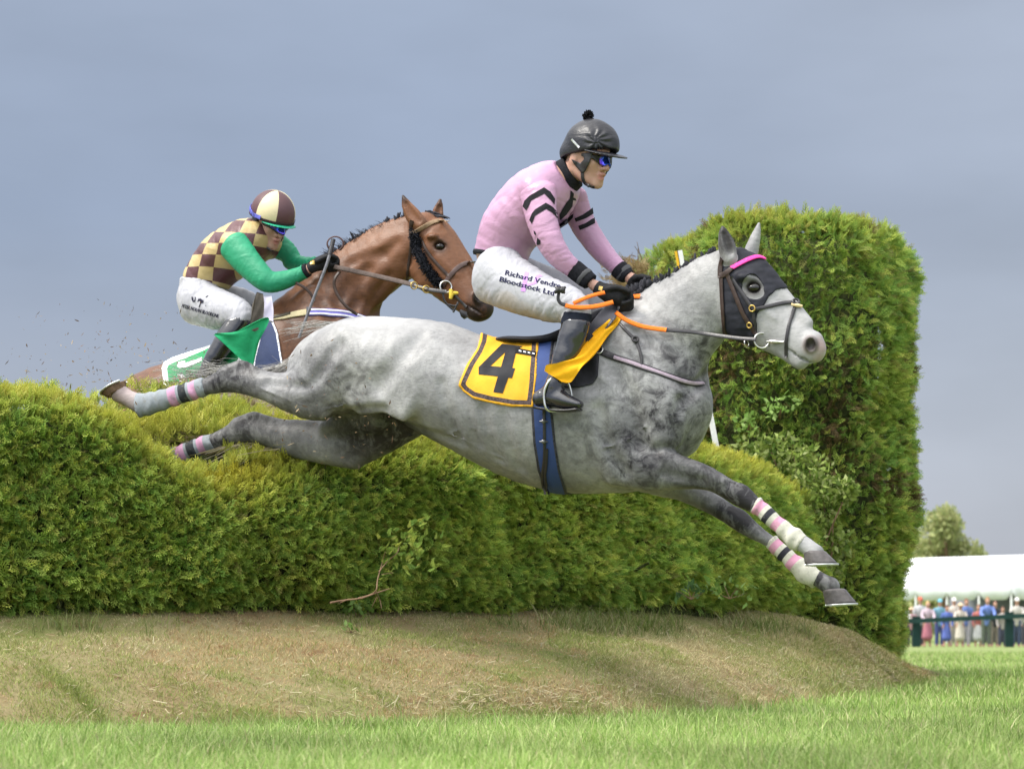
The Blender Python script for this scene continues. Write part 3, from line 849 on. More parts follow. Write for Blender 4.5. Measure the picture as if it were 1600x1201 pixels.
# leafy self-sown shrub at the hedge end
def leaf_cluster(name, label, cat, centers, rad, n, size, cols, wts, stems, rng, mat=None, group=None, stem_r=1.0):
    mb_V, mb_F, mb_C = [], [], []
    ci = rng.integers(0, len(centers), n); P = np.asarray(centers)[ci] + nrm(rng.normal(0, 1, (n, 3))) * (np.asarray(rad)[ci] * rng.uniform(.35, 1, n) ** .5)[:, None]
    X = nrm(rng.normal(0, 1, (n, 3)) + (0, -.3, .25)); Y_ = nrm(np.cross(rng.normal(0, 1, (n, 3)), X)); Z_ = np.cross(X, Y_); s = rng.uniform(*size, n)[:, None]
    V = np.stack([P, P + X * s * .4 + Y_ * s * .28 + Z_ * s * .06, P + X * s, P + X * s * .4 - Y_ * s * .28 + Z_ * s * .06], 1)
    k = 4; col = np.repeat(pal(rng, n, cols, wts), 4, 0)
    root = mk(name, V.reshape(-1, 3), np.arange(4 * n).reshape(-1, 4), mat or M_leaf, colors=col, smooth=False); tag(root, label, cat, group)
    mb = MB()
    for st_ in stems: mb.tube(catmull(st_, 4), stem_r * np.linspace(.009, .003, (len(st_) - 1) * 4 + 1), 5)
    mb.build('stem', M_twig, root)
    return root
cs = [W(x, y, Y_) for x, y, Y_ in ((1170, 712, 18.0), (1205, 706, 18.0), (1240, 712, 18.0), (1265, 735, 17.9), (1285, 760, 17.8), (1300, 772, 17.8), (1278, 795, 17.8), (1255, 770, 17.9), (1310, 850, 17.9), (1300, 890, 17.9), (1290, 830, 17.8), (1325, 766, 17.7))]
base = W(1275, 925, 18.0)
leaf_cluster('shrub', 'pale green broad-leaved shrub between the hedge end and the tall wing', 'shrub', cs, [.12, .12, .12, .13, .13, .12, .12, .13, .09, .09, .1, .06], 1900, (.025, .055),
             [(.19, .26, .05), (.27, .34, .09), (.12, .19, .035), (.34, .39, .15)], [3, 3, 2, 1.4], [[base, (base + c_) / 2 + rh.normal(0, .04, 3), c_] for c_ in cs], rh)
for px, py, lab in ((1222, 636, 'small bright green leafy shoot growing out of the tall wing hedge'), (1171, 664, 'tiny pale leafy shoot low on the tall wing hedge')):
    c_ = W(px, py, 18.28); leaf_cluster('leafy_shoot', lab, 'shoot', [c_ + (-.05, 0, 0), c_ + (.04, 0, .02), c_], [.06, .06, .06], 46, (.025, .055), [(.24, .40, .09), (.32, .46, .14)], [1, 1], [[c_ + (0, .25, -.06), c_]], rh)
# twigs poking from the farther wing
tw = MB()
for i in range(55):
    a = W(rh.uniform(965, 1030), rh.uniform(395, 480), 20.9 + rh.uniform(0, .4)); d = np.array([rh.normal(-.4, .5), rh.normal(-.2, .3), rh.normal(.2, .6)]) * rh.uniform(.06, .12)
    tw.tube([a, a + d * .5 + rh.normal(0, .015, 3), a + d], [.004, .003, .0015], 4, col=pal(rh, 1, [(.30, .21, .12), (.22, .15, .09), (.36, .27, .17)], [1, 1, 1])[0])
o = tw.build('dry_twigs', M_grass, bpy.data.objects.get('hedge.002'), colors=True)

# leaning marker post beside the wing
pp = empty('marker_post', 'thin leaning white and yellow post in front of the wing hedges', 'post')
A, B = W(1118, 700, 17.95), W(1060, 392, 17.95); ax = nrm(B - A); sd = nrm(np.cross((0, 1, 0), ax)); A = A - ax * .8
mb = MB()
for dx, nm, mt in ((.006, 'white_face', plain('post_white_paint', (.72, .72, .70), .5)), (-.0135, 'yellow_face', plain('post_yellow_paint', (.72, .42, .03), .5))):
    ln_ = np.linalg.norm(B - A); f_ = 1 if dx > 0 else .3; mb = MB(); mb.box(B - ax * ln_ * f_ / 2 + sd * dx, ((.030 if dx > 0 else .017), .03, ln_ * f_), np.array([sd, np.cross(ax, sd), ax])); mb.build(nm, mt, pp, smooth=False)

# broken branch, weeds
def bp(px, py, up=0.0):                                                      # a photo position on the bank or hedge foot
    for Y_ in np.arange(9, 18, .02):
        p = W(px, py, Y_)
        k = np.argmin(((BP[:, 2:, :2] - p[:2]) ** 2).sum(-1)); g = BP[:, 2:].reshape(-1, 3)[k]
        if p[2] <= g[2] + up: return p
    return W(px, py, 14.2)
mb = MB(); Yb = 14.05
pts = lambda L, Y_=Yb: [W(x, y, Y_ + .04 * math.sin(i * 2.1)) for i, (x, y) in enumerate(L)]
for L, r0, r1 in (([(516, 941), (540, 937), (565, 934), (585, 927), (609, 919)], .007, .004), ([(560, 934), (578, 929), (588, 921), (590, 905), (597, 880), (602, 862)], .006, .003), ([(592, 893), (606, 876), (620, 864), (624, 852)], .004, .002),
                  ([(596, 897), (615, 894)], .003, .0015), ([(588, 924), (594, 938), (596, 950)], .003, .0015), ([(589, 932), (580, 950)], .003, .0015), ([(541, 937), (528, 943)], .004, .002)):
    c_ = catmull(pts(L), 4); mb.tube(c_, np.linspace(r0 * .7, r1 * .6, len(c_)), 6)
br = mb.build('broken_branch', M_twig); tag(br, 'broken forked brown branch lying at the foot of the hedge', 'branch')
P = np.array([W(x, y, Yb) for x, y in zip(rh.normal(632, 24, 120), rh.normal(848, 22, 120))]); v, f, c_ = fronds(P, np.array([.5, -.2, .5]) + rh.normal(0, .5, (120, 3)), rh.uniform(.025, .05, 120), pal(rh, 120, THUJA, [3, 3, 2, 1, .5]), rh)
mk('foliage', v, f, M_thuja, br, colors=c_, smooth=False)
def weed(px, py, up, n, rad, size, lab, cols=((.14, .24, .05), (.22, .33, .10))):
    g = bp(px, py); cs_ = [g + (dx * rad, rh.normal(0, rad * .3), up + dz * rad) for dx, dz in ((-1, -.2), (-.3, .2), (.4, 0), (1, -.3))]
    return leaf_cluster('weed', lab, 'weed', cs_, [rad * .6] * 4, n, size, cols, [1] * len(cols), [[g, c_] for c_ in cs_], rh, stem_r=.3)
weed(558, 966, .04, 26, .05, (.03, .06), 'leafy green weed on the bank below the broken branch')
weed(548, 988, .02, 12, .03, (.03, .05), 'small pale weed sprig lower on the bank')
weed(20, 932, .06, 60, .08, (.03, .07), 'broad-leaved weed at the hedge foot on the far left')
weed(1140, 935, .05, 30, .08, (.025, .05), 'low green weed at the hedge foot under the forelegs')
weed(1080, 936, .05, 24, .06, (.025, .05), 'dark leafed weed at the hedge foot below the grey belly', ((.06, .12, .04), (.10, .18, .06)))
# ------------------------------------------------------------------ the grey horse
GF = Frame(800, 14.0, .0010)
def horse_mat(name, base, dark, light, dap_scale, spots):
    m, t, b = new_mat(name)
    big = tex_noise(t, 3.2, 5, .6)
    hairn = tex_noise(t, 90, 3, .6, stretch=(.35, 1, 1, 0, .5, 0))
    c = ramp(t, big, [(.34, base), (.66, light)])
    fle = tex_noise(t, 55, 5, .75); c = mixc(t, math_(t, 'MULTIPLY', smooth_(t, fle, .50, .72), .30), c, dark)
    tc = N(t, 'ShaderNodeTexCoord')
    mp = N(t, 'ShaderNodeMapping'); mp.inputs['Scale'].default_value = (1, 1, 1)
    wob = tex_noise(t, 9, 3, .6)
    vm = N(t, 'ShaderNodeVectorMath', operation='ADD')
    sc = N(t, 'ShaderNodeVectorMath', operation='SCALE'); sc.inputs['Scale'].default_value = .12
    nz = N(t, 'ShaderNodeTexNoise'); nz.inputs['Scale'].default_value = 8; nz.inputs['Detail'].default_value = 3
    link(t, tc.outputs['Object'], nz.inputs['Vector'])
    link(t, nz.outputs['Color'], sc.inputs[0]); link(t, tc.outputs['Object'], vm.inputs[0]); link(t, sc.outputs[0], vm.inputs[1])
    vo = N(t, 'ShaderNodeTexVoronoi', feature='SMOOTH_F1'); vo.inputs['Scale'].default_value = dap_scale; vo.inputs['Smoothness'].default_value = .35
    link(t, vm.outputs[0], vo.inputs['Vector'])
    net = smooth_(t, vo.outputs['Distance'], .18, .60)
    mott = tex_noise(t, 13, 7, .72, dist=.6)
    mo2 = smooth_(t, mott, .38, .66)
    dd = math_(t, 'MULTIPLY', attr(t, 'dapple'), math_(t, 'ADD', math_(t, 'MULTIPLY', net, .30), math_(t, 'MULTIPLY', mo2, .85)), clamp=True)
    c = mixc(t, math_(t, 'MULTIPLY', dd, spots), c, dark)
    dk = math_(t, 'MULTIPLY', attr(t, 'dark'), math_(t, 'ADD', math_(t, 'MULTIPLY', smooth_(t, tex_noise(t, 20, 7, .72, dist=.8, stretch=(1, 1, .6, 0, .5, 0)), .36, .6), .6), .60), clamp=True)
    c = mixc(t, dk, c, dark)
    c = mixc(t, attr(t, 'pale'), c, light)
    c = mixc(t, attr(t, 'pink'), c, (.42, .24, .22))
    c = mixc(t, attr(t, 'black'), c, (.02, .017, .016))
    hv = N(t, 'ShaderNodeMapRange'); hv.inputs[3].default_value, hv.inputs[4].default_value = .84, 1.14
    link(t, hairn, hv.inputs[0])
    sc2 = N(t, 'ShaderNodeVectorMath', operation='SCALE'); link(t, c, sc2.inputs[0]); link(t, hv.outputs[0], sc2.inputs['Scale'])
    link(t, sc2.outputs[0], b.inputs['Base Color'])
    b.inputs['Roughness'].default_value = .44
    b.inputs['Specular IOR Level'].default_value = .28
    hb = math_(t, 'ADD', math_(t, 'MULTIPLY', hairn, .6), math_(t, 'MULTIPLY', tex_noise(t, 14, 4, .6), .8))
    bump(t, b, hb, .35, .008)
    return m
M_grey = horse_mat('grey_coat', (.205, .205, .212), (.022, .020, .023), (.42, .416, .41), 15, 1.0)
M_bay = horse_mat('bay_coat', (.130, .056, .028), (.024, .014, .011), (.20, .088, .042), 6, .8)
M_hoof = plain('hoof_horn', (.10, .09, .088), .45, .35, 30, bmp=.3, bscale=90)
M_shoe = plain('horseshoe_metal', (.55, .56, .55), .35, .15, 60, metal=.8)
M_eye = plain('horse_eye_gloss', (.008, .006, .005), .12, .1, 40, bmp=0, coat=.3)
M_plait = plain('plait_hair', (.035, .035, .042), .7, .4, 200, bmp=.5, bscale=300)

def leg_wrap_mat(name, c0, c1, c2, bands):
    """bands: (from, to, which colour) along the attribute run"""
    m, t, b = new_mat(name)
    r = attr(t, 'run'); n = tex_noise(t, 60, 4)
    col = ramp(t, n, [(.3, tuple(np.array(c0) * .86)), (.7, c0)])
    for lo, hi, w in bands:
        f = math_(t, 'MULTIPLY', smooth_(t, r, lo - .006, lo + .006), smooth_(t, r, hi - .006, hi + .006, 1, 0))
        col = mixc(t, f, col, c1 if w == 1 else c2)
    col = mixc(t, math_(t, 'MULTIPLY', smooth_(t, tex_noise(t, 34, 5, .7), .50, .72), .55), col, (.17, .16, .135))
    link(t, col, b.inputs['Base Color']); b.inputs['Roughness'].default_value = .85
    bump(t, b, tex_noise(t, 120, 3, stretch=(1, 1, 4)), .5, .003)
    return m
M_wrap = leg_wrap_mat('bandage_cream', (.56, .545, .46), (.56, .27, .38), (.02, .02, .03), [(.06, .19, 1), (.27, .37, 2), (.46, .59, 1)])
M_wrap_h = leg_wrap_mat('bandage_hind', (.27, .30, .325), (.52, .28, .42), (.02, .025, .03), [(.11, .21, 1), (.25, .37, 2), (.41, .53, 1)])

def build_leg_wrap(name, fr, st, k, mat, parent, h=.006, folds=.0025, label=None):
    P, ra, rb = fr.st(st)
    f = Field(P.min(0) - .12, P.max(0) + .12, h)
    f.chain(P, ra, rb, L=(0, 1, 0), k=.01, res=4)
    d0, d1 = P[0] - P[1], P[-1] - P[-2]
    f.plane(P[0] + nrm(d0) * .002, d0); f.plane(P[-1] + nrm(d1) * .012, d1)
    V, Q = f.mesh(smooth=1)
    Pc = catmull(P, 8); seg = np.concatenate([[0], np.cumsum(np.linalg.norm(np.diff(Pc, axis=0), axis=1))])
    d2 = ((V[:, None] - Pc[None]) ** 2).sum(2); j = d2.argmin(1); run = seg[j]
    T = nrm(np.gradient(Pc, axis=0)); run = run + ((V - Pc[j]) * T[j]).sum(1)
    V = V + vnormals(V, Q) * (folds * np.sin(run / .011 + 4 * vnoise(V, 14))[:, None])
    o = mk(name, fr.wor(V), Q, mat, parent, attrs={'run': run / seg[-1]})
    if label: o['label'] = label
    return o

def build_hoof(fr, parent, cor, toe, heel_g, toe_g, side, w=.058, shoe=True, label=None, mat=None):
    """coronet centre radius, ground toe and heel positions in photo px"""
    C = fr.pt(cor[0], cor[1], side); rc = cor[2] * fr.Y(cor[0]) / FPX
    T, H = fr.pt(*toe_g, side), fr.pt(*heel_g, side)
    mid = (T + H) / 2; rl = np.linalg.norm(T - H) / 2; ax = nrm(T - H); up = nrm((C - mid) - ax * np.dot(C - mid, ax)); lat = np.cross(up, ax)
    n = 28; an = np.arange(n) * 2 * math.pi / n
    def ring(c, a, bb, e=1.0):
        x = np.cos(an); x = np.where(x < 0, x * .92, x)
        return c + np.outer(a * x, ax) + np.outer(bb * np.sin(an) * np.where(np.cos(an) < -.3, .9, 1), lat)
    top = C; rows = []
    for t in np.linspace(0, 1, 9):
        c = top * (1 - t) + mid * t; bul = .004 * math.sin(t * math.pi) * (1 if t < .5 else .5) + (.004 if .0 < t < .15 else 0)
        rows.append(ring(c, rc * (1 - t) + rl * t + bul, rc * .95 * (1 - t) + w * t + bul))
    V = np.vstack(rows + [top[None] + up * .006, mid[None] - up * .001]); F, F3 = [], []
    for i in range(8):
        for k in range(n): F.append([i * n + k, i * n + (k + 1) % n, (i + 1) * n + (k + 1) % n, (i + 1) * n + k])
    for k in range(n):
        F3.append([9 * n, (k + 1) % n, k]); F3.append([9 * n + 1, 8 * n + k, 8 * n + (k + 1) % n])
    o = mk('hoof', fr.wor(V), [np.array(F), np.array(F3)], mat or M_hoof, parent)
    if label: o['label'] = label
    if shoe:
        a2 = np.linspace(-2.5, 2.5, 30); P = mid - up * .004 + np.outer(rl * .97 * np.where(np.cos(a2) < 0, .92 * np.cos(a2), np.cos(a2)), ax) + np.outer(w * .97 * np.sin(a2), lat)
        mb = MB(); mb.ribbon(fr.wor(P), np.tile(up @ fr.M, (30, 1)) * -1, .017, .006); mb.build('horseshoe', M_shoe, o)
    return o

def grey_horse():
    fr = GF
    lo = np.minimum.reduce([fr.pt(145, 800, -.5), fr.pt(1345, 955, -.5), fr.pt(145, 955, .5)]); hi = np.maximum.reduce([fr.pt(1345, 340, .5), fr.pt(1345, 340, -.5)])
    lo = np.array([fr.pt(150, 800)[0] - .05, -.45, fr.pt(1300, 952)[2]]); hi = np.array([fr.pt(1300, 500)[0] + .22, .45, fr.pt(1130, 335)[2] + .02])
    f = Field(lo, hi, .0068)
    ch = lambda st, k=.03, **kw: f.chain(*fr.st(st), k=k, **kw)
    # trunk
    ch([(492, 583, 42, .13), (515, 580, 64, .20), (560, 573, 76, .26), (620, 573, 77, .275), (680, 590, 87, .285), (740, 617, 92, .295), (800, 638, 102, .30),
        (860, 648, 117, .29), (920, 644, 128, .265), (975, 632, 137, .235), (1022, 632, 112, .21), (1052, 640, 72, .17)], k=.05)
    # neck
    ch([(985, 590, 108, .16), (1022, 550, 90, .14), (1055, 516, 74, .115), (1092, 481, 64, .10), (1122, 453, 58, .095), (1143, 440, 48, .09)], k=.06)
    ch([(960, 500, 14, .03), (1010, 462, 11, .028), (1060, 434, 9, .025), (1110, 411, 9, .025), (1140, 400, 8, .03)], k=.05)      # crest
    # breast, far shoulder
    ch([(1050, 600, 40, .10, -.05), (1072, 655, 30, .12, -.03), (1070, 690, 22, .10, -.05)], k=.03)
    # near shoulder blade and arm
    ch([(978, 520, 30, .05, .13), (1005, 580, 40, .06, .155), (1030, 640, 40, .065, .165), (1028, 680, 40, .07, .16)], k=.045)
    ch([(930, 610, 34, .05, .19), (950, 660, 40, .06, .175), (968, 705, 42, .08, .15)], k=.05)                                       # triceps
    ch([(975, 712, 50, .09, .14), (1020, 730, 38, .085, .14), (1063, 738, 26, .068, .14), (1107, 748, 18.5, .052, .14), (1140, 765, 16, .042, .135), (1158, 774, 18, .046, .13),
        (1177, 788, 13, .036, .13), (1200, 805, 9.5, .028, .13), (1225, 827, 10, .028, .13), (1241, 842, 14, .036, .13), (1260, 853, 12.5, .033, .13), (1274, 864, 14, .04, .13)], k=.03)
    ch([(1040, 715, 12, .03, .19), (1090, 733, 9, .025, .175), (1130, 752, 6, .02, .165)], k=.025)                                   # forearm extensor
    # far foreleg
    ch([(985, 715, 50, .09, -.13), (1030, 744, 32, .08, -.13), (1066, 761, 22, .06, -.13), (1108, 784, 17, .05, -.13), (1138, 802, 15.5, .042, -.13), (1153, 811, 17, .046, -.13),
        (1177, 829, 13, .036, -.13), (1205, 847, 9.5, .028, -.13), (1235, 873, 10, .028, -.13), (1257, 892, 14, .036, -.13), (1280, 905, 12.5, .034, -.13), (1298, 916, 15, .04, -.13)], k=.03)
    # near hind leg: haunch, stifle, gaskin, hock, cannon
    ch([(556, 545, 52, .09, .16), (525, 580, 58, .11, .155), (498, 606, 49, .105, .15), (462, 614, 33, .085, .14), (425, 606, 23.5, .058, .13), (392, 598, 20, .046, .125), (362, 594, 19.5, .042, .12), (338, 599, 16, .036, .12),
        (312, 607, 12.5, .03, .12), (270, 619, 12, .029, .12), (240, 628, 13, .03, .12), (222, 631, 16, .037, .12), (200, 622, 13, .034, .12), (186, 613, 15, .04, .12)], k=.035)
    ch([(472, 600, 14, .035, .13), (430, 593, 6.5, .02, .125), (398, 579, 7, .02, .12), (377, 570, 8, .022, .12), (352, 583, 10, .03, .12)], k=.03)     # hamstring, point of hock
    ch([(505, 640, 17, .05, .17), (478, 636, 16, .05, .16)], k=.03)                                                               # knee cap
    ch([(560, 622, 26, .05, .20), (600, 615, 30, .04, .235), (640, 632, 28, .03, .26)], k=.05)                                      # flank
    # far hind leg
    ch([(640, 640, 44, .10, -.15), (590, 668, 44, .11, -.15), (550, 690, 40, .10, -.14), (510, 693, 33, .085, -.14), (470, 688, 29, .065, -.13), (430, 680, 21.5, .052, -.13), (400, 673, 19, .045, -.13), (375, 674, 19, .042, -.13), (352, 683, 15, .035, -.13),
        (328, 692, 12, .03, -.13), (285, 708, 11.5, .03, -.13), (250, 722, 12, .03, -.13), (232, 728, 15, .036, -.13), (212, 724, 13, .034, -.13), (198, 716, 14, .038, -.13)], k=.035)
    ch([(500, 668, 10, .03, -.13), (450, 663, 6, .018, -.13), (415, 655, 6.5, .018, -.13), (396, 650, 7, .02, -.13), (372, 662, 10, .03, -.13)], k=.03)
    ch([(552, 716, 17, .05, -.12), (535, 712, 14, .05, -.12)], k=.03)
    ch([(585, 645, 34, .09, -.04), (545, 660, 24, .08, -.07), (515, 668, 15, .06, -.09)], k=.03)
    # tail dock
    ch([(560, 512, 15, .04), (538, 512, 12, .03), (515, 524, 8, .022)], k=.03)
    # head, turned a little further to the camera than the trunk
    dl = R(13); HL = (math.sin(dl), math.cos(dl), 0)
    f.chain(*fr.st([(1146, 416, 30, .082, 0), (1163, 448, 50, .098, .01), (1178, 478, 53, .092, .03), (1199, 502, 45, .072, .05), (1224, 522, 36, .056, .07), (1245, 535, 30, .050, .085), (1258, 543, 28.5, .049, .095), (1267, 547, 23.5, .046, .10)]), L=HL, k=.03)
    f.chain(*fr.st([(1140, 450, 22, .075, 0), (1150, 488, 30, .075, .02), (1160, 512, 20, .06, .035)]), L=HL, k=.025)               # jaw
    f.chain(*fr.st([(1205, 536, 10, .04, .055), (1238, 559, 11, .034, .08), (1251, 566, 12, .036, .09)]), L=HL, k=.012)             # lower jaw and chin
    f.chain(*fr.st([(1273, 531, 13, .043, .10), (1277, 545, 14, .043, .10), (1276, 556, 9, .038, .10)]), L=HL, k=.02)               # upper lip
    f.chain(*fr.st([(1180, 414, 12, .03, .02), (1224, 458, 9, .026, .055), (1262, 505, 9, .022, .09)]), L=HL, k=.03)                # nasal bone
    for sd in (1, -1):                                                                                                              # brow ridges
        c = fr.pt(1180, 436, .03) + np.array(HL) * (-sd * .092); f.ell(c, np.eye(3), (.032, .02, .014), k=.025)
        c = fr.pt(1190, 470, .03) + np.array(HL) * (-sd * .078); f.chain([c, fr.pt(1222, 500, .06) + np.array(HL) * (-sd * .058)], [.012, .006], k=.02, res=1)
    # ears
    f.chain(*fr.st([(1140, 405, 13, .030, .085), (1136, 385, 14.5, .028, .09), (1131, 366, 9, .02, .09), (1129, 355, 2.5, .008, .09)]), L=HL, k=.015)
    f.chain(*fr.st([(1142, 395, 4, .012, .115), (1138, 380, 8, .016, .118), (1132, 364, 4, .010, .11)]), L=HL, k=.008, sub=True)
    f.chain(*fr.st([(1172, 400, 12, .028, -.07), (1176, 385, 11.5, .026, -.07), (1182, 366, 8, .018, -.07), (1186, 349, 2.2, .007, -.07)]), L=HL, k=.015)
    # nostril, mouth, eye socket, grooves
    p, n = fpick(fr, f, 1267, 537); f.ell(p + n * .002, np.eye(3), (.028, .032, .036), k=.02); pn_, n = fpick(fr, f, 1266, 539); f.ell(pn_ - n * .004, np.eye(3), (.019, .03, .029), k=.009, sub=True)
    for a, b in (((1229, 545), (1243, 553)), ((1243, 553), (1258, 562)), ((1258, 562), (1272, 566))):
        pa, pb = fpick(fr, f, *a)[0], fpick(fr, f, *b)[0]; f.chain([pa, pb], [.0065, .0065], k=.006, sub=True, res=1)
    pe, ne = fpick(fr, f, 1178, 449); f.ell(pe - ne * .001, np.eye(3), (.029, .02, .018), k=.010, sub=True); pu = [fpick(fr, f, *q)[0] for q in ((1166, 446), (1172, 438), (1182, 436), (1191, 444))]; f.chain([q - (0, .002, 0) for q in pu], [.005, .008, .008, .005], k=.008)
    for seg in (((1128, 548), (1100, 590)), ((1100, 590), (1070, 622))):
        pa, na = fpick(fr, f, *seg[0]); pb, nb = fpick(fr, f, *seg[1]); f.chain([pa + na * .012, pb + nb * .012], [.02, .022], k=.03, sub=True, res=1)
    for seg, r, off in ((((655, 528), (622, 565), (592, 600)), .065, .05), (((1062, 628), (1058, 660), (1062, 690)), .02, .009), (((935, 640), (948, 690), (975, 738)), .03, .02),
                        (((520, 652), (560, 642), (600, 640)), .02, .006), (((905, 560), (925, 600)), .05, .038), (((1000, 520), (1040, 580), (1075, 600)), .03, .017), (((1036, 740), (1066, 747), (1096, 753)), .014, .009), (((478, 604), (450, 602), (418, 598)), .014, .009), (((530, 540), (508, 570), (492, 596)), .03, .022),
                        (((950, 560), (985, 620), (1000, 690)), .04, .031), (((600, 655), (660, 672), (720, 690)), .03, .026), (((690, 600), (700, 640), (716, 680)), .02, .0172), (((722, 610), (732, 650), (748, 695)), .02, .0172), (((754, 640), (764, 680), (780, 715)), .02, .0172), (((786, 650), (796, 690), (812, 730)), .02, .0172)):
        q = [fpick(fr, f, *s_) for s_ in seg]; f.chain([a + b * off for a, b in q], [r] * len(q), k=.03, sub=True, res=3)
    for seg, r in ((((640, 680), (700, 678), (750, 700), (800, 722)), .0042), (((700, 678), (735, 668), (770, 676)), .0032), (((940, 700), (975, 690), (1010, 664), (1040, 640)), .0040), (((975, 690), (990, 720), (1020, 735)), .0032),
                   (((1062, 724), (1090, 732), (1125, 752)), .0034), (((1215, 480), (1222, 500), (1215, 520)), .0030), (((1222, 500), (1240, 512)), .0026), (((470, 632), (440, 620), (405, 606)), .0036), (((560, 600), (540, 630), (505, 640)), .0036)):
        q = [fpick(fr, f, *s_) for s_ in seg]; f.chain([a - b * .0005 for a, b in q], [r] * len(q), k=.006, res=4)      # veins
    V, Q = f.mesh(smooth=1)
    V = fr.wor(V)
    nn = vnormals(V, Q); V = V + nn * (.0022 * vnoise(V, 11, 3) + .0012 * vnoise(V, 30, 4))[:, None]
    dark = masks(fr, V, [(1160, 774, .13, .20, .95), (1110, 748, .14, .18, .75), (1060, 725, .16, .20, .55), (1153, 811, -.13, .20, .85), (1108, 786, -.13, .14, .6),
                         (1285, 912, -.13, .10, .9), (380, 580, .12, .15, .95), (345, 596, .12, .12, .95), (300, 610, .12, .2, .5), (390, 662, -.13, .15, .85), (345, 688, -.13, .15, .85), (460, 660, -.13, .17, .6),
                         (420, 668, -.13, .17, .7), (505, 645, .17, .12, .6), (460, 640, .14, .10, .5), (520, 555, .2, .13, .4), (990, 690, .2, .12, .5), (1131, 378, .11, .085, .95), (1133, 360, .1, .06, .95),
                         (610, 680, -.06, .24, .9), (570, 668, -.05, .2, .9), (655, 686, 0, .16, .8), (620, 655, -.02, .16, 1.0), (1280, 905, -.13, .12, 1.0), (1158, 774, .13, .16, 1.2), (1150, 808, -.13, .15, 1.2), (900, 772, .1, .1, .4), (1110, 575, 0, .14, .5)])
    dap = masks(fr, V, [(1040, 650, .15, .36, .95), (1000, 700, .2, .28, 1), (1080, 560, .1, .30, .85), (1030, 580, .15, .32, .7), (1080, 720, .15, .25, .9), (920, 680, .25, .25, .55), (540, 600, .2, .24, .8), (490, 600, .15, .25, .7),
                        (700, 620, .3, .4, .25), (850, 700, .3, .35, .32), (1060, 500, .1, .2, .4), (1120, 500, .05, .2, .5), (1085, 650, -.05, .18, .6), (560, 690, -.1, .3, .5)])
    pale = masks(fr, V, [(1230, 520, .06, .24, .55), (620, 505, .1, .2, .5), (540, 520, .15, .14, .35), (1030, 480, .05, .12, .4), (1262, 856, .13, .06, .8), (200, 620, .12, .07, .7), (1200, 480, .05, .2, .5), (1160, 440, .05, .2, .4)])
    pink = masks(fr, V, [(1284, 540, .13, .045, .5), (1280, 558, .12, .03, .4)])
    def near(q, r, a): return a * np.clip(1.25 - np.linalg.norm(V - fr.wor(q), axis=1) / r, 0, 1) ** .8
    pink = np.maximum(pink, near(pn_, .05, .4))
    black = np.maximum.reduce([near(pn_ - n * .012, .036, 1.2), near(pe, .046, 1.3)])
    for q in ((1136, 372), (1132, 362), (1138, 384)): black = np.maximum(black, near(fpick(fr, f, *q)[0], .036, .9))
    dap = np.maximum(dap, .30)
    pink = np.maximum(pink, .45 * masks(fr, V, [(192, 617, .12, .10, 1.0)]))
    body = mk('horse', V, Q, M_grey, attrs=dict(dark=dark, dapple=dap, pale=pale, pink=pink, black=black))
    tag(body, 'dapple grey horse stretched in mid leap over the hedge, wearing a dark hood', 'horse')
    # eyes
    for sd in (1, -1):
        c = fr.wor(pe - ne * .006) if sd == 1 else fr.wor(pe - ne * .010 + np.array(HL) * .165)
        bm = MB(); u = np.linspace(0, math.pi, 9); v = np.linspace(0, 2 * math.pi, 17)[:-1]
        S = np.array([[math.sin(a) * math.cos(b_), math.sin(a) * math.sin(b_), math.cos(a)] for a in u for b_ in v]) * (.028, .019, .019)
        F = [[i * 16 + k, i * 16 + (k + 1) % 16, (i + 1) * 16 + (k + 1) % 16, (i + 1) * 16 + k] for i in range(8) for k in range(16)]
        bm.add(c + S, F); bm.build('eye', M_eye, body)
    # hooves
    build_hoof(fr, body, (1271, 860, 15.5), None, (1256, 881), (1308, 879), .13, label='near fore hoof with pale steel rim')
    build_hoof(fr, body, (1302, 920, 17), None, (1288, 944), (1338, 941), -.13)
    build_hoof(fr, body, (184, 614, 15), None, (197, 594), (160, 617), .12, label='hind hoof turned up behind the hedge top', mat=plain('muddy_hoof', (.17, .11, .07), .7, .4, 30, bmp=.4))
    build_hoof(fr, body, (198, 716, 14), None, (206, 694), (172, 712), -.13)
    # bandages
    build_leg_wrap('leg_wrap', fr, [(1179, 787, 13.5, .036, .13), (1200, 805, 12.2, .035, .13), (1225, 827, 13, .035, .13), (1240, 840, 16.5, .042, .13), (1249, 847, 16, .04, .13)], 0, M_wrap, body)
    build_leg_wrap('leg_wrap', fr, [(1205, 846, 12.8, .036, -.13), (1222, 862, 12.2, .035, -.13), (1240, 878, 13.5, .036, -.13), (1257, 893, 17, .043, -.13), (1274, 904, 15.5, .039, -.13)], 0, M_wrap, body)
    build_leg_wrap('leg_wrap', fr, [(320, 604, 14.5, .037, .12), (295, 612, 15, .037, .12), (265, 621, 15.5, .037, .12), (240, 629, 17, .039, .12), (219, 633, 19, .044, .12)], 0, M_wrap_h, body, label='grey bandage with pink and black bands')
    build_leg_wrap('leg_wrap', fr, [(333, 690, 14, .036, -.13), (310, 698, 14, .036, -.13), (285, 708, 14, .036, -.13), (255, 720, 16, .039, -.13), (232, 729, 18, .043, -.13)], 0, M_wrap_h, body, label='grey bandage with pink and black bands')
    # plaited mane
    mb = MB(); rr = np.random.default_rng(3)
    cx = catmull([(968, 478), (1000, 462), (1040, 441), (1080, 421), (1118, 402)], 6)
    ns = 17
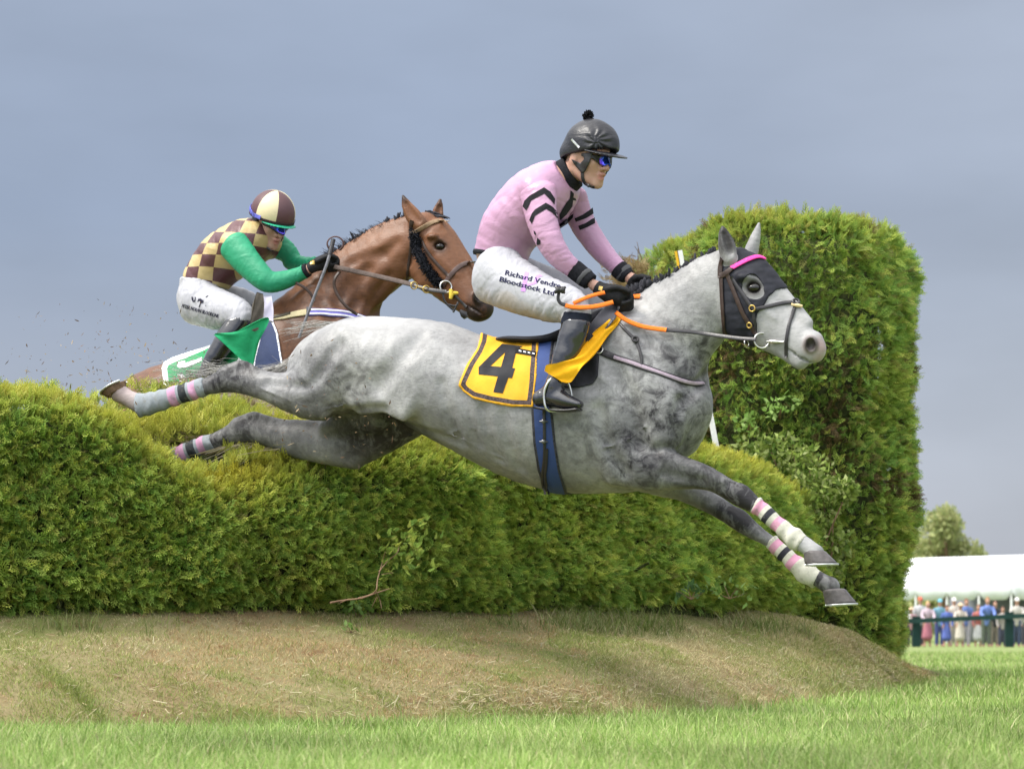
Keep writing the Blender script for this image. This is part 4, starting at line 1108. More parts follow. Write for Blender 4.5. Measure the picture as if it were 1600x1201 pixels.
    for i in range(ns):
        t = i / (ns - 1) * (len(cx) - 1.01); j = int(t); p = cx[j] * (1 - t + j) + cx[j + 1] * (t - j)
        big = 1.35 if i < 7 else 1.0
        c = fr.wor(fr.pt(p[0] - 3, p[1] - 7 * big, .015))
        for q in range(7):
            o_ = rr.normal(0, .0075 * big, 3); r_ = rr.uniform(.006, .011) * big
            pts = [c + o_ + (-.004, 0, -.016), c + o_, c + o_ * 1.5 + (rr.normal(0, .004), 0, .013 * big)]
            V_, F_ = tube_geo(catmull(pts, 3), r_ * np.array([.6, .8, .95, 1, .9, .7, .3]), 6); mb.add(V_, F_)
    for i in range(260):
        t = rr.uniform(0, len(cx) - 1.01); j = int(t); p = cx[j] * (1 - t + j) + cx[j + 1] * (t - j)
        c = fr.wor(fr.pt(p[0], p[1] + 2, rr.normal(0, .015))); d = np.array([-.02 + rr.normal(0, .02), rr.normal(0, .015), .012 + abs(rr.normal(0, .012))])
        V_, F_ = tube_geo([c, c + d * .6, c + d * 1.1 + (-.006, 0, -.004)], [.0014, .001, .0004], 3); mb.add(V_, F_)
    mb.build('mane', M_plait, body)
    # tail
    tc, cs = [], []
    for i in range(330):
        g = rr.uniform(0, 1)
        if g < .10:   p = [(548, 505), (520, 506), (490, 513 + rr.normal(0, 4)), (455 + rr.normal(0, 10), 519 + rr.normal(0, 8))]
        elif g < .80: p = [(540, 510), (500, 528), (472, 552), (452 + rr.normal(0, 5), 582 + rr.normal(0, 7)), (425 + rr.normal(0, 14), 588 + rr.normal(0, 8))]
        else:        p = [(536, 512), (495, 535), (460, 565), (410, 584 + rr.normal(0, 4)), (350, 580 + rr.normal(0, 6)), (300, 578 + rr.normal(0, 9)), (266 + rr.normal(0, 16), 588 + rr.normal(0, 13))]
        s0 = rr.normal(0, .018); js = rr.normal(0, 3.2, 2)
        sd = np.linspace(s0 + .02, s0 + (0 if g < .8 else -.06) + rr.normal(0, .02), len(p))
        P = [fr.wor(fr.pt(a + js[0] * (k > 0), b + js[1] * min(k, 2) * .7, sd[k])) for k, (a, b) in enumerate(p)]
        tc.append(catmull(P, 4)); v = rr.uniform(.08, .45); cs.append((v, v * .97, v * .9))
    hair_strands('tail', tc, M_tail, body, .0016, cs)
    return body, f, V, Q
m, t, b = new_mat('tail_hair'); link(t, attr(t, 'tint', 'Color'), b.inputs['Base Color']); b.inputs['Roughness'].default_value = .5; M_tail = m
grey, grey_field, GV, GQ = grey_horse()
GT = bvh(GV, GQ)
# ------------------------------------------------------------------ shells, straps and prints that lie on a body
def sample(fld, P):
    q = (P - fld.o) / fld.h; q = np.clip(q, 0, np.array(fld.n) - 1.001); I = q.astype(int); t = (q - I).astype(f32); F = fld.F; r = 0
    for a in (0, 1):
        for b in (0, 1):
            for c in (0, 1):
                r = r + F[I[..., 0] + a, I[..., 1] + b, I[..., 2] + c] * ((t[..., 0] if a else 1 - t[..., 0]) * (t[..., 1] if b else 1 - t[..., 1]) * (t[..., 2] if c else 1 - t[..., 2]))
    return r
def shell(fr, fld, poly, off, h=.005, sym=True, mirror=None, holes=(), ywid=.42):
    """the part of a body's skin inside a photo outline, lifted by off; sym repeats it on the other flank"""
    poly = np.array(poly, float); sc = fr.Y(poly[:, 0].mean()) / FPX
    c = [fr.pt(*p) for p in poly]
    lo, hi = np.min(c, 0), np.max(c, 0); lo = lo - (.16, 0, .03); hi = hi + (.16, 0, .03); lo[1], hi[1] = -ywid, (ywid if sym else .1)
    s = Field(np.maximum(lo, fld.o), np.minimum(hi, fld.o + fld.h * (np.array(fld.n) - 1)), h); P = s.points().astype(float)
    s.F = sample(fld, P).astype(f32) - f32(off)
    Pm = P.copy()
    if mirror is None: Pm[..., 1] = -np.abs(Pm[..., 1])
    else:
        o, nrm_ = mirror; d = ((P - o) @ nrm_); Pm = P - np.maximum(d, 0)[..., None] * 2 * nrm_
    x, y = proj(fr.wor(Pm)); D = poly_sdf(x, y, poly) * sc
    for hl in holes: D = np.maximum(D, -poly_sdf(x, y, hl) * sc)
    s.clip(D)
    V, Q = s.mesh(smooth=1)
    Vm = V.copy()
    if mirror is None: Vm[:, 1] = -np.abs(Vm[:, 1])
    else: d = (V - mirror[0]) @ mirror[1]; Vm = V - np.maximum(d, 0)[:, None] * 2 * mirror[1]
    x, y = proj(fr.wor(Vm)); e = -poly_sdf(x, y, poly) * sc
    return fr.wor(V), Q, e, (x, y)
def subdiv_tris(V2, T, maxlen):
    V2 = [tuple(v) for v in V2]; T = [tuple(t) for t in T]
    for _ in range(5):
        cache, out, done = {}, [], True
        def mid(a, b):
            k = (min(a, b), max(a, b))
            if k not in cache: cache[k] = len(V2); V2.append(tuple((np.array(V2[a]) + np.array(V2[b])) / 2))
            return cache[k]
        for a, b, c in T:
            L = [np.hypot(V2[p][0] - V2[q][0], V2[p][1] - V2[q][1]) for p, q in ((a, b), (b, c), (c, a))]
            if max(L) < maxlen: out.append((a, b, c)); continue
            done = False
            ab, bc, ca = mid(a, b), mid(b, c), mid(c, a); out += [(a, ab, ca), (ab, b, bc), (ca, bc, c), (ab, bc, ca)]
        T = out
        if done: break
    return np.array(V2), np.array(T)
from mathutils.geometry import tessellate_polygon
def print_poly(name, tree, polys, mat, parent, lift=.0022, Y=14.0, maxlen=5.0, label=None):
    """printed or sewn shapes laid on a surface; polys: lists of loops (outer, holes...) in photo px"""
    mb = MB()
    for loops in polys:
        flat = [p for l in loops for p in l]
        T = tessellate_polygon([[Vector((a, -b, 0)) for a, b in l] for l in loops])
        V2, T = subdiv_tris(flat, T, maxlen)
        V = np.array([pick(tree, a, b, lift, Y)[0] for a, b in V2]); T = np.array(T)
        n = np.cross(V[T[:, 1]] - V[T[:, 0]], V[T[:, 2]] - V[T[:, 0]]); fl = n[:, 1] > 0; T[fl] = T[fl][:, ::-1]
        mb.add(V, T)
    o = mb.build(name, mat, parent, smooth=True)
    if label: o['label'] = label
    return o
def text_polys(body, p0, p1, hgt):
    """outlines of a line of text from photo point p0 to p1 (its baseline), cap height in px -> triangles"""
    cu = bpy.data.curves.new('lettering', 'FONT'); cu.body = body; cu.resolution_u = 2
    ob = bpy.data.objects.new('lettering', cu); COL.objects.link(ob); bpy.context.view_layer.update()
    me = ob.to_mesh(); me.calc_loop_triangles()
    V = np.array([v.co[:2] for v in me.vertices]); T = np.array([t.vertices[:] for t in me.loop_triangles])
    ob.to_mesh_clear(); bpy.data.objects.remove(ob); bpy.data.curves.remove(cu)
    V[:, 0] -= V[:, 0].min(); V[:, 0] /= V[:, 0].max(); V[:, 1] /= .70
    p0, p1 = np.array(p0, float), np.array(p1, float); d = p1 - p0; u = d / np.linalg.norm(d); up = np.array([u[1], -u[0]])
    return p0 + V[:, :1] * d + V[:, 1:] * hgt * up, T
def print_text(name, tree, lines, mat, parent, lift=.0025, Y=14.0, bold=0.0):
    mb = MB()
    for body, p0, p1, hgt in lines:
        V2, T = text_polys(body, p0, p1, hgt)
        for dx in ((0,) if not bold else (0, bold)):
            V = np.array([pick(tree, a + dx, b, lift + dx * .0002, Y)[0] for a, b in V2]); T2 = T.copy()
            n = np.cross(V[T2[:, 1]] - V[T2[:, 0]], V[T2[:, 2]] - V[T2[:, 0]]); fl = n[:, 1] > 0; T2[fl] = T2[fl][:, ::-1]; mb.add(V, T2)
    return mb.build(name, mat, parent)
def strap(name, tree, pts, w, mat, parent, t=.004, lift=.002, n=5, Y=None, label=None, far=None):
    P, Nn = pick_line(tree, pts, n, lift, Y)
    if far is not None:                                      # and on round the other flank
        L_ = far.loc(P)[::-1] * (1, -1, 1); N_ = (Nn @ far.M.T)[::-1] * (1, -1, 1)
        P = np.vstack([P, far.wor(L_)]); Nn = np.vstack([Nn, N_ @ far.M])
        for _ in range(2): P[1:-1] = .5 * P[1:-1] + .25 * (P[:-2] + P[2:])
    mb = MB(); mb.ribbon(P, Nn, w, t)
    o = mb.build(name, mat, parent)
    if label: o['label'] = label
    return o
def ring_(c, n, r, rt, k=20):
    n = nrm(n); a = nrm(np.cross(n, (0, 0, 1.0))); b = np.cross(n, a); t = np.arange(k) * 2 * math.pi / k
    return tube_geo(np.asarray(c) + r * (np.outer(np.cos(t), a) + np.outer(np.sin(t), b)), rt, 7, closed=True)
def sdf_part(name, fr, chains, h, mat, parent, clips=(), wr=(), grow=0.0, attrs=None, smooth=1, ells=(), pad=.03):
    """chains: (stations, k[, L[, sub]]); clips: (px, py, side, dx, dy[, dside]) cut away towards that photo direction"""
    pts = np.concatenate([fr.st(c[0])[0] for c in chains]); rr = max(max(fr.st(c[0])[1].max(), fr.st(c[0])[2].max()) for c in chains)
    f = Field(pts.min(0) - rr - pad, pts.max(0) + rr + pad, h)
    for c in chains:
        P, ra, rb = fr.st(c[0]); f.chain(P, ra, rb, L=c[2] if len(c) > 2 and c[2] is not None else (0, 1, 0), k=c[1], sub=len(c) > 3 and c[3], grow=grow)
    for e in ells: f.ell(*e)
    for c in clips: f.plane(fr.pt(c[0], c[1], c[2]), (c[3], -(c[5] if len(c) > 5 else 0), -c[4]))
    V, Q = f.mesh(smooth=smooth)
    nn = vnormals(V, Q)
    for w_ in wr:
        if callable(w_): V = V + nn * w_(V)[:, None]; continue
        amp, sc, sd, st_ = w_; V = V + nn * (amp * vnoise(V * np.array(st_), sc, sd))[:, None]
    Vw = fr.wor(V)
    o = mk(name, Vw, Q, mat, parent, attrs=attrs(V, Vw) if attrs else None)
    return o, Vw, Q, f

# materials of the tack
M_blk = plain('black_leather', (.022, .02, .022), .38, .3, 40, bmp=.25, bscale=140, spec=.5)
M_brl = plain('dark_brown_leather', (.045, .028, .022), .42, .3, 40, bmp=.25, bscale=140)
M_steel = plain('bit_steel', (.62, .61, .58), .25, .1, 50, metal=.95, bmp=.05)
M_greyb = plain('dull_buckle', (.14, .14, .14), .4, .1, 50, metal=.6)
M_brass = plain('brass_fitting', (.55, .38, .12), .35, .1, 50, metal=.9, bmp=.05)
M_orange = plain('orange_rein_rubber', (.86, .20, .025), .5, .1, 60, bmp=.4, bscale=220)
M_pinkbraid = plain('pink_browband', (.80, .05, .33), .45, .25, 130, bmp=.8, bscale=150)
M_hood = plain('hood_cloth', (.018, .019, .026), .62, .25, 30, bmp=.4, bdist=.006, bscale=26, spec=.2)
M_navy = plain('navy_webbing', (.022, .04, .14), .75, .2, 40, bmp=.4, bscale=200)
M_pad = plain('dark_pad', (.03, .03, .036), .7, .2, 30, bmp=.3, bscale=120)
M_lilac = plain('lilac_webbing', (.40, .32, .385), .7, .12, 60, bmp=.4, bscale=200)
M_ink = plain('black_cloth_print', (.016, .016, .019), .75, .2, 60, bmp=.3, bscale=200)
M_white = plain('white_cloth', (.74, .74, .76), .75, .06, 30, bmp=.3, bscale=120)

def edged_mat(name, col, ecol, lo, hi, rough=.75, col2=None):
    """cloth with a bound edge: attribute edge is the distance from the rim in metres"""
    m, t, b = new_mat(name); e = attr(t, 'edge'); n = tex_noise(t, 12, 4)
    c = ramp(t, n, [(.3, tuple(np.array(col) * .88)), (.7, tuple(np.minimum(np.array(col) * 1.08, 1)))])
    band = math_(t, 'MULTIPLY', smooth_(t, e, lo - .0012, lo + .0012), smooth_(t, e, hi - .0012, hi + .0012, 1, 0))
    ec = mixc(t, smooth_(t, tex_noise(t, 110, 2), .42, .58), ecol, tuple(np.array(ecol) * 2.4 + .01))
    link(t, mixc(t, band, c, ec), b.inputs['Base Color']); b.inputs['Roughness'].default_value = rough
    bump(t, b, math_(t, 'ADD', tex_noise(t, 9, 3), math_(t, 'MULTIPLY', tex_noise(t, 240, 2), .25)), .5, .012)
    return m
M_ncloth = edged_mat('yellow_number_cloth', (.80, .40, .012), (.03, .018, .018), .010, .030)
M_girth = edged_mat('blue_girth', (.025, .055, .19), (.012, .012, .016), -.05, .011)

# ---- tack of the grey horse
def head_field(fr, stations, HLat, h=.006, extra=()):
    pts = np.concatenate([fr.st(s[0])[0] for s in stations]); f = Field(pts.min(0) - .2, pts.max(0) + .2, h)
    for s, k in stations: f.chain(*fr.st(s), L=HLat, k=k)
    for e in extra: f.ell(*e)
    return f
dl = R(13); HLg = np.array([math.sin(dl), math.cos(dl), 0])
hs = [([(1143, 425, 40, .085, 0), (1163, 448, 50, .098, .01), (1178, 478, 53, .092, .03), (1199, 502, 45, .072, .05), (1224, 522, 36, .056, .07), (1245, 535, 31.5, .052, .085)], .03),
      ([(1140, 450, 24, .08, 0), (1150, 488, 30, .077, .02), (1160, 512, 20, .06, .035)], .025), ([(1180, 414, 12, .03, .02), (1224, 458, 9, .026, .055)], .03)]
hf = head_field(GF, hs, HLg, extra=[(GF.pt(1180, 436, .03) + HLg * (-s_ * .092), np.eye(3), (.032, .02, .014), .025) for s_ in (1, -1)])
hood_poly = [(1127, 404), (1145, 372), (1172, 370), (1245, 415), (1240, 440), (1229, 450), (1213, 453), (1202, 462), (1194, 477), (1184, 489), (1180, 506), (1179, 548), (1136, 545), (1131, 522), (1127, 470), (1126, 430)]
a_ = np.linspace(0, 2 * math.pi, 20)[:-1]
eye_hole = np.c_[1176.5 + 17 * np.cos(a_) + 2.5 * np.sin(2 * a_), 447.5 + 19.5 * np.sin(a_) + 3 * np.cos(a_)]
V, Q, e, _ = shell(GF, hf, hood_poly, .0065, h=.0045, mirror=(GF.pt(1160, 440, 0), HLg), holes=[eye_hole], ywid=.3)
V = V + vnormals(V, Q) * (.0022 * vnoise(V * (1, 1, 2.2), 26, 4) * np.clip((GF.loc(V)[:, 0] > -9), 0, 1))[:, None]
hood = mk('hood', V, Q, M_hood, grey); hood['label'] = 'black stretch hood with eye holes over the grey head'
# everything the bridle lies on: skin and hood together
HT = bvh(np.vstack([GV, V]), np.vstack([GQ, Q + len(GV)]))

bridle = empty('bridle', 'dark leather bridle with pink browband and orange gripped reins on the grey horse', 'bridle')
strap('cheek_strap', HT, [(1136, 427), (1150, 462), (1163, 493), (1181, 521)], .020, M_brl, bridle, lift=.004)
strap('throat_lash', HT, [(1127, 428), (1129, 470), (1131, 500), (1133, 524)], .018, M_brl, bridle, lift=.004)
strap('headpiece', HT, [(1129, 404), (1126, 418), (1126, 434)], .022, M_brl, bridle, lift=.004)
strap('noseband', HT, [(1143, 433), (1160, 458), (1176, 481), (1186, 482), (1213, 476), (1228, 473), (1242, 472)], .016, M_blk, bridle, lift=.004)
strap('noseband', HT, [(1244, 474), (1239, 490), (1233, 508), (1229, 535), (1229, 558)], .014, M_blk, bridle, lift=.004, label='lower noseband strap crossing behind the mouth')
strap('noseband', HT, [(1177, 486), (1179, 500), (1180, 522)], .014, M_blk, bridle, lift=.004)
strap('browband', HT, [(1143, 420), (1156, 413), (1170, 406), (1184, 402), (1194, 405)], .021, M_pinkbraid, bridle, lift=.005, label='bright pink braided browband')
strap('browband_loop', HT, [(1125, 432), (1134, 428), (1145, 419)], .024, M_brl, bridle, lift=.005)
for px, py, r_ in ((1176, 482, .013), (1172, 508, .011)):
    p, n_ = pick(HT, px, py, .008); mb = MB(); v, f_ = ring_(p, n_, r_, .0035); mb.add(v, f_); mb.build('buckle', M_brass, bridle)
p, n_ = pick(HT, 1243, 474, .012); mb = MB(); v, f_ = ring_(p, n_, .014, .005); mb.add(v, f_)
mb.build('noseband_rosette', M_blk, bridle); mb = MB()
p1, _ = pick(HT, 1238, 477, .012); p2, _ = pick(HT, 1252, 481, .01); mb.tube([p1, (p1 + p2) / 2 + (0, -.006, 0), p2], [.006, .008, .006], 8); mb.build('sheepskin_tuft', plain('tuft_wool', (.75, .58, .32), .9), bridle)
pr, nr_ = pick(HT, 1193, 530, .016); nr_ = np.array([.15, -1, .1]); mb = MB(); v, f_ = ring_(pr, nr_, .0325, .0038, 28); mb.add(v, f_); mb.build('bit_ring', M_steel, bridle)
p2, _ = pick(HT, 1170, 534, .014); mb = MB(); v, f_ = ring_(p2, (.8, -.6, .1), .017, .003); mb.add(v, f_); mb.build('rein_ring', M_steel, bridle)
p3, _ = pick(HT, 1200, 532, .012); p4, _ = pick(HT, 1226, 534, .008); mb = MB(); mb.tube(np.linspace(p3, p4, 6), [.004, .0075, .0085, .007, .005, .004], 9); mb.build('bit_bar', M_steel, bridle)

def free_strap(name, tree, pts, w, mat, parent, t=.004, gap=.012, n=6, nvec=(0, -1, .25)):
    """strap hanging free: (px, py, Y) but never inside the body behind it"""
    Q_ = catmull(np.array(pts, float), n); P = []
    for x, y, Y_ in Q_:
        d = Vector(W(x, y, 1.0)) - CAMO; h_ = tree.ray_cast(CAMO, d.normalized())
        P.append(W(x, y, min(Y_, h_[0][1] - gap) if h_[0] is not None else Y_))
    P = np.array(P)
    for _ in range(2): P[1:-1] = .5 * P[1:-1] + .25 * (P[:-2] + P[2:])
    mb = MB(); mb.ribbon(P, np.tile(nrm(nvec), (len(P), 1)), w, t); return mb.build(name, mat, parent)
Yh = 13.64
free_strap('rein_grip', HT, [(962, 488, Yh), (978, 500, Yh - .01), (1000, 509, Yh - .02), (1020, 513, Yh - .03), (1041, 515.5, Yh - .04)], .0185, M_orange, bridle, t=.006)
free_strap('rein', HT, [(1040, 515.5, Yh - .04), (1070, 517.5, Yh - .06), (1100, 521, Yh - .08), (1135, 526, 13.5), (1160, 529, 13.46), (1182, 530, 13.42)], .017, M_blk, bridle)
free_strap('rein_grip', HT, [(958, 472, 13.56), (935, 478, 13.55), (912, 480.5, 13.545), (893, 479.5, 13.545), (883, 477, 13.55)], .0185, M_orange, bridle, t=.006)
free_strap('rein_grip', HT, [(945, 457, 13.58), (928, 461, 13.56), (910, 467.5, 13.56), (896, 474, 13.55)], .015, M_orange, bridle, t=.006)
free_strap('rein_grip', HT, [(978, 461, 13.75), (988, 463, 13.80), (1000, 463, 13.86)], .020, M_orange, bridle, t=.006)
free_strap('rein_end', HT, [(884, 477, 13.55), (876, 474, 13.55), (872, 467, 13.55), (873, 459, 13.55)], .014, M_blk, bridle, t=.006)
mb = MB(); c = W(873, 453, 13.545)
for q in range(5): mb.tube(catmull([c + (rh.normal(0, .012), -.005, -.014), c + (rh.normal(0, .006), -.01, 0), c + (rh.normal(0, .012), -.004, .012)], 3), [.005, .008, .0095, .0095, .009, .007, .005], 7)
mb.build('rein_knot', M_blk, bridle)

# number cloth
cl_poly = [(753, 505), (800, 500), (843, 505), (841, 545), (838, 592), (833, 636), (800, 635), (765, 629), (738, 622), (723, 612), (716, 602), (718, 594), (731, 566), (744, 545), (750, 530)]
V, Q, e, _ = shell(GF, grey_field, cl_poly, .012, h=.0055)
lz = GF.loc(V); V = V + vnormals(V, Q) * (.004 * np.sin(lz[:, 2] * 38 + 4 * vnoise(V, 6)) * np.clip(vnoise(V, 5, 3) + .2, 0, 1) + .003 * vnoise(V * (2, 1, .6), 16, 5))[:, None]
cloth = mk('saddle_cloth', V, Q, M_ncloth, attrs={'edge': e}); tag(cloth, 'yellow racing number cloth with a black 4 and dark braid on the grey horse', 'saddle cloth')
CT = bvh(V, Q)
k4 = lambda L: [(520 + a / 4, 470 + b / 4) for a, b in L]
print_poly('number', CT, [[k4([(1058, 270), (1188, 286), (1150, 304), (1122, 420), (1140, 423), (1120, 483), (1097, 480), (1062, 578), (1004, 570), (1032, 472), (912, 460), (912, 415)]), k4([(1078, 322), (985, 408), (1052, 414)])]], plain('number_black', (.028, .028, .032), .6, .15, 30), cloth, Y=13.7)
print_poly('tag_patch', CT, [[[(806, 544), (842, 551), (841, 558), (805, 552)]]], M_ink, cloth, lift=.004, Y=13.7)
print_poly('tag_lettering', CT, [[[(811 + i * 7, 548 + i * 1.3), (815 + i * 7, 549 + i * 1.3), (815 + i * 7, 551 + i * 1.3), (811 + i * 7, 550 + i * 1.3)]] for i in range(4)], M_white, cloth, lift=.0055, Y=13.7)

saddle = empty('saddle', 'black racing saddle with a navy girth and steel stirrup on the grey horse', 'saddle')
o, _, _, _ = sdf_part('seat', GF, [([(786, 532, 4, .10, 0), (805, 532, 6, .14, 0), (840, 534, 7, .17, 0), (875, 531, 10, .17, 0), (915, 512, 14, .13, 0), (945, 495, 13, .09, 0), (957, 487, 8, .05, 0)], .02)], .006, M_pad, saddle)
V, Q, e, _ = shell(GF, grey_field, [(862, 560), (858, 620), (864, 650), (868, 690), (875, 735), (886, 770), (890, 800), (858, 800), (852, 770), (840, 735), (833, 690), (830, 640), (834, 590), (838, 530), (866, 526)], .0095, h=.0055)
mk('girth', V, Q, M_girth, saddle, attrs={'edge': e}); GiT = bvh(V, Q)
strap('girth_strap', GiT, [(850, 640), (851, 680), (851, 715), (847, 748), (852, 772)], .013, M_blk, saddle, lift=.002, Y=13.7)
strap('girth_strap', GiT, [(855, 700), (854, 725), (852, 745), (858, 772)], .011, M_blk, saddle, lift=.004, Y=13.7)
for y in (658, 689):
    mb = MB(); p, n_ = pick(GiT, 850, y, .009, 13.7); mb.box(p, (.036, .005, .006)); mb.box(p + (0, -.003, 0), (.014, .004, .016)); mb.build('girth_buckle', M_greyb, saddle)
V, Q, e, _ = shell(GF, grey_field, [(880, 545), (905, 520), (938, 505), (936, 560), (934, 588), (926, 600), (905, 605), (884, 606), (872, 600)], .012, h=.0055)
mk('pad', V, Q, M_pad, saddle)
V, Q, e, _ = shell(GF, grey_field, [(893, 562), (900, 540), (915, 515), (935, 490), (953, 470), (966, 470), (963, 496), (948, 515), (930, 530), (912, 556), (900, 572)], .032, h=.0055)
mk('flap', V, Q, plain('saddle_flap_leather', (.055, .057, .07), .4, .15, 20, bmp=.2, bscale=80), saddle)
mb = MB(); mb.tube(catmull([W(926, 523, 13.60), (W(912, 538, 13.60)), W(898, 549, 13.60)], 4), .006, 7); mb.build('girth_point', M_pad, saddle)
# stirrup iron round the near boot
irn = [(850, 622, .405), (852, 606, .405), (861, 592, .395), (875, 589, .36), (887, 597, .325), (893, 616, .315), (891, 634, .315), (872, 642, .345), (855, 640, .40)]
P = np.array([GF.wor(GF.pt(a, b, c_)) for a, b, c_ in irn]); mb = MB(); v, f_ = tube_geo(catmull(P, 4, closed=True), .0055, 8, closed=True); mb.add(v, f_); mb.build('stirrup', M_steel, saddle)
mb = MB(); P = np.array([GF.wor(GF.pt(a, b, c_)) for a, b, c_ in ((868, 590, .378), (880, 565, .32), (898, 535, .30), (906, 520, .28))]); mb.ribbon(catmull(P, 4), np.tile([0, -1., 0], (13, 1)), .022, .004); mb.build('stirrup_leather', M_blk, saddle)

# the number cloth's front corner, pulled out over the boot
def draped(name, rows, mat, parent, thick=.004, fold=.006, ff=(26, 9), n=7, across=9, seed=0):
    """loose cloth between two edges: rows of ((px,py,Y),(px,py,Y))"""
    A = catmull([r[0] for r in rows], n); B = catmull([r[1] for r in rows], n); t = np.linspace(0, 1, across)
    G = np.array([[W(*(a * (1 - q) + b * q)) for q in t] for a, b in zip(A, B)])
    i, j = G.shape[:2]; idx = np.arange(i * j).reshape(i, j); F = np.stack([idx[:-1, :-1], idx[1:, :-1], idx[1:, 1:], idx[:-1, 1:]], -1).reshape(-1, 4)
    V = G.reshape(-1, 3); nn = vnormals(V, F)
    s = np.repeat(np.arange(i) / i, j); u = np.tile(t, i)
    V = V + nn * (fold * np.sin(u * ff[0] / 3 + s * ff[1] + 3 * vnoise(V, 9, seed)) * (.4 + .6 * np.sin(np.pi * np.clip(s, .05, 1))))[:, None]
    nn = vnormals(V, F); m_ = len(V); rim = np.concatenate([idx[0, :], idx[1:, -1], idx[-1, -2::-1], idx[-2:0:-1, 0]]); rj = np.roll(rim, -1)
    Vv = np.vstack([V, V - nn * thick]); Ff = np.vstack([F, F[:, ::-1] + m_, np.stack([rim, rim + m_, rj + m_, rj], 1)])
    return mk(name, Vv, Ff, mat, parent)
M_yel = plain('yellow_cloth', (.80, .40, .012), .7, .1, 14, bmp=.5, bdist=.008, bscale=30)
draped('cloth_corner', [((962, 488, 13.70), (972, 492, 13.70)), ((948, 502, 13.66), (966, 506, 13.665)), ((930, 518, 13.63), (950, 524, 13.635)), ((912, 540, 13.58), (938, 541, 13.60)), ((895, 560, 13.54), (925, 556, 13.56)), ((872, 567, 13.515), (908, 574, 13.53)), ((854, 570, 13.51), (893, 596, 13.525)), ((851, 580, 13.51), (878, 596, 13.52))], M_yel, cloth, fold=.008)

# breast girth and neck strap
bs = empty('breast_strap', 'lilac and black breast strap running from the saddle across the grey chest', 'breast strap')
pl = [(922, 541), (935, 548), (960, 558), (985, 566), (1015, 577), (1045, 588), (1070, 596), (1090, 599), (1098, 599)]
strap('binding', HT, pl, .029, M_blk, bs, lift=.002, t=.004, far=GF); strap('webbing', HT, pl[2:], .015, M_lilac, bs, lift=.0045, t=.004, far=GF)
mb = MB(); p, n_ = pick(HT, 936, 548, .01); v, f_ = ring_(p, n_, .018, .004); mb.add(v, f_); mb.build('strap_ring', M_steel, bs)
strap('neck_strap', HT, [(963, 500), (975, 513), (988, 527), (995, 536), (1000, 550), (1003, 562), (1001, 574)], .013, M_blk, bs, lift=.003)
mb = MB(); p, n_ = pick(HT, 992, 532, .01); v, f_ = ring_(p, n_, .013, .005); mb.add(v, f_); mb.build('neck_ring', M_blk, bs)
# ------------------------------------------------------------------ riders
def axes_from(fr, yaw, pitch, roll=0.0):
    """head axes in the body frame: yaw towards the camera, pitch down"""
    y, p, r = R(yaw), R(pitch), R(roll)
    F_ = np.array([math.cos(y) * math.cos(p), -math.sin(y) * math.cos(p), -math.sin(p)]); S_ = nrm(np.cross(F_, (0, 0, 1.0))); U_ = np.cross(S_, F_)
    U2 = U_ * math.cos(r) + S_ * math.sin(r); S2 = np.cross(F_, U2)
    return F_, U2, S2                        # forward, up, right-hand side
def head_sdf(f, c, ax, s=1.0, neck=None, grow=0.0, face=True):
    F_, U_, S_ = ax; A = np.array(ax); p = lambda x, u, w=0: c + s * (F_ * x + U_ * u + S_ * w)
    E = lambda x, u, w, r, k=.015, sub=False: f.ell(p(x, u, w), A, np.array(r) * s, k=k * s, sub=sub, grow=grow)
    C = lambda L, k=.012, sub=False: f.chain([p(*q[:3]) for q in L], [q[3] * s for q in L], [q[3] * s for q in L], L=S_, k=k * s, sub=sub, res=3, grow=grow)
    E(-.012, .045, 0, (.100, .090, .078)); E(.028, -.022, 0, (.068, .082, .062), .03)
    C([(-.005, -.045, .052, .026), (.03, -.075, .04, .022), (.07, -.095, .012, .018)], .02); C([(-.005, -.045, -.052, .026), (.03, -.075, -.04, .022), (.07, -.095, -.012, .018)], .02)
    E(.074, -.098, 0, (.015, .016, .018), .02)
    C([(.086, .018, 0, .008), (.108, -.010, 0, .0095), (.121, -.030, 0, .0120)], .010); E(.100, -.034, .012, (.012, .009, .008), .008); E(.100, -.034, -.012, (.012, .009, .008), .008)
    C([(.070, .030, .045, .010), (.088, .034, .022, .012), (.089, .030, 0, .010), (.088, .034, -.022, .012), (.070, .030, -.045, .010)], .015)
    for w in (1, -1):
        E(.062, -.012, w * .040, (.026, .022, .018), .02); E(.082, .010, w * .030, (.014, .013, .018), .01, True); E(.072, .010, w * .030, (.0125, .0125, .0125), .004)
        E(-.008, -.002, w * .076, (.020, .031, .010), .006); E(.000, .000, w * .086, (.008, .018, .006), .005, True)
    C([(.086, -.060, .020, .006), (.100, -.057, .008, .009), (.102, -.058, 0, .0085), (.100, -.057, -.008, .009), (.086, -.060, -.020, .006)], .006)
    C([(.086, -.075, .016, .007), (.094, -.076, 0, .0095), (.086, -.075, -.016, .007)], .008)
    C([(.096, -.0665, .020, .0025), (.108, -.0665, 0, .0060), (.096, -.0665, -.020, .0025)], .003, True)
    if neck is not None: f.chain(neck[0], neck[1], neck[2], k=.03, grow=grow)
def hand_sdf(f, fr, wrist, palm, fingers, thumb, grow=0.0):
    f.chain(*fr.st([wrist] + palm), k=.012, grow=grow)
    for g in fingers: f.chain(*fr.st(g), k=.005, grow=grow, res=4)
    f.chain(*fr.st(thumb), k=.007, grow=grow, res=4)

